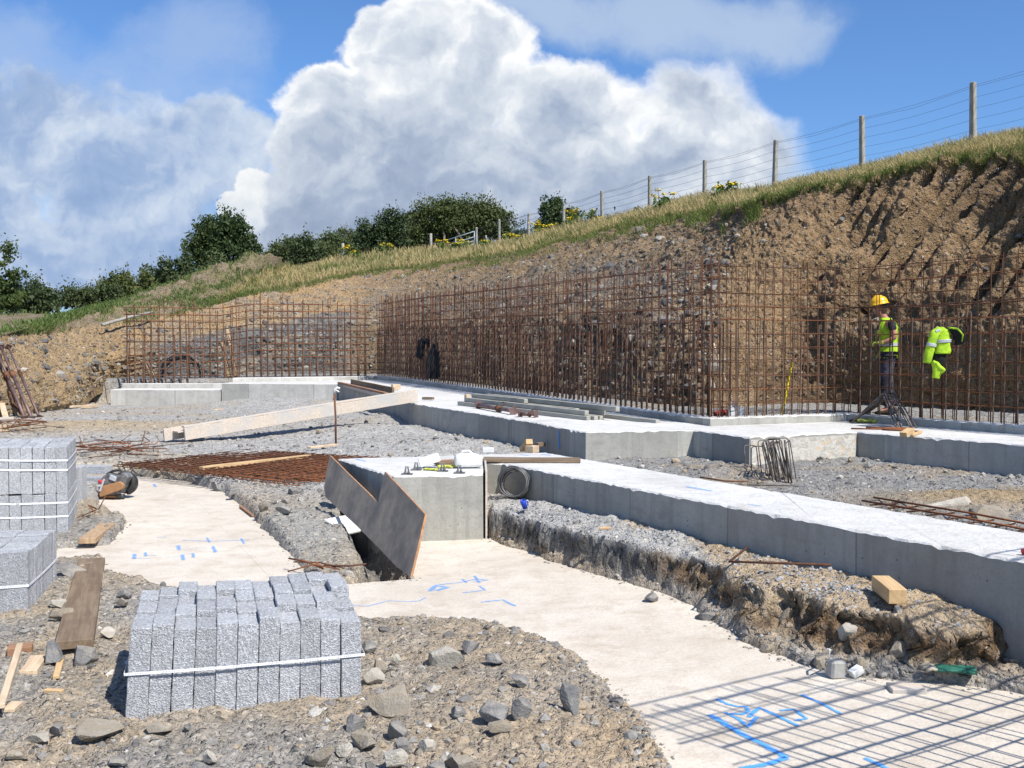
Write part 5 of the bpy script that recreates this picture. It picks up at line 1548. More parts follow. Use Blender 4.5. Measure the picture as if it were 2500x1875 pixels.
def pack(origin, rz, nx, ny, dx, dy, label, group, seed, turn=False, jz=.012, tilt=0.0, tall_back=0.0, order=None, z=0.0):
    rng = random.Random(seed)
    M = Matrix.Translation(origin) @ Matrix.Rotation(rz, 4, "Z")
    tilt0 = tilt
    for i in range(nx):
        tilt = tilt0 * (1 - i / (nx - 1)); cy = rng.uniform(-.009, .009) if tilt0 else 0.0
        for j in range(ny):
            x, y = (i + .5) * dx, (j + .5) * dy + cy
            zz = z + rng.uniform(-jz, jz) + tall_back * (j / max(1, ny - 1)) * (i / max(1, nx - 1))
            m = M @ Matrix.Translation((x + rng.uniform(-.002, .002), y + rng.uniform(-.006, .006), zz)) @ Matrix.Rotation(tilt + rng.uniform(-.0015, .0015), 4, "Y") @ Matrix.Rotation(rng.uniform(-.006, .006) + (math.pi / 2 if turn else 0), 4, "Z")
            block(m, label, group, rng)
    return M
pf = PZ(304, 1773, .015)
Mf = pack(Vector((pf.x, pf.y, .02)), math.radians(16.5), 11, 4, .1015, .221, "grey block standing on end in the single strapped pack in the foreground", "blocks of the foreground pack", 1, jz=.026, tilt=.062, tall_back=.05)
strap(Mf @ Matrix.Shear("XY", 4, (0, 0)) @ Matrix.Translation((.010, -.004, 0)), 1.115, .88, .245, "white printed strap round the foreground pack of blocks", .0, wd=.013, ew=.010)
pt = PZ(167, 1312, 0.02); rt = math.radians(19)
Ot = Vector((pt.x, pt.y, .0)) - Matrix.Rotation(rt, 3, "Z") @ Vector((8 * .1015, 0, 0))
Mt = pack(Ot, rt, 8, 5, .1015, .217, "grey block in the lower tier of the tall two tier stack at the left edge", "lower tier blocks of the tall stack", 2, jz=.004)
pack(Ot, rt, 8, 5, .1015, .217, "grey block in the upper tier of the tall two tier stack at the left edge", "upper tier blocks of the tall stack", 3, jz=.006, z=.449)
for zz, lb in ((.245, "lowest of the four white straps on the tall block stack"), (.375, "second strap from the bottom on the tall block stack"), (.70, "third strap from the bottom on the tall block stack"), (.79, "topmost white strap on the tall block stack")):
    strap(Mt, 8 * .1015, 5 * .217, zz, lb, -.02 if zz < .5 else -.035)
pn = PZ(70, 1508, 0.02); rn = math.radians(13)
On = Vector((pn.x, pn.y, .02)) - Matrix.Rotation(rn, 3, "Z") @ Vector((3 * .217, 0, 0))
Mn = pack(On, rn, 3, 9, .217, .1015, "grey block in the low pack cut by the left edge, its row turned side on", "blocks of the low left pack", 4, turn=True, jz=.008)
strap(Mn, 3 * .217, 9 * .1015, .215, "white strap round the low pack of blocks cut by the left edge", .0)
rng_ = random.Random(8)
for i in range(3):
    for j in range(2):
        block(Matrix.Translation((-4.90 - .1015 * i, 11.35 + .217 * j, .05)) @ Matrix.Rotation(.12, 4, "Z"), "grey block in the low row just behind the tall stack", "blocks of the row behind the tall stack", rng_)
for i, (u, v, zz, a, lb) in enumerate([(192, 1148, .24, 1.40, "upper of two loose blocks lying flat behind the tall stack"), (186, 1162, .12, 1.45, "lower of two loose blocks lying flat behind the tall stack")]):
    p = PD(u, v, 13.3 - .2 * i)
    block(Matrix.Translation((p.x - .02, p.y, zz + .02)) @ Matrix.Rotation(math.pi / 2 - .1, 4, "Z") @ Matrix.Rotation(math.pi / 2, 4, "X") @ Matrix.Rotation(math.pi / 2, 4, "Z"), lb, None, rng_)

# ------------------------------------------------------------------ rocks lying loose
def rock_mesh(seed, sx, sy, sz, rough=.18, cuts=13):
    rng = np.random.RandomState(seed)
    bm = bmesh.new(); bmesh.ops.create_icosphere(bm, subdivisions=4, radius=1.0)
    v = np.array([q.co[:] for q in bm.verts])
    v *= 1 + rough * fbm(v[:, 0] * 1.1 + seed, v[:, 1] * 1.1, v[:, 2] * 1.1, 3, seed)[:, None]
    for k in range(cuts):
        d = rng.randn(3); d /= np.linalg.norm(d); h = rng.uniform(.34, .74)
        v -= np.clip(v @ d - h, 0, None)[:, None] * d * .97
    v += .035 * (fbm(v[:, 0] * 5 + seed, v[:, 1] * 5, v[:, 2] * 5, 4, seed + 3, .6))[:, None] * v
    v /= np.abs(v).max(0)
    v *= np.array([sx, sy, sz])
    for q, c in zip(bm.verts, v): q.co = c
    me = bpy.data.meshes.new("rock"); bm.to_mesh(me); bm.free()
    return me
def surf(u, v):
    """where a line of sight first meets the ground"""
    r = ray(u, v); rn = np.array(r.normalized()); q = GROUND_V - np.array(CAM)
    t = q @ rn; off = np.linalg.norm(q - t[:, None] * rn, axis=1)
    near = off < .004 * t
    if near.any():
        k = np.argmin(np.where(near, t, 1e9)); P = GROUND_V[k]
        if P[2] > -.03: return Vector(P)
    D = np.linspace(3.5, 16, 2600)
    X = CAM.x + r.x / r.y * D; Z = CAM.z + r.z / r.y * D
    below = Z < np.maximum(ground_z(X, D, True), np.where(sd_poly(X, D, EXPOSED) < 0, 0.0, -9))
    i = int(np.argmax(below)) if below.any() else -1
    return Vector((X[i], D[i], Z[i]))
def rock(k, x, y, w, h, mat, label, seed, z=None, deep=.8, yaw=None, cuts=14, sink=.30):
    u, v = k(x, y + h * .42)
    p = surf(u, v); zg = p.z
    s = w / 2.6333 / 2500 * p.y / 2; hz = max(.35 * s, h / 2.6333 / 2500 * p.y / 2 * 1.3)
    if k is kF and y < 900: sink = .5
    me = rock_mesh(seed, s, s * deep, hz, cuts=cuts)
    rng = random.Random(seed)
    o = link_mesh("rock", me, MAT[mat], None, (p.x, p.y + s * deep * (.5 if k is not kF else .9), zg + hz * (1 - sink * 2) + .01), (rng.uniform(-.1, .1), rng.uniform(-.1, .1), rng.uniform(-.4, .4) if yaw is None else yaw))
    return tag(o, label, "rock", "rocks lying on the site")
rk = [
 (kE, 745, 920, 265, 190, "lime", "large squarish pale granite-like rock on the foreground rubble", 1.0), (kE, 420, 1220, 390, 165, "brownrock", "oblong brown and grey rock with a white streak, right of the foreground pack", .6),
 (kE, 1115, 1295, 260, 140, "slate", "dark flat topped slate rock in the middle of the foreground", .7), (kE, 1580, 1185, 160, 215, "slate", "upright grey slab of rock near the edge of the shadowed slab", .6),
 (kE, 1255, 1225, 150, 200, "slate", "nearly black jagged rock beside the flat topped slate", .7), (kE, 420, 1392, 155, 130, "slate", "blocky grey rock below the oblong brown rock", .9),
 (kE, 285, 1060, 150, 90, "lime", "white crumbly rock touching the right side of the foreground pack", .9), (kE, 432, 940, 80, 75, "lime", "small white rock between the pack and the large squarish rock", .9),
 (kE, 262, 860, 115, 95, "slate", "grey rock at the upper right of the foreground pack", .9), (kE, 335, 990, 125, 90, "brownrock", "flat brown grey rock beside the white crumbly rock", .9),
 (kE, 165, 1345, 160, 110, "slate", "grey angular rock at the foot of the pack's right end", .8), (kE, 835, 1285, 115, 80, "slate", "small dark wedge left of the flat topped slate", .8),
 (kE, 1080, 945, 150, 70, "slate", "thin dark slate just below the slab edge", .7), (kE, 905, 860, 130, 80, "slate", "dark slate to the right of the large squarish rock", .9),
 (kE, 880, 1615, 300, 110, "brownrock", "long brown rock cut by the bottom edge", .6), (kE, 1140, 1400, 200, 70, "brownrock", "low brown grey rock in front of the flat topped slate", .6),
 (kE, 690, 1640, 140, 90, "slate", "dark rock at the bottom edge beside the long brown rock", .8), (kE, 400, 1590, 190, 110, "lime", "pale knobbly rock near the bottom edge", .8), (kE, 250, 1490, 190, 100, "brownrock", "brown rock below the blocky grey rock", .8),
 (kE, 620, 1500, 150, 70, "lime", "broken white lump in front of the oblong rock", .8), (kE, 470, 1515, 110, 120, "slate", "narrow grey rock amid the broken white lumps", .7), (kE, 90, 1530, 110, 90, "lime", "white rock at the bottom, left of the knobbly one", .8),
 (kE, 2092, 572, 110, 58, "slate", "single grey rock lying on the slab below the rubble bench", .8), (kE, 1240, 1090, 140, 70, "slate", "rough dark rock above the jagged black rock", .8),
 (kD, 300, 905, 165, 140, "slate", "blue grey slate under the near end of the weathered plank", .9), (kD, 530, 915, 200, 120, "slate", "dark slate right of the near end of the weathered plank", .8),
 (kD, 772, 575, 120, 60, "brownrock", "brown rock behind the left end of the foreground pack", .9), (kD, 785, 520, 130, 60, "slate", "grey rock on the slab edge above the brown rock", .9), (kD, 660, 772, 125, 60, "lime", "pale flat rock between the plank and the pack", .8),
 (kD, 345, 580, 120, 50, "lime", "pale stone beside the low left pack", .8), (kD, 385, 655, 160, 80, "brownrock", "pinkish brown rock left of the weathered plank", .8), (kD, 450, 370, 190, 70, "slate", "dark slate at the far end of the weathered plank", .8),
 (kD, 2060, 1570, 200, 130, "brownrock", "large tan and grey rock at the bottom edge below the pack", .8), (kD, 1325, 1575, 115, 85, "lime", "white rock near the bottom edge below the pack", .9), (kD, 1280, 1630, 120, 70, "slate", "dark rock in front of the white rock at the bottom edge", .8),
 (kD, 240, 1450, 150, 60, "lime", "tan flat rock in the lower left corner", .8), (kD, 570, 1440, 320, 80, "brownrock", "large half buried slab of rock below the pack's shadow", .9), (kD, 365, 1400, 100, 70, "slate", "small slate left of the half buried slab", .9),
 (kD, 720, 1610, 190, 60, "slate", "dark low rock at the bottom edge left of centre", .8), (kD, 100, 1560, 160, 60, "brownrock", "brown low rock in the bottom left corner", .8), (kD, 1005, 1385, 200, 60, "brownrock", "flat brown rock under the front of the pack", .8), (kD, 1185, 1390, 70, 50, "slate", "small dark rock under the front of the pack", .9),
 (kF, 890, 985, 140, 120, "brownrock", "upright grey rock with a white wire beside it, at the foot of the bench", .8), (kF, 1150, 985, 90, 90, "brownrock", "small brown rock between the grey cube and the bench", .8), (kF, 1200, 1050, 80, 60, "lime", "pale stone right of the grey concrete cube", .9),
 (kF, 1290, 1090, 90, 50, "slate", "dark stone left of the green glove", .9), (kF, 170, 690, 150, 110, "slate", "grey boulder at the foot of the bench, left part", .8), (kF, 690, 640, 140, 110, "brownrock", "grey boulder set in the face of the earth bench", .8),
 (kF, 1090, 745, 130, 110, "lime", "pale boulder set in the earth face under the pine offcut", .8), (kF, 1450, 870, 170, 110, "brownrock", "big boulder low in the earth face near the right end", .8), (kF, 580, 880, 120, 90, "brownrock", "brown boulder in the grey rubble at the foot of the bench", .8)]
rk += [(kA, 1385, 765, 130, 60, 'slate', 'grey angular rock on the slab edge under the flat mesh', .8), (kA, 1485, 790, 110, 50, 'slate', 'darker rock right of the angular one under the flat mesh', .8), (kA, 1885, 765, 110, 45, 'slate', 'flat slate at the near corner of the flat mesh', .8), (kA, 1690, 865, 90, 70, 'brownrock', 'upright stone in the grey rubble beside the slab edge', .8), (kA, 1240, 715, 90, 50, 'slate', 'small slate among the bar ends under the flat mesh', .8), (kA, 1010, 660, 80, 45, 'brownrock', 'small brown stone at the left corner of the flat mesh', .8), (kA, 920, 660, 90, 40, 'slate', 'dark stone between the disc cutter and the flat mesh', .8), (kA, 1820, 885, 110, 70, 'slate', 'slate half buried in the grey rubble left of the plywood', .8)]
BANKZ = {(kF, 690): .20, (kF, 1090): .18, (kF, 1450): .10}
for i, (k, x, y, w, h, mt, lb, dp) in enumerate(rk): rock(k, x, y, w, h, mt, lb, 500 + i, BANKZ.get((k, x)), dp)
big = [(2010, 998, 3.55, "brownrock"), ]
for i, (u, v, D, w, lb) in enumerate([(2230, 1215, None, .5, "half buried pale rock under the steel ladder of bars"), (2350, 1250, None, .35, "half buried brown rock under the right end of the steel ladder of bars")]):
    p = PZ(kC(1740, 890)[0] + i * 100, kC(1740, 905)[1] + i * 25, .36)
    tag(link_mesh("rock", rock_mesh(700 + i, w / 2, w / 2.6, .13), MAT["lime" if i == 0 else "brownrock"], None, (p.x, p.y, .38)), lb, "rock", "rocks lying on the site")

# ------------------------------------------------------------------ boards and timber
def board(a, b, w, h, mat, name, label, cat="plank", group=None, up=(0, 0, 1), bevel=.003, roll=0.0):
    a, b = Vector(a), Vector(b); d = b - a
    x = d.normalized(); y = Vector(up).cross(x).normalized(); z = x.cross(y)
    R = Matrix((x, y, z)).transposed().to_quaternion() @ Quaternion((1, 0, 0), roll)
    m = MB(); n = max(2, int(d.length / .25)); rng = random.Random(int(abs(a.x * 1000)) + int(b.y * 77))
    rs = []
    for i in range(n + 1):
        t = i / n - .5; q = rng.uniform(-.002, .002); e = rng.uniform(.985, 1.0)
        rs.append([Vector((t * d.length, -w / 2 * e, -h / 2 + q)), Vector((t * d.length, w / 2 * e, -h / 2 + q)), Vector((t * d.length, w / 2 * e, h / 2 + q)), Vector((t * d.length, -w / 2 * e, h / 2 + q))])
    m.rings(rs)
    o = m.build(name, MAT[mat], None, bevel, loc=(a + b) / 2, rot=R)
    return tag(o, label, cat, group)
a, b = PZ(*kD(478, 865), .115), PZ(*kD(590, 330), .06)
board(a, b, .205, .05, "plank", "scaffold_plank", "weathered brown scaffold plank lying across the rubble, left of the foreground pack")
board(PZ(*kA(1292, 640), .24), PZ(*kA(1990, 562), .25), .09, .045, "pine", "timber_batten", "clean pine batten lying across the flat steel mesh", "batten")
board(PZ(*kA(1985, 508), .30), PZ(*kA(2165, 488), .30), .09, .03, "palepine", "timber_batten", "short pale batten end beside the upright rusty pin", "batten")
# formwork trough propped against the footing
L0_ = PZ(452, 1076, .30); R0_ = PZ(1020, 981, .80)
froot = empty("formwork_beam", tuple(L0_), label="long cement splashed timber formwork beam, one end on the gravel and the other on the footing", cat="formwork beam")
fdv = R0_ - L0_; fx = fdv.normalized(); fy = Vector((0, 0, 1)).cross(fx).normalized(); fz_ = fx.cross(fy)
FR = Matrix((fx, fy, fz_)).transposed()
def fbox(name, y, z, w, h, mat, l0=0.0, l1=0.0):
    m = MB(); L = fdv.length
    n = 24; rng = random.Random(hash(name) % 99 + int(y * 100)); rs = []
    for i in range(n + 1):
        x = -l0 + (L + l0 + l1) * i / n; q = rng.uniform(-.003, .003)
        rs.append([FR @ Vector((x, y - w / 2, z - h / 2 + q)), FR @ Vector((x, y + w / 2, z - h / 2 + q)), FR @ Vector((x, y + w / 2, z + h / 2 + q)), FR @ Vector((x, y - w / 2, z + h / 2 + q))])
    m.rings(rs); return m.build(name, MAT[mat], froot, .004)
fbox("side_board", 0.0, .11, .045, .21, "shutter"); fbox("side_board", .26, .12, .045, .21, "shutter", .25, .05); fbox("base_board", .13, .155, .215, .03, "shutter", .1, .0)
fbox("edge_batten", .035, .232, .10, .03, "shutter", .0, .0)
# boards at the left end of the footing
def on_foot(u, v, dz): 
    p = PZ(u, v, .85)
    for _ in range(4): p = PZ(u, v, foot_z(p.x, p.y) + dz)
    return p
board(on_foot(828, 934, .03), on_foot(944, 961, .03), .10, .045, "reddish", "timber_batten", "red brown batten along the front edge of the footing, behind the formwork beam", "batten")
board(on_foot(829, 939, -.03), on_foot(935, 965, -.03) + Vector((-.05, -.05, 0)), .03, .07, "shutter", "timber_batten", "pale batten fixed just below the red brown one on the footing's edge", "batten")
board(on_foot(858, 932, .06), on_foot(960, 953, .06), .05, .14, "plank", "timber_batten", "upright brown board set back on the footing, parallel to the red brown batten", "batten")
p = on_foot(957, 945, .07); board(p, p + Vector((.18, .10, 0)), .12, .13, "palepine", "timber_offcut", "small pale block at the right end of the upright brown board", "offcut")
p = on_foot(1033, 972, .03); board(p, p + Vector((.22, -.12, 0)), .10, .05, "plank", "timber_offcut", "brown offcut behind the right end of the formwork beam", "offcut")
# stacked posts
kP = cr(1060, 920, 4.0963)
p1, p2 = on_foot(*kP(250, 263), .04), on_foot(*kP(1545, 420), .04)
pd_ = (p2 - p1).normalized(); pn_ = Vector((-pd_.y, pd_.x, 0)).normalized()
if pn_.x < 0: pn_ = -pn_
S_ = .078
def post(s0, s1, lat, lev, lb, skew=0.0):
    a = p1 + pd_ * s0 + pn_ * lat + Vector((0, 0, lev * (S_ + .002))); b = p1 + pd_ * s1 + pn_ * (lat + skew) + Vector((0, 0, lev * (S_ + .002)))
    board(a, b, S_, S_, "greytimber", "timber_post", lb, "timber post", "grey timber posts stacked on the footing", bevel=.006)
Lp = (p2 - p1).length
post(0, Lp, 0, 0, "bottom post of the grey stack, nearest the viewer"); post(.3, Lp + .02, .13, 0, "second post from the front in the bottom layer of the grey stack"); post(.2, Lp + .0, .25, 0, "third post from the front in the bottom layer of the grey stack")
post(.4, Lp + 1.0, .52, 0, "longest reaching post of the grey stack, its pale end sticking out to the right", .05)
post(.18, Lp - .12, .05, 1, "front post of the middle layer in the grey stack"); post(.3, Lp - .6, .20, 1, "rear post of the middle layer in the grey stack")
post(.32, Lp * .52, .13, 2, "short post on top of the grey stack with a nail hole near its end"); post(.5, Lp + .3, .34, 2, "topmost long post of the grey stack"); post(.6, Lp - .1, .36, 1, "post under the topmost long one in the grey stack")
p = on_foot(*kP(318, 225), .12); board(p, p + pd_ * .10 + Vector((0, 0, .001)), .08, .20, "palepine", "timber_offcut", "pale upright offcut at the left end of the post stack", "offcut")
# plank across the gap, timber on the plinth
board(PZ(*kB(1105, 585), .645), PZ(*kB(1730, 588), .645), .20, .04, "plank", "scaffold_plank", "old brown plank laid across the recess of the ground beam", bevel=.006)
board(PZ(*kB(805, 612), .645), PZ(*kB(945, 605), .645), .16, .03, "plank", "timber_offcut", "brown offcut on the plinth behind the white jerrycan", "offcut")
board(PZ(*kB(750, 597), .64), PZ(*kB(935, 588), .64), .03, .02, "reddish", "timber_offcut", "thin red brown lath on the plinth beside the brown offcut", "offcut")
# formwork strip still standing against the plinth's right side
q0, q1 = PZ(1181, 1158, .62), PZ(1181, 1131, .62)
m = MB(); m.bar((-.245, 9.72, .30), (-.285, 10.8, .30), .02, .70); tag(m.build("formwork_board", MAT["shutter"], None, .003), "thin formwork board still against the right side of the bolted plinth", "formwork")
board(PZ(*kC(1288, 1372), .40), PZ(*kC(1402, 1468), .385), .105, .085, "pine", "timber_offcut", "thick clean pine offcut lying on the rubble bench at the right", "offcut", bevel=.003)
board(PZ(*kB(1360, 520), .35), PZ(*kB(1402, 468), .50), .10, .075, "pine", "timber_offcut", "brown timber offcut leaning in the corner of the footing", "offcut")
board(PZ(*kB(1400, 520), .39), PZ(*kB(1440, 515), .39), .14, .10, "palepine", "timber_offcut", "squat pale offcut beside the leaning one in the corner of the footing", "offcut")
board(PZ(*kB(1450, 488), .42), PZ(*kB(1500, 486), .42), .1, .06, "plank", "timber_offcut", "dark brown offcut against the footing in the corner", "offcut")
# notched plywood
def plywood():
    near, far = Vector((-.80, 8.02, 0)), Vector((-1.87, 10.32, 0))
    d = (far - near).normalized(); nn = Vector((-d.y, d.x, 0)).normalized()
    if nn.x > 0: nn = -nn
    def hit(x, y, lean=.32):
        u, v = kB(x, y); r = ray(u, v)
        # plane through near-far, leaning its top towards the plinth
        pn = (nn + Vector((0, 0, lean))).normalized()
        return CAM + r * ((near + Vector((0, 0, 0)) - CAM).dot(pn) / r.dot(pn)), pn
    out = [(650, 1345), (560, 1275), (440, 1150), (300, 1010), (190, 910), (105, 830), (92, 770), (105, 680), (130, 560), (245, 675), (365, 790), (440, 865), (462, 765), (485, 665), (600, 785), (745, 940), (700, 1140)]
    P = []; pn = None
    for x, y in out:
        q, pn = hit(x, y); P.append(q)
    off = pn * .019
    m = MB(); n = len(P)
    m.cur = 0; m.add(P + [p + off for p in P], [list(range(n)), list(range(n, 2 * n))[::-1]])
    m.cur = 1; base = 0
    m.add([x for i in range(n) for x in (P[i], P[i] + off, P[(i + 1) % n] + off, P[(i + 1) % n])], [(4 * i, 4 * i + 1, 4 * i + 2, 4 * i + 3) for i in range(n)])
    me = m.mesh("plywood_sheet"); o = link_mesh("plywood_sheet", me, [MAT["ply"], MAT["plyedge"]])
    tag(o, "dirty plywood sheet with a deep notch, standing beside the bolted plinth", "plywood")
plywood()
m = MB(); a, b = PZ(*kB(150, 960), .13), PZ(*kB(240, 1060), .05)
board(a, PZ(*kB(300, 1050), .02), .30, .02, "white", "facing_board", "white faced board with a red edge poking out under the plywood", "board")
a_ = PZ(*kB(108, 955), .125); b_ = PZ(*kB(190, 1066), .05)
board(a_, b_, .012, .024, "reddish", "board_edging", "red edge strip of the white board under the plywood", "edging")
# scraps of wood among the rubble
for i, (k, x0, y0, x1, y1, w, h, mt, lb, z) in enumerate([
    (kD, 5, 1265, 128, 870, .035, .025, "palepine", "pale splintered stick at the left edge, lying on the rubble", .10), (kD, 50, 905, 210, 890, .10, .05, "reddish", "broken red brown timber end by the pale stick", .08), (kD, 180, 1050, 250, 950, .09, .03, "palepine", "peach coloured chip of wood below the slate", .07),
    (kD, 360, 1075, 390, 965, .035, .02, "pine", "small orange splinter of wood right of the slate", .07), (kD, 290, 1160, 400, 1170, .03, .02, "pine", "small orange chip lying alone at the left", .06), (kD, 50, 1290, 110, 1240, .06, .02, "palepine", "flat pale chip near the left edge", .06),
    (kA, 560, 1110, 690, 1010, .15, .05, "log", "broken orange brown timber lying in the notch of the slab", .07), (kA, 485, 790, 660, 786, .03, .04, "reddish", "red brown lath along the slab edge by the disc cutter", .03), (kA, 612, 830, 622, 905, .03, .05, "reddish", "short red brown lath on edge left of the disc cutter", .04),
    (kA, 310, 1243, 380, 1245, .025, .02, "reddish", "short rusty strip beside the low left pack", .02), (kA, 490, 810, 610, 815, .08, .09, "plank", "brown timber bedded in the dirt behind the disc cutter's slab", .05), (kA, 1545, 885, 1625, 945, .03, .02, "reddish", "brown lath on the slab edge below the flat mesh", .02),
    (kB, 1850, 1025, 1925, 1025, .03, .02, "pine", "tiny orange splinter on the rubble bench", .37), (kA, 1370, 268, 1430, 262, .12, .04, "palepine", "flat pale stone-like board in the rear gravel", .33), (kA, 545, 246, 610, 238, .2, .08, "palepine", "pale slab of wood at the foot of the left earth bank", .34), (kA, 440, 245, 520, 240, .12, .05, "palepine", "small pale board left of the slab of wood", .34),
    (kF, 1345, 1160, 1565, 1165, .12, .05, "shutter", "pale flat offcut half buried left below the green glove", .0)]):
    board(PZ(*k(x0, y0), z), PZ(*k(x1, y1), z), w, h, mt, "timber_scrap", lb, "wood scrap", "scraps of wood on the site")
# poles behind the far left mesh
def pole(u0, v0, u1, v1, D0, D1, r, lb):
    m = MB(); a, b = PD(u0, v0, D0), PD(u1, v1, D1)
    m.tube([Vector(), (b - a) * .5 + Vector((.02, 0, 0)), b - a], [r, r * .95, r * .85], 8)
    tag(m.build("timber_pole", MAT["log"], loc=a), lb, "pole", "round poles behind the far mesh")
kG = cr(240, 700, 4.739)
pole(*kG(1510, 1045), *kG(1430, 640), 31.6, 32.3, .075, "shorter of two round brown poles leaning behind the far left mesh"); pole(*kG(1590, 1040), *kG(1490, 500), 31.6, 32.4, .07, "taller of two round brown poles leaning behind the far left mesh")
pole(*kG(660, 1090), *kG(540, 880), 31.4, 31.8, .10, "thick brown log end leaning left of the black pipe coil")
# coil of pipe
def coil(name, c, ax, R, r, turns, mat, label, cat, seed, spread=.05, jit=.06, squash=1.0):
    rng = random.Random(seed); ax = Vector(ax).normalized(); e1 = ax.orthogonal().normalized()
    e1 = (Vector((0, 0, 1)) - ax * ax.z).normalized(); e2 = ax.cross(e1)
    pts = []; n = 40; ph = [rng.uniform(-1, 1) for _ in range(turns + 2)]; dx = [(rng.uniform(-1, 1), rng.uniform(-1, 1)) for _ in range(turns + 2)]
    for i in range(turns * n):
        t = i / n; k = int(t); f = t - k; s = f * f * (3 - 2 * f)
        rr = R * (1 + jit * (ph[k] * (1 - s) + ph[k + 1] * s)); a = 2 * math.pi * t
        ox = (dx[k][0] * (1 - s) + dx[k + 1][0] * s) * R * jit; oy = (dx[k][1] * (1 - s) + dx[k + 1][1] * s) * R * jit
        pts.append(e1 * (math.cos(a) * rr * squash + ox) + e2 * (math.sin(a) * rr + oy) + ax * (spread * (t / turns - .5) * 2))
    m = MB(); m.tube(pts, r, 6)
    return tag(m.build(name, MAT[mat], loc=c), label, cat)
c = PD(442, 925, 31.7); coil("pipe_coil", Vector((c.x, c.y, 1.0)), (.1, -1, .12), .60, .022, 11, "pipe", "coil of black water pipe standing behind the far left mesh", "pipe coil", 5, .16, .10)
c = Vector((.03, 10.22, 0)); coil("wire_coil", Vector((c.x, c.y, gz(c.x, c.y) + .16)), (-.15, -1, .1), .140, .007, 13, "pipe", "coil of dark rusty wire stood up in the recess of the ground beam", "wire coil", 6, .10, .12)

# ------------------------------------------------------------------ loose steel
def bent(name, pts, r, mat, label, cat="steel bar", group=None, loc=None):
    m = MB(); P = [Vector(p) for p in pts]; o = P[0] if loc is None else Vector(loc)
    m.tube([p - o for p in P], r, 6)
    return tag(m.build(name, MAT[mat], loc=o), label, cat, group)
bent("bent_bar", [PZ(*kC(435, 1148), .40), PZ(*kC(318, 1240), .385), PZ(*kC(640, 1250), .385), PZ(*kC(970, 1262), .39)], .009, "rust", "rusty bar bent to an L lying on the rubble bench")
def sheet(c, yaw, Lx, Ly, z, label, seed, tilt=(0, 0)):
    rng = random.Random(seed)
    root = empty("mesh_sheet", (c[0], c[1], z), (tilt[0], tilt[1], yaw), label, "mesh sheet", "flat sheets of rusty mesh")
    nx, ny = int(Lx / .2), int(Ly / .1)
    for i in range(ny + 1):
        y = -Ly / 2 + i * .1 + rng.uniform(-.006, .006); m = MB()
        m.tube([(-Lx / 2 - rng.uniform(.05, .2), y, rng.uniform(-.01, .01)), (0, y + rng.uniform(-.01, .01), rng.uniform(-.004, .004)), (Lx / 2 + rng.uniform(.05, .2), y, rng.uniform(-.01, .01))], .0065, 5)
        m.build("long_wire", MAT["rustlight"], root)
    for j in range(nx + 1):
        x = -Lx / 2 + j * .2 + rng.uniform(-.006, .006); m = MB()
        m.tube([(x, -Ly / 2 - rng.uniform(.03, .09), .012), (x, 0, .012), (x, Ly / 2 + rng.uniform(.03, .09), .012)], .0055, 5)
        m.build("cross_wire", MAT["rust"], root)
yw = math.atan2(-2.7, 2.95)
for i, (dx, dy, dyaw, dz, Lx, Ly, lb) in enumerate([(0, 0, 0, .19, 3.7, 2.3, "lowest of the flat rusty mesh sheets"), (.10, .12, .05, .205, 3.6, 2.2, "second sheet up in the flat stack of rusty mesh"), (-.10, .05, -.06, .222, 3.6, 2.2, "third sheet up in the flat stack of rusty mesh"), (.12, -.06, .10, .24, 3.3, 2.2, "topmost flat rusty mesh sheet, under the pine batten")]):
    sheet((-3.45 + dx, 14.35 + dy), yw + dyaw + .10, Lx, Ly, dz, lb, 40 + i, (.012, -.006))
def tangle(u, v, z, n, L, spread, seed, label, rise=.12, yaw0=0.0):
    rng = random.Random(seed); c = PZ(u, v, z); zg = gz(c.x, c.y)
    root = empty("rebar_scrap", (c.x, c.y, zg), label=label, cat="scrap steel", group="tangles of scrap rebar")
    for i in range(n):
        a = rng.gauss(yaw0, .55); l = L * rng.uniform(.4, 1.1); o = Vector((rng.gauss(0, spread), rng.gauss(0, spread * .6), rng.uniform(.01, rise)))
        d = Vector((math.cos(a), math.sin(a), rng.uniform(-.12, .18)))
        p = [o - d * l / 2, o + Vector((rng.gauss(0, .03), rng.gauss(0, .03), rng.uniform(-.02, .06))), o + d * l / 2]
        if rng.random() < .6: p.append(p[-1] + Vector((rng.uniform(-.15, .15), rng.uniform(-.15, .15), rng.uniform(-.02, .16))))
        for q in p: q.z = max(q.z, .008)
        m = MB(); m.tube(p, rng.choice([.006, .008]), 5); m.build("bent_bar", MAT["rust" if i % 3 else "rustlight"], root)
tangle(*kA(640, 560), .2, 26, 1.1, .45, 51, "rusty tangle of scrap bars between the tall stack and the flat mesh", .16, .1)
tangle(*kA(110, 385), .35, 18, 1.0, .25, 52, "rusty tangle of thin wire by the foot of the scaffold props", .22)
tangle(*kA(590, 195), .3, 8, 1.3, .25, 53, "few rusty bars lying against the left end of the footing", .12, .15)
tangle(*kB(60, 1368), -.05, 4, .5, .10, 54, "rusty bar ends on the rubble beside the pit under the plywood", .04, -.1)
tangle(*kD(590, 60), .06, 2, .7, .03, 55, "two thin bars lying on the dirt right of the tall stack", .1, .8)
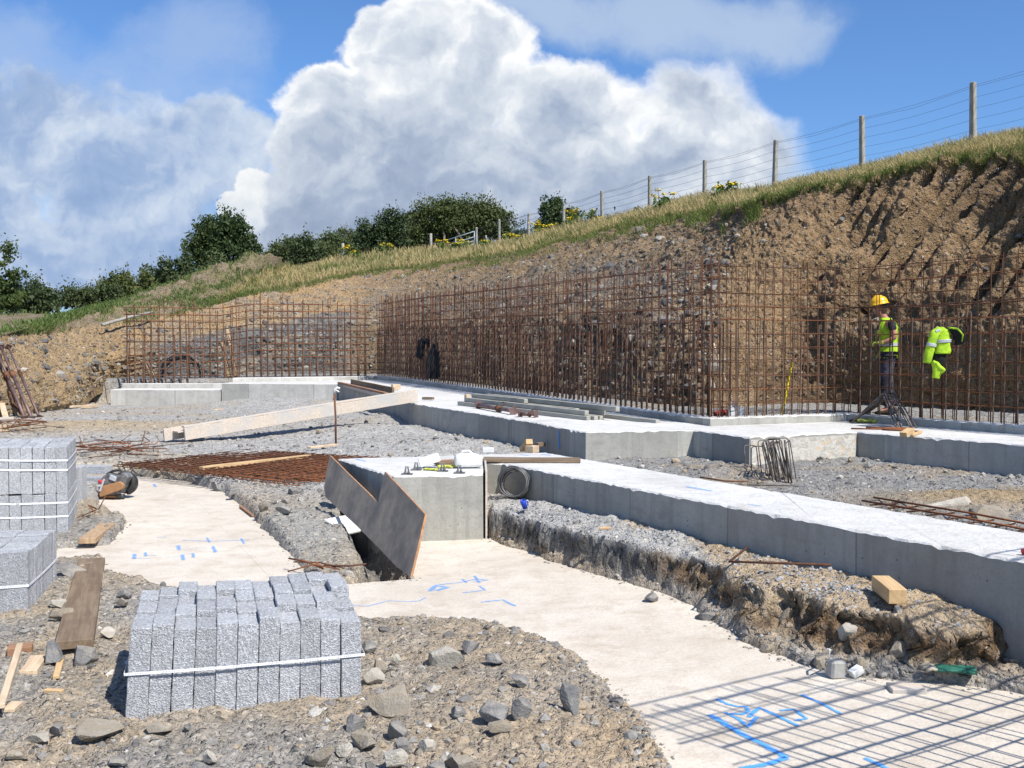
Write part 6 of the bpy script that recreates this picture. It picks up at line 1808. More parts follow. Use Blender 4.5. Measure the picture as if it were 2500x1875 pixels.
# bars and mesh ends hanging over the slab's rubble edge
# upright pin
p = PZ(820, 1097, .20); pz_ = gz(p.x, p.y)
pr = empty("setting_out_pin", (p.x, p.y, pz_ - .05), label="upright rusty pin with a white cap beside the formwork beam", cat="steel pin")
m = MB(); m.tube([(0, 0, 0), (.0, 0, .5), (-.02, 0, .92)], .017, 7); m.build("shaft", MAT["rust"], pr)
m = MB(); m.tube([(-.02, 0, .90), (-.01, 0, .97), (.03, 0, 1.0), (.07, 0, .985)], [.022, .026, .022, .018], 7); m.tube([(-.01, 0, .97), (.06, -.02, .93)], .016, 6); m.build("cap", MAT["white"], pr)
# bundle of bent starter bars standing as an A
kH = cr(2000, 680, 4.148)
ar = on_foot(*kH(650, 1400), 0.0)
aroot = empty("bent_bar_bundle", tuple(ar), label="bundle of bent steel bars standing like an A frame on the footing", cat="steel bars")
for i, (x0, y0, xa, ya, x1, y1, D0, Da, D1) in enumerate([(320, 1462, 640, 1165, 780, 1505, 15.6, 15.3, 14.9), (335, 1458, 660, 1150, 810, 1508, 15.7, 15.3, 14.9), (350, 1450, 690, 1150, 840, 1508, 15.8, 15.35, 14.8), (420, 1430, 655, 1215, 830, 1500, 16, 15.5, 15.0), (365, 1440, 720, 1155, 925, 1510, 15.8, 15.3, 14.6), (385, 1432, 745, 1155, 945, 1512, 15.9, 15.3, 14.6), (400, 1425, 770, 1165, 985, 1508, 16, 15.4, 14.6)]):
    A, Bp, C = on_foot(*kH(x0, y0), .015), PD(*kH(xa, ya), Da), on_foot(*kH(x1, y1), .015)
    m = MB(); q = [A, A.lerp(Bp, .9), Bp, Bp.lerp(C, .1), C]; m.tube([w - ar for w in q], .012, 6); m.build("bent_bar", MAT["steel"], aroot)
for i, (x0, y0, x1, y1, lb) in enumerate([(1100, 385, 1480, 392, "long rusty bar lying on the footing below the A frame bundle"), (1195, 378, 1500, 384, "second rusty bar on the footing, behind the first"), (1300, 392, 1550, 404, "third rusty bar on the footing, ending by a wood scrap")]):
    bent("loose_bar", [on_foot(*kC(x0, y0), .01), on_foot(*kC(x1, y1), .01)], .012, "rustlight", lb)
board(on_foot(*kC(1435, 425), .03), on_foot(*kC(1485, 395), .08), .10, .06, "pine", "timber_offcut", "orange brown wood wedge on the footing's edge at the right", "offcut")
board(on_foot(*kC(1490, 428), .02), on_foot(*kC(1550, 405), .02), .04, .03, "pine", "timber_offcut", "thin orange brown stick on the footing's edge at the right", "offcut")
# links leaning in a bundle
kI = cr(1780, 1020, 5.53)
lc = PZ(*kI(690, 830), .36); lroot = empty("link_bundle", (lc.x, lc.y, gz(lc.x, lc.y) - .02), label="bundle of rectangular steel links leaning against the strand board", cat="steel links")
def link_(x, y, yaw, lean, w, h, side=0.0):
    pts = []; r = .035
    for cx, cz, a0 in ((w / 2 - r, r, -90), (w / 2 - r, h - r, 0), (-w / 2 + r, h - r, 90), (-w / 2 + r, r, 180)):
        for k in range(4):
            a = math.radians(a0 + 30 * k); pts.append(Vector((cx + r * math.cos(a), 0, cz + r * math.sin(a))))
    pts.append(pts[0])
    M = Matrix.Translation((x, y, 0)) @ Matrix.Rotation(yaw, 4, "Z") @ Matrix.Rotation(lean, 4, "X") @ Matrix.Rotation(side, 4, "Y")
    m = MB(); m.tube([M @ q for q in pts], .0065, 5); m.build("steel_link", MAT["steel"], lroot)
rl_ = random.Random(3)
for i in range(15): link_(-.08 + .017 * i + rl_.uniform(-.015, .015), .02 * rl_.uniform(-1, 1), 1.15 + rl_.uniform(-.22, .22), -.20 + rl_.uniform(-.12, .12), .20, .47, -.20 + rl_.uniform(-.10, .08))
link_(-.02, .16, .1, -.25, .28, .47, -.05); link_(.06, .18, .15, -.2, .26, .48, -.02); link_(-.24, .24, .3, -.3, .16, .40, .05); link_(-.18, .26, -.2, -.2, .16, .38, .0)
# ladder of bars on the rear rubble
lr_ = empty("steel_ladder", tuple(PZ(*kC(1170, 848), .42)), label="ladder like strip of rusty bars lying on the rubble behind the ground beam", cat="steel bars")
lo = lr_.location.copy()
A0, A1 = PZ(*kC(1170, 848), .42), PZ(*kC(2212, 1037), .42); B0_, B1 = PZ(*kC(1245, 828), .42), PZ(*kC(2212, 998), .42)
for a, b in ((A0, A1), (B0_, B1)):
    e = b + (b - a) * .35; m = MB(); m.tube([a - lo, a.lerp(e, .5) + Vector((0, 0, .012)) - lo, e - lo], .010, 6); m.build("long_bar", MAT["rustlight"], lr_)
for i in range(9):
    t = .1 + i * .125; a, b = A0.lerp(A1, t), B0_.lerp(B1, t + .09); d = (b - a); m = MB(); m.tube([a - d * .25 + Vector((0, 0, -.014)) - lo, b + d * .1 + Vector((0, 0, -.014)) - lo], .008, 5); m.build("cross_bar", MAT["rust"], lr_)
bent("loose_bar", [PZ(*kC(130, 698), .39), PZ(*kC(290, 722), .38), PZ(*kC(440, 726), .38)], .009, "rust", "thin bar on the gravel behind the ground beam, left of the links")
bent("loose_bar", [PZ(*kC(430, 748), .37), PZ(*kC(700, 752), .38), PZ(*kC(1080, 780), .38)], .006, "steel", "long thin wire on the gravel behind the ground beam, in front of the links")

# ------------------------------------------------------------------ adjustable props
def prop(a, b, label, group, r=.030, roll=0.0):
    a, b = Vector(a), Vector(b); d = b - a; L = d.length; q = d.to_track_quat("Z", "Y") @ Quaternion((0, 0, 1), roll)
    root = empty("steel_prop", tuple(a), label=label, cat="steel prop", group=group); root.rotation_mode = "QUATERNION"; root.rotation_quaternion = q
    m = MB(); m.tube([(0, 0, .01), (0, 0, L * .62)], r, 10); m.build("outer_tube", MAT["prop"], root)
    m = MB(); m.tube([(0, 0, L * .6), (0, 0, L - .01)], r * .78, 10); m.build("inner_tube", MAT["prop"], root)
    m = MB(); m.tube([(0, 0, L * .57), (0, 0, L * .64)], r * 1.45, 10); m.build("collar", MAT["rust"], root)
    m = MB(); m.tube([(r, 0, L * .60), (r * 3, .02, L * .60), (r * 4, .05, L * .57), (r * 3.6, .05, L * .52)], .008, 5); m.build("handle", MAT["rust"], root)
    for nm, z in (("base_plate", 0), ("head_plate", L)):
        m = MB(); m.box((0, 0, z), (.14, .14, .010)); m.build(nm, MAT["prop"], root, .002)
    return root
kJ = cr(0, 800, 6.38)
pg = "scaffold props leaning on the left earth bank"
prop(PZ(*kJ(385, 1412), .31), PD(*kJ(-60, 330), 24.4), "purple grey steel prop leaning on the left bank, left of three", pg, .040)
prop(PZ(*kJ(495, 1415), .31), PD(*kJ(15, 300), 24.6), "middle purple grey steel prop of the three leaning on the left bank", pg, .040)
prop(PZ(*kJ(610, 1398), .31), PD(*kJ(130, 300), 24.8), "rusty slimmer steel prop, the right one of three leaning on the left bank", pg, .030, 2.0)
bent("plastic_hose", [PZ(*kJ(360, 1400), .33), PD(*kJ(215, 1180), 23.6), PD(*kJ(110, 880), 24), PD(*kJ(10, 690), 24.3), PD(*kJ(-30, 500), 24.6)], .028, "rust", "brown curved hose beside the leaning props", "hose")
board(PZ(*kJ(100, 1440), .34), PD(*kJ(-20, 1020), 23.8), .12, .04, "palepine", "timber_batten", "pale board with a red edge leaning at the left edge by the props", "batten")
board(PZ(*kJ(-200, 1475), .42), PZ(*kJ(195, 1450), .42), .12, .16, "shutter", "timber_beam", "pale grey beam lying at the left edge, upper of two", "beam")
board(PZ(*kJ(-200, 1580), .36), PZ(*kJ(140, 1560), .36), .14, .14, "palepine", "timber_beam", "pale yellow beam lying at the left edge, lower of two", "beam")
sp = "props lying on the footing"
prop(on_foot(*kP(445, 285), .06), on_foot(*kP(790, 342), .07), "short rusty prop lying on the footing in front of the post stack", sp, .040, .4)
prop(on_foot(*kP(860, 370), .06), on_foot(*kP(1018, 377), .06), "grey prop end with a square holed plate, right of the rusty prop", sp, .032, .1)

# ------------------------------------------------------------------ small things on the plinth and the slab
def holding_bolt(x, y, lb):
    p = PZ(*kB(x, y), .62); root = empty("anchor_bolt", (p.x, p.y, .62), label=lb, cat="anchor bolt", group="anchor bolts in the plinth"); root.scale = (.72, .72, .85)
    m = MB(); m.box((0, 0, .006), (.15, .12, .008)); m.build("washer_plate", MAT["darkgrey"], root, .002)
    for dx in (-.022, .022): m = MB(); m.tube([(dx, 0, 0), (dx * .9, 0, .05), (dx * .5, 0, .09)], .011, 8); m.tube([(dx, 0, .012), (dx, 0, .030)], .02, 6); m.build("bolt", MAT["darkgrey"], root)
holding_bolt(615, 680, "left front anchor bolt on the plinth"); holding_bolt(675, 652, "rear anchor bolt on the plinth, left of the white blocks"); holding_bolt(952, 672, "right front anchor bolt on the plinth, before the jerrycan"); holding_bolt(845, 660, "middle anchor bolt on the plinth, among the gloves")
def jerrycan():
    p = PZ(*kB(1015, 640), .62); root = empty("jerrycan", (p.x, p.y, .63), (0, 0, .15), "white plastic jerrycan lying on its side at the edge of the plinth", "jerrycan")
    m = MB(); m.smooth = True; rs = []
    for i, (x, hw, hz, zc) in enumerate([(-.245, .02, .02, .12), (-.24, .07, .075, .12), (-.21, .10, .105, .122), (-.12, .115, .118, .122), (.02, .118, .118, .12), (.14, .115, .108, .112), (.19, .105, .095, .10), (.215, .075, .07, .095), (.22, .02, .02, .095)]):
        ring = []
        for k in range(20):
            a = 2 * math.pi * k / 20; c, s = math.cos(a), math.sin(a); e = .55
            ring.append(Vector((x, hw * math.copysign(abs(c) ** e, c), zc + hz * math.copysign(abs(s) ** e, s))))
        rs.append(ring)
    m.rings(rs); m.build("body", MAT["white"], root)
    m = MB(); m.tube([(-.14, 0, .225), (-.11, 0, .27), (0.0, 0, .275), (.06, 0, .225)], .018, 8); m.build("handle", MAT["white"], root)
    m = MB(); m.tube([(-.235, .03, .14), (-.275, .03, .145)], .028, 10); m.build("neck", MAT["white"], root)
    root.scale = (.60, .60, .60)
jerrycan()
def glove(loc, yaw, pitch, s, mats, label, curl=.5, seed=0):
    rng = random.Random(seed); root = empty("work_glove", loc, (pitch, 0, yaw), label, "glove")
    m = MB(); m.smooth = True; rs = []
    for x, w, h in ((-.10, .047, .022), (-.06, .042, .020), (-.02, .044, .021), (.03, .050, .020), (.065, .049, .017), (.082, .040, .012)):
        rs.append([Vector((x * s, w * s * math.cos(a), h * s * (1 + math.sin(a)))) for a in [2 * math.pi * k / 12 for k in range(12)]])
    m.rings(rs); m.build("palm", MAT[mats[0]], root)
    for i, (y, l) in enumerate(((-.036, .075), (-.012, .088), (.012, .083), (.035, .062))):
        c = curl * rng.uniform(.6, 1.3); f = MB()
        p0 = Vector((.065, y, .018)); p1 = p0 + Vector((l * .45, y * .25, .012)); p2 = p1 + Vector((l * .35, y * .15, -.02 * c)); p3 = p2 + Vector((l * .22, 0, -.025 * c))
        f.tube([q * s for q in (p0, p1, p2, p3)], [.0125 * s, .012 * s, .0115 * s, .008 * s], 8); f.build("finger", MAT[mats[1]], root)
    f = MB(); f.tube([Vector(q) * s for q in ((-.02, -.035, .018), (.015, -.062, .02), (.045, -.075, .015), (.06, -.078, .01))], [.016 * s, .015 * s, .0135 * s, .009 * s], 8); f.build("thumb", MAT[mats[1]], root)
    m = MB(); m.smooth = True; m.rings([[Vector((x * s, w * s * math.cos(a), .02 * s + h * s * math.sin(a))) for a in [2 * math.pi * k / 12 for k in range(12)]] for x, w, h in ((-.155, .052, .02), (-.13, .046, .022), (-.095, .048, .024))], True, True); m.build("cuff", MAT[mats[0]], root)
    return root
g = PZ(*kB(765, 655), .62); glove((g.x, g.y, .622), 2.6, 0, .55, ("glovey", "glovey"), "yellow green glove bunched beside the white block on the plinth", 1.0, 1)
g = PZ(*kB(880, 640), .62); glove((g.x, g.y, .625), .15, 0, .7, ("glovey", "glovey"), "yellow green striped glove lying flat in front of the brown offcut", .4, 2)
g = surf(*kF(1720, 1085)); glove((g.x, g.y, g.z + .025), 3.1 - .25, .05, 1.05, ("glovegreen", "glovegrey"), "green rubber palmed work glove lying in the dirt at the lower right", .5, 3).scale = (.85, 1.45, .75)
g = on_foot(*kC(1175, 350), .0); glove((g.x, g.y, g.z + .01), 2.9, .0, 1.3, ("glovey", "black"), "yellow and black glove lying under the A frame bundle", .6, 4)
p = PZ(*kB(757, 640), .62); board(p + Vector((-.10, 0, .05)), p + Vector((.10, .03, .11)), .10, .085, "white", "polystyrene_block", "white block lying tilted on the plinth behind the gloves", "block", bevel=.006)
p = PZ(*kB(1140, 540), .62); board(p + Vector((-.07, 0, .03)), p + Vector((.06, .01, .03)), .08, .055, "white", "plastic_spacer", "small white plastic piece on the rear edge of the plinth", "spacer")
def cap():
    p = PZ(*kB(1375, 880), .36); z = gz(p.x, p.y)
    m = MB(); n = 18; R = .024
    for r0, r1, z0, z1 in ((R, R * 1.08, 0, .085),):
        out = [[Vector((r * math.cos(2 * math.pi * k / n), r * math.sin(2 * math.pi * k / n), zz)) for k in range(n)] for r, zz in ((R, 0), (R, .03), (R * 1.04, .032), (R * 1.1, .085), (R * .95, .085), (R * .9, .012))]
    m.smooth = True; m.rings(out)
    root = m.build("plastic_cup", MAT["blueplastic"], loc=(p.x, p.y, z + .045), rot=(.25, -.35, .2)); tag(root, "small bright blue plastic cup lying on the rubble bench", "cup")
    m = MB(); m.tube([(R * 1.02, 0, .055), (R * 1.6, 0, .06), (R * 1.5, 0, .02), (R, 0, .02)], .006, 6); m.build("handle", MAT["blueplastic"], root)
cap()
# grey cube of concrete and the white wire by it
p = PZ(*kF(1028, 1100), 0.0); board(p + Vector((-.045, .05, .05)), p + Vector((.04, .07, .045)), .075, .10, "stonegrey", "concrete_lump", "grey cube shaped lump of concrete at the foot of the bench", "lump", bevel=.012)
p = PZ(*kF(1100, 1060), .02); board(p, p + Vector((.06, .02, .03)), .05, .04, "white", "plastic_spacer", "white plastic spacer right of the grey concrete lump", "spacer")
bent("white_wire", [PZ(*kF(960, 975), .06), PZ(*kF(958, 930), .14), PZ(*kF(968, 900), .17), PZ(*kF(945, 895), .15), PZ(*kF(940, 925), .10)], .006, "white", "white wire sticking up by the upright grey rock", "wire")
m = MB(); p = PZ(*kF(2200, 292), .62); m.tube([(0, 0, 0), (.05, 0, .01), (.09, .01, 0)], .018, 8); tag(m.build("plastic_plug", MAT["redplastic"], loc=(p.x, p.y, .64)), "small magenta plug on the ground beam at the right edge", "plug")

# ------------------------------------------------------------------ disc cutter
def saw():
    p = PZ(288, 1218, 0.0)
    root = empty("disc_cutter", (p.x, p.y, .0), (0, 0, -.12), "petrol disc cutter with a faded orange arm standing on the pale slab", "disc cutter")
    s = p.y / 2500 * 120 / 1991                     # metres per pixel of the close view
    def q(x, y, d=0.0): return Vector(((x - 1000) * s, d, (1500 - y) * s))
    m = MB(); n = 24
    # drive arm cover: long rounded bar
    ring = []
    pts = [(560, 930), (1250, 745), (1390, 800), (1430, 900), (1400, 1010), (1300, 1090), (620, 1330), (430, 1380), (390, 1200), (430, 1060)]
    m.rings([[q(x, y, -.12) for x, y in pts], [q(x, y, -.10) + Vector((0, 0, 0)) for x, y in pts], [q(x, y, -.05) for x, y in pts]]); m.build("drive_arm", MAT["orange"], root, .008, 2)
    # wheel guard: a fat C of black sheet round the wheel at the right
    c = q(1150, 900, .10); R = 500 * s
    g = MB(); g.smooth = True; rs = []
    for i in range(21):
        a = math.radians(-70 + i * 11); e = Vector((math.cos(a), 0, math.sin(a)))
        rs.append([c + e * (R * .55) + Vector((0, -.05, 0)), c + e * R * .94 + Vector((0, -.055, 0)), c + e * R + Vector((0, 0, 0)), c + e * R * .94 + Vector((0, .055, 0)), c + e * R * .55 + Vector((0, .05, 0))])
    g.rings(rs); g.build("wheel_guard", MAT["blackplastic"], root)
    w = MB(); w.smooth = True; w.tube([c + Vector((0, -.004, 0)), c + Vector((0, .004, 0))], R * .86, 28); w.build("cutting_disc", MAT["darkgrey"], root)
    b = MB(); hull = [(360, 720), (500, 540), (760, 420), (1000, 520), (1180, 500), (1320, 380), (1500, 430), (1630, 580), (1480, 760), (1380, 1000), (1250, 1250), (760, 1330), (480, 1200), (430, 900)]
    b.rings([[q(x * .94 + 60, y * .94 + 55, -.085) for x, y in hull], [q(x, y, -.06) for x, y in hull], [q(x, y, .03) for x, y in hull], [q(x * .9 + 90, y * .9 + 90, .06) for x, y in hull]]); b.build("engine", MAT["darkgrey"], root, .008, 2)
    b = MB(); b.box(q(960, 620, -.09), (.085, .03, .06), Matrix.Rotation(.35, 3, "Y")); b.build("air_filter_cover", MAT["tape"], root, .008, 2)
    b = MB(); b.box(q(700, 1400, .03), (.27, .14, .03)); b.build("base", MAT["orange"], root, .006)
    h = MB(); h.tube([q(470, 690, -.02), q(600, 500, -.03), q(850, 350, -.03), q(1150, 310, -.03), q(1300, 420, -.02), q(1330, 640, 0)], .016, 8); h.build("front_handle", MAT["blackplastic"], root)
    h = MB(); h.tube([q(350, 690, .03), q(330, 800, .02), q(420, 900, .02), q(560, 830, .02)], .020, 8); h.build("rear_handle", MAT["blackplastic"], root)
    h = MB(); h.tube([q(450, 690, -.10), q(455, 840, -.10)], .030, 10); h.build("fuel_cap", MAT["redplastic"], root)
    h = MB(); h.bar(q(640, 640, -.12), q(470, 1130, -.13), .012, .020); h.build("support_bar", MAT["tape"], root)
    h = MB(); h.tube([q(1080, 1150, -.05), q(1120, 1450, -.04)], [.03, .035], 8); h.tube([q(1000, 1430, -.02), q(1300, 1380, -.02)], .030, 8); h.build("front_foot", MAT["blackplastic"], root)
saw()
# tools behind the short mesh
def shovel():
    a, b = PD(1742, 838, 15.75), PD(1790, 990, 15.65); root = empty("shovel", tuple(b), label="shovel with a pale wooden shaft leaning behind the short mesh wall", cat="shovel")
    m = MB(); m.tube([Vector(), (a - b) * .5, a - b], .018, 8); m.build("shaft", MAT["palepine"], root)
    d = (b - a).normalized(); sd = d.cross(Vector((0, 1, 0))).normalized(); m = MB()
    rs = []
    for t, w in ((-.08, .02), (0, .05), (.03, .11), (.18, .12), (.24, .09), (.27, .02)):
        rs.append([d * t + sd * w + Vector((0, -.03, 0)), d * t + Vector((0, .01, 0)), d * t - sd * w + Vector((0, -.03, 0)), d * t + Vector((0, .016, 0))])
    m.rings(rs); m.build("blade", MAT["tape"], root)
shovel()
def level():
    a, b = PD(1935, 884, 16.35), PD(1908, 1012, 16.2); root = empty("spirit_level", tuple(b), label="long yellow spirit level leaning behind the short mesh wall", cat="spirit level")
    m = MB(); m.bar(Vector(), a - b, .03, .075, up=(0, 1, 0)); m.build("body", MAT["yellowpaint"], root, .003)
    for t in (.5, .12, .88): m = MB(); c = (a - b) * t + Vector((0, -.02, 0)); m.tube([c - (a - b).normalized() * .03, c + (a - b).normalized() * .03], .014, 8); m.build("vial", MAT["white"], root)
level()
m = MB(); p = PD(*kC(215, 293), 15.7); m.smooth = True; m.tube([(0, 0, 0), (.12, 0, .03), (.28, 0, .02), (.36, 0, 0)], [.03, .05, .045, .02], 8); tag(m.build("red_bag", MAT["redplastic"], loc=(p.x, p.y, .83)), "crumpled red bag lying behind the short mesh wall", "bag")
# ------------------------------------------------------------------ clothing hung on the mesh
def cloth_tube(name, P, rx, ry, mat, parent, seed, n=22, amp=.026, cap0=True, cap1=True, fr=9.0):
    """soft tube: P centres, rx/ry half widths per ring, folds from noise"""
    P = [Vector(p) for p in P]; Q, RX, RY = [], [], []
    for i in range(len(P) - 1):
        for j in range(6):
            t = j / 6; s = t * t * (3 - 2 * t)
            Q.append(P[i].lerp(P[i + 1], t)); RX.append(rx[i] * (1 - s) + rx[i + 1] * s); RY.append(ry[i] * (1 - s) + ry[i + 1] * s)
    Q.append(P[-1]); RX.append(rx[-1]); RY.append(ry[-1])
    rs = []
    for i, c in enumerate(Q):
        t = (Q[min(i + 1, len(Q) - 1)] - Q[max(i - 1, 0)]).normalized()
        e2 = Vector((0, 1, 0)); e1 = e2.cross(t); e1.normalize(); e2 = t.cross(e1)
        ring = []
        for k in range(n):
            a = 2 * math.pi * k / n
            f = float(fbm(np.array([math.cos(a) * 1.6 + seed]), np.array([math.sin(a) * 1.6]), np.array([i * .23]), 3, seed)[0])
            w = 1 + f * amp * fr
            ring.append(c + e1 * (math.cos(a) * RX[i] * w) + e2 * (math.sin(a) * RY[i] * w))
        rs.append(ring)
    m = MB(); m.smooth = True; m.rings(rs, cap0, cap1)
    return m.build(name, MAT[mat], parent)
def jacket():
    D = 14.25; k = D / 2500 / 4.148
    c = PD(*kH(1245, 500), D)
    root = empty("work_jacket", tuple(c), (0, 0, -.2), "hi vis yellow jacket with a black hood, hung on the right mesh wall", "jacket")
    def q(x, y, d=0.0): return Vector(((x - 1245) * k, d, (500 - y) * k))
    cloth_tube("body", [q(1250, 492), q(1245, 520), q(1240, 600), q(1250, 680), q(1248, 762)], [.02, .10, .115, .105, .11], [.03, .07, .075, .07, .075], "hivis", root, 3)
    cloth_tube("chest_band", [q(1250, 618, 0), q(1252, 650, 0)], [.125, .121], [.084, .083], "tape", root, 3, fr=4)
    cloth_tube("sleeve", [q(1215, 515, -.05), q(1165, 560, -.07), q(1135, 650, -.08), q(1115, 740, -.08), q(1095, 855, -.07)], [.05, .062, .058, .060, .055], [.05, .055, .05, .05, .045], "hivis", root, 5)
    cloth_tube("sleeve_band", [q(1136, 655, -.08), q(1130, 688, -.08)], [.066, .066], [.06, .06], "tape", root, 6, fr=3)
    cloth_tube("shoulder_band", [q(1165, 545, -.075), q(1205, 525, -.065)], [.03, .028], [.052, .052], "tape", root, 6, fr=3)
    cloth_tube("lining", [q(1232, 745, .0), q(1220, 800, 0), q(1230, 860, 0), q(1250, 900, 0)], [.085, .085, .07, .02], [.05, .05, .04, .02], "black", root, 7)
    cloth_tube("lower_sleeve", [q(1150, 840, -.06), q(1185, 880, -.06), q(1195, 940, -.06), q(1180, 1008, -.06)], [.03, .055, .06, .045], [.04, .045, .045, .035], "hivis", root, 8)
    cloth_tube("cuff", [q(1175, 850, -.09), q(1215, 900, -.10), q(1252, 925, -.10), q(1225, 955, -.09)], [.02, .03, .025, .02], [.02, .02, .02, .015], "hivis", root, 9)
    cloth_tube("hood", [q(1320, 520, 0), q(1350, 515, 0), q(1400, 560, 0), q(1415, 620, 0), q(1370, 675, 0)], [.02, .05, .075, .07, .02], [.06, .08, .08, .07, .03], "black", root, 10)
    cloth_tube("hood_rim", [q(1310, 500, -.02), q(1380, 512, -.02), q(1428, 570, -.02), q(1425, 640, -.02)], [.014, .016, .016, .012], [.06, .085, .085, .06], "hivis", root, 11)
jacket()
kK = cr(800, 400, 2.6333)
def black_jacket(D, x0, y0, rows, lb, seed, arms=()):
    k = D / 2500 / 2.6333; c = PD(*kK(x0, y0), D)
    root = empty("black_jacket", tuple(c), label=lb, cat="jacket", group="black jackets hung on the mesh")
    q = lambda x, y, d=0.0: Vector(((x - x0) * k, d - .1, (y0 - y) * k))
    cloth_tube("body", [q(x, y) for x, y, w in rows], [w * k for x, y, w in rows], [min(.14, w * k * .6) for x, y, w in rows], "black", root, seed)
    for A in arms: cloth_tube("sleeve", [q(x, y, -.06) for x, y, w in A], [w * k for x, y, w in A], [w * k * .8 for x, y, w in A], "black", root, seed + 1)
black_jacket(27.9, 605, 1130, [(615, 1122, 12), (605, 1145, 26), (598, 1190, 24), (594, 1235, 24), (598, 1255, 10)], "small black garment hung on the long mesh wall, left of the longer coat", 21, [[(625, 1130, 12), (650, 1145, 18), (650, 1180, 10)]])
black_jacket(26.6, 685, 1160, [(690, 1158, 14), (688, 1200, 26), (684, 1270, 36), (680, 1330, 40), (685, 1382, 26)], "longer black coat hung on the long mesh wall", 23, [[(668, 1200, 14), (650, 1290, 18), (650, 1380, 12)], [(708, 1200, 12), (716, 1290, 12), (716, 1370, 8)]])

# ------------------------------------------------------------------ the worker
def skin_body(name, nodes, edges, mat, parent, root_i=0, lv=2, smooth=True):
    me = bpy.data.meshes.new(name); me.from_pydata([n[0] for n in nodes], edges, [])
    o = link_mesh(name, me, MAT[mat], parent)
    sk = o.modifiers.new("skin", "SKIN"); sk.use_smooth_shade = True; sk.branch_smoothing = .4
    d = me.skin_vertices[0].data
    for i, n in enumerate(nodes):
        r = n[1]; d[i].radius = (r, r) if not isinstance(r, tuple) else r; d[i].use_root = (i == root_i)
    sb = o.modifiers.new("sub", "SUBSURF"); sb.levels = lv; sb.render_levels = lv
    return o
def worker():
    D = 16.0; f = PD(2163, 1012, D)
    zg = .80
    root = empty("person", (f.x, f.y, zg), (0, 0, math.radians(168)), "worker in yellow helmet and hi vis vest behind the right mesh wall, looking down", "person")
    # x forwards, y to the person's left, z up
    nodes = [((-.01, 0, .96), (.13, .155)), ((-.02, 0, 1.12), (.115, .14)), ((-.01, 0, 1.32), (.125, .17)), ((.02, 0, 1.47), (.075, .10)), ((.07, 0, 1.55), .055), ((.115, 0, 1.62), (.085, .072)), ((.135, 0, 1.70), (.10, .078)), ((.125, 0, 1.765), (.085, .068)),
             ((-.02, .18, 1.45), .062), ((-.09, .235, 1.21), .045), ((.06, .20, 1.135), .036), ((.12, .175, 1.13), .028),
             ((-.02, -.18, 1.45), .062), ((-.04, -.235, 1.20), .045), ((.10, -.17, 1.135), .036), ((.16, -.13, 1.135), .028),
             ((-.01, .095, .90), .10), ((.03, .10, .50), .066), ((-.01, .10, .10), .045), ((.13, .115, .045), .038),
             ((-.01, -.095, .90), .10), ((-.04, -.10, .50), .066), ((-.10, -.10, .10), .045), ((.03, -.115, .045), .038),
             ((.228, 0, 1.655), .014), ((.20, 0, 1.60), .022)]
    edges = [(0, 1), (1, 2), (2, 3), (3, 4), (4, 5), (5, 6), (6, 7), (2, 8), (8, 9), (9, 10), (10, 11), (2, 12), (12, 13), (13, 14), (14, 15), (0, 16), (16, 17), (17, 18), (18, 19), (0, 20), (20, 21), (21, 22), (22, 23), (6, 24), (5, 25)]
    skin_body("body", nodes, edges, "skin", root)
    # face
    for y in (-.032, .032):
        m = MB(); m.smooth = True; m.tube([(.196, y, 1.69), (.206, y, 1.69)], [.011, .007], 8); m.build("eye", MAT["boot"], root)
        m = MB(); m.smooth = True; m.tube([(.105, y * 2.35, 1.64), (.10, y * 2.7, 1.675), (.095, y * 2.65, 1.705)], [.012, .018, .012], 8); m.build("ear", MAT["skin"], root)
    m = MB(); m.tube([(.208, -.022, 1.612), (.216, 0, 1.613), (.208, .022, 1.612)], .006, 6); m.build("mouth", MAT["redplastic"], root)
    # hair under the helmet at the back and sides
    m = MB(); m.smooth = True; rs = []
    for z, rx, ry, cx in ((1.60, .075, .070, .075), (1.66, .097, .083, .10), (1.72, .108, .088, .115), (1.76, .10, .08, .118)):
        rs.append([Vector((cx + rx * math.cos(a), ry * math.sin(a), z)) for a in [math.radians(95 + 170 * k / 12) for k in range(13)]])
    m.rings(rs, False, False, closed=False); m.build("hair", MAT["hair"], root)
    # helmet
    h = empty_helmet = MB(); h.smooth = True; rs = []; n = 28
    tilt = Matrix.Rotation(.20, 3, "Y")
    hc = Vector((.12, 0, 1.735))
    def hp(x, y, z): return hc + tilt @ Vector((x, y, z))
    for z, r in ((-.012, 1.16), (-.004, 1.17), (.0, 1.05), (.03, 1.03), (.065, .95), (.095, .78), (.118, .5), (.128, .2)):
        rs.append([hp(.132 * r * math.cos(2 * math.pi * k / n) + (.035 if z < 0 and math.cos(2 * math.pi * k / n) > .3 else 0), .108 * r * math.sin(2 * math.pi * k / n), z) for k in range(n)])
    h.rings(rs, False, True); hm = h.build("helmet", MAT["helmet"], root)
    m = MB(); m.tube([hp(-.11, 0, .07), hp(-.05, 0, .118), hp(.02, 0, .134), hp(.09, 0, .10)], [.006, .012, .012, .006], 8); m.build("helmet_ridge", MAT["helmet"], root)
    # clothes
    sh = [((-.01, 0, .98), (.14, .165)), ((-.02, 0, 1.12), (.128, .152)), ((-.01, 0, 1.32), (.138, .182)), ((.01, 0, 1.46), (.085, .11)), ((-.02, .19, 1.455), .074), ((-.07, .225, 1.30), .062), ((-.02, -.19, 1.455), .074), ((-.035, -.225, 1.30), .062)]
    skin_body("t_shirt", sh, [(0, 1), (1, 2), (2, 3), (2, 4), (4, 5), (2, 6), (6, 7)], "tshirt", root)
    tr = [((-.01, 0, .97), (.14, .165)), ((-.01, .10, .88), .118), ((.03, .105, .50), .085), ((-.01, .105, .12), .075), ((-.01, -.10, .88), .118), ((-.04, -.105, .50), .085), ((-.10, -.105, .12), .075)]
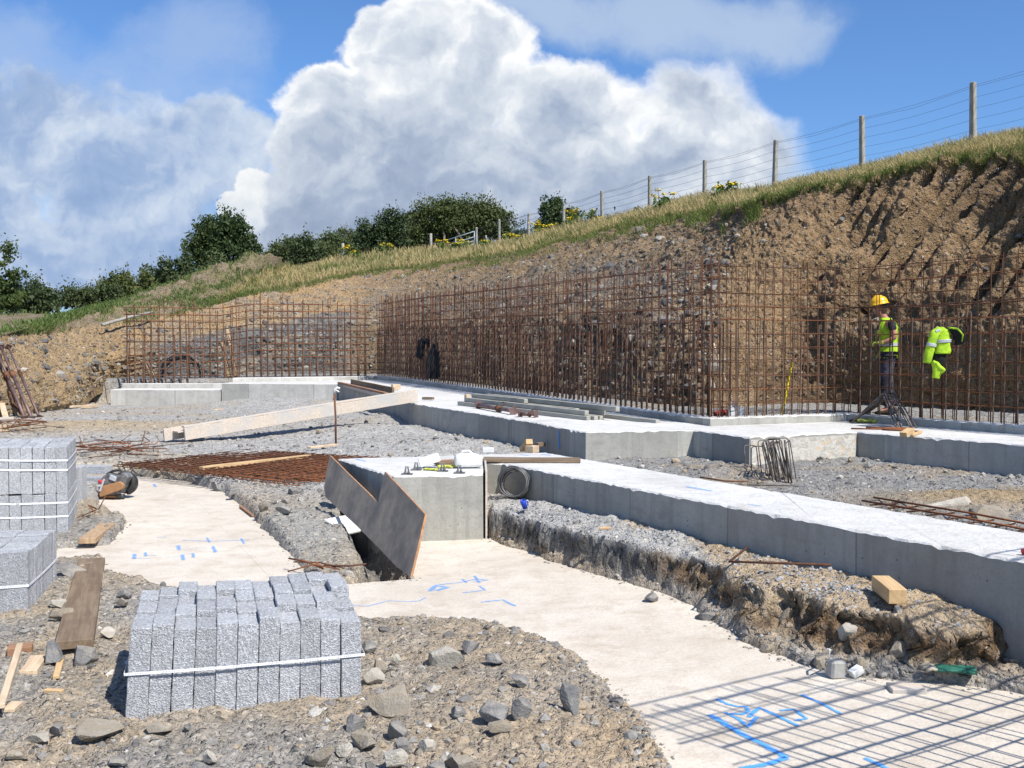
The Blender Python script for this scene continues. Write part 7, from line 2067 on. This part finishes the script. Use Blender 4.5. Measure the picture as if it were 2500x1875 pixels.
    skin_body("trousers", tr, [(0, 1), (1, 2), (2, 3), (0, 4), (4, 5), (5, 6)], "trouser", root)
    for sx, y in ((-.01, .105), (-.10, -.105)):
        m = MB(); m.smooth = True; rs = []
        for x, w, hh, zc in ((-.085, .02, .03, .06), (-.075, .042, .055, .062), (-.02, .048, .062, .065), (.06, .05, .05, .05), (.13, .052, .038, .04), (.185, .036, .028, .03), (.195, .012, .012, .03)):
            rs.append([Vector((sx + x, y + w * math.cos(a), max(.0, zc + hh * math.sin(a)))) for a in [2 * math.pi * k / 14 for k in range(14)]])
        m.rings(rs); m.build("boot", MAT["boot"], root)
    # vest: open-armed shell
    def vest_ring(z, rx, ry, cx): 
        out = []
        for k in range(32):
            a = 2 * math.pi * k / 32; c, s = math.cos(a), math.sin(a)
            w = 1 + .05 * float(vnoise(np.array([c * 2.2]), np.array([s * 2.2]), np.array([z * 5]), 9)[0])
            out.append(Vector((cx + rx * w * math.copysign(abs(c) ** .8, c), ry * w * math.copysign(abs(s) ** .8, s), z)))
        return out
    prof = [(.89, .185, .205, -.03), (.95, .178, .20, -.03), (1.05, .165, .19, -.03), (1.18, .162, .188, -.025), (1.30, .165, .192, -.02), (1.38, .155, .172, -.012), (1.44, .125, .150, 0), (1.49, .095, .12, .015), (1.515, .085, .095, .025)]
    m = MB(); m.smooth = True; m.rings([vest_ring(*p) for p in prof], False, False); v = m.build("hi_vis_vest", MAT["hivis"], root)
    sm = v.modifiers.new("thick", "SOLIDIFY"); sm.thickness = .006
    for z0, z1 in ((1.075, 1.125),):
        m = MB(); m.smooth = True
        def at(z): 
            return [z] + [float(np.interp(z, [p[0] for p in prof], [p[j] for p in prof])) for j in (1, 2, 3)]
        m.rings([vest_ring(a[0], a[1] + .005, a[2] + .005, a[3]) for a in (at(z0), at((z0 + z1) / 2), at(z1))], False, False); m.build("reflective_band", MAT["tape"], root)
    for y in (-.10, .10):
        m = MB(); pts = [(.155, y, 1.12), (.15, y, 1.30), (.10, y * .95, 1.45), (.0, y * .9, 1.50), (-.12, y * .95, 1.44), (-.185, y, 1.28), (-.19, y, 1.12)]
        vs, fs = [], []
        for i, p in enumerate(pts):
            q = Vector(p); vs += [q + Vector((0, -.022, 0)), q + Vector((0, .022, 0))]
        fs = [(2 * i, 2 * i + 1, 2 * i + 3, 2 * i + 2) for i in range(len(pts) - 1)]
        m.add(vs, fs); s = m.build("shoulder_band", MAT["hivis"], root); s.modifiers.new("thick", "SOLIDIFY").thickness = .006
    # black stripe where the vest opens at the front
    m = MB(); m.bar((.142, .03, .92), (.142, .03, 1.40), .05, .012, up=(1, 0, 0)); m.build("vest_opening", MAT["tshirt"], root)
    # gloved hands, fingers closing towards each other over the tie wire
    for sy, base, dr in ((1, Vector((.10, .185, 1.128)), Vector((.92, -.38, .02))), (-1, Vector((.14, -.14, 1.135)), Vector((.90, .42, .02)))):
        dr.normalize(); side = Vector((0, 0, 1)).cross(dr).normalized() * sy; up = dr.cross(side) * sy
        up = Vector((0, 0, 1))
        m = MB(); m.smooth = True; rs = []
        for t, w, hh in ((-.03, .034, .030), (.0, .036, .026), (.05, .044, .022), (.085, .044, .018), (.10, .036, .012)):
            rs.append([base + dr * t + side * (w * math.cos(a)) + up * (hh * math.sin(a)) for a in [2 * math.pi * k / 12 for k in range(12)]])
        m.rings(rs)
        for i, (yy, l) in enumerate(((-.032, .070), (-.011, .082), (.011, .077), (.032, .060))):
            p0 = base + dr * .085 + side * yy; p1 = p0 + dr * l * .45 - up * .006; p2 = p1 + dr * l * .25 - up * .026; p3 = p2 - dr * l * .05 - up * .026
            m.tube([p0, p1, p2, p3], [.0105, .010, .0095, .007], 7)
        tb = base + dr * .015 - side * .035; m.tube([tb, tb + dr * .035 - side * .022 - up * .008, tb + dr * .07 - side * .022 - up * .025], [.013, .012, .008], 7)
        m.build("glove", MAT["glovey"], root)
worker()
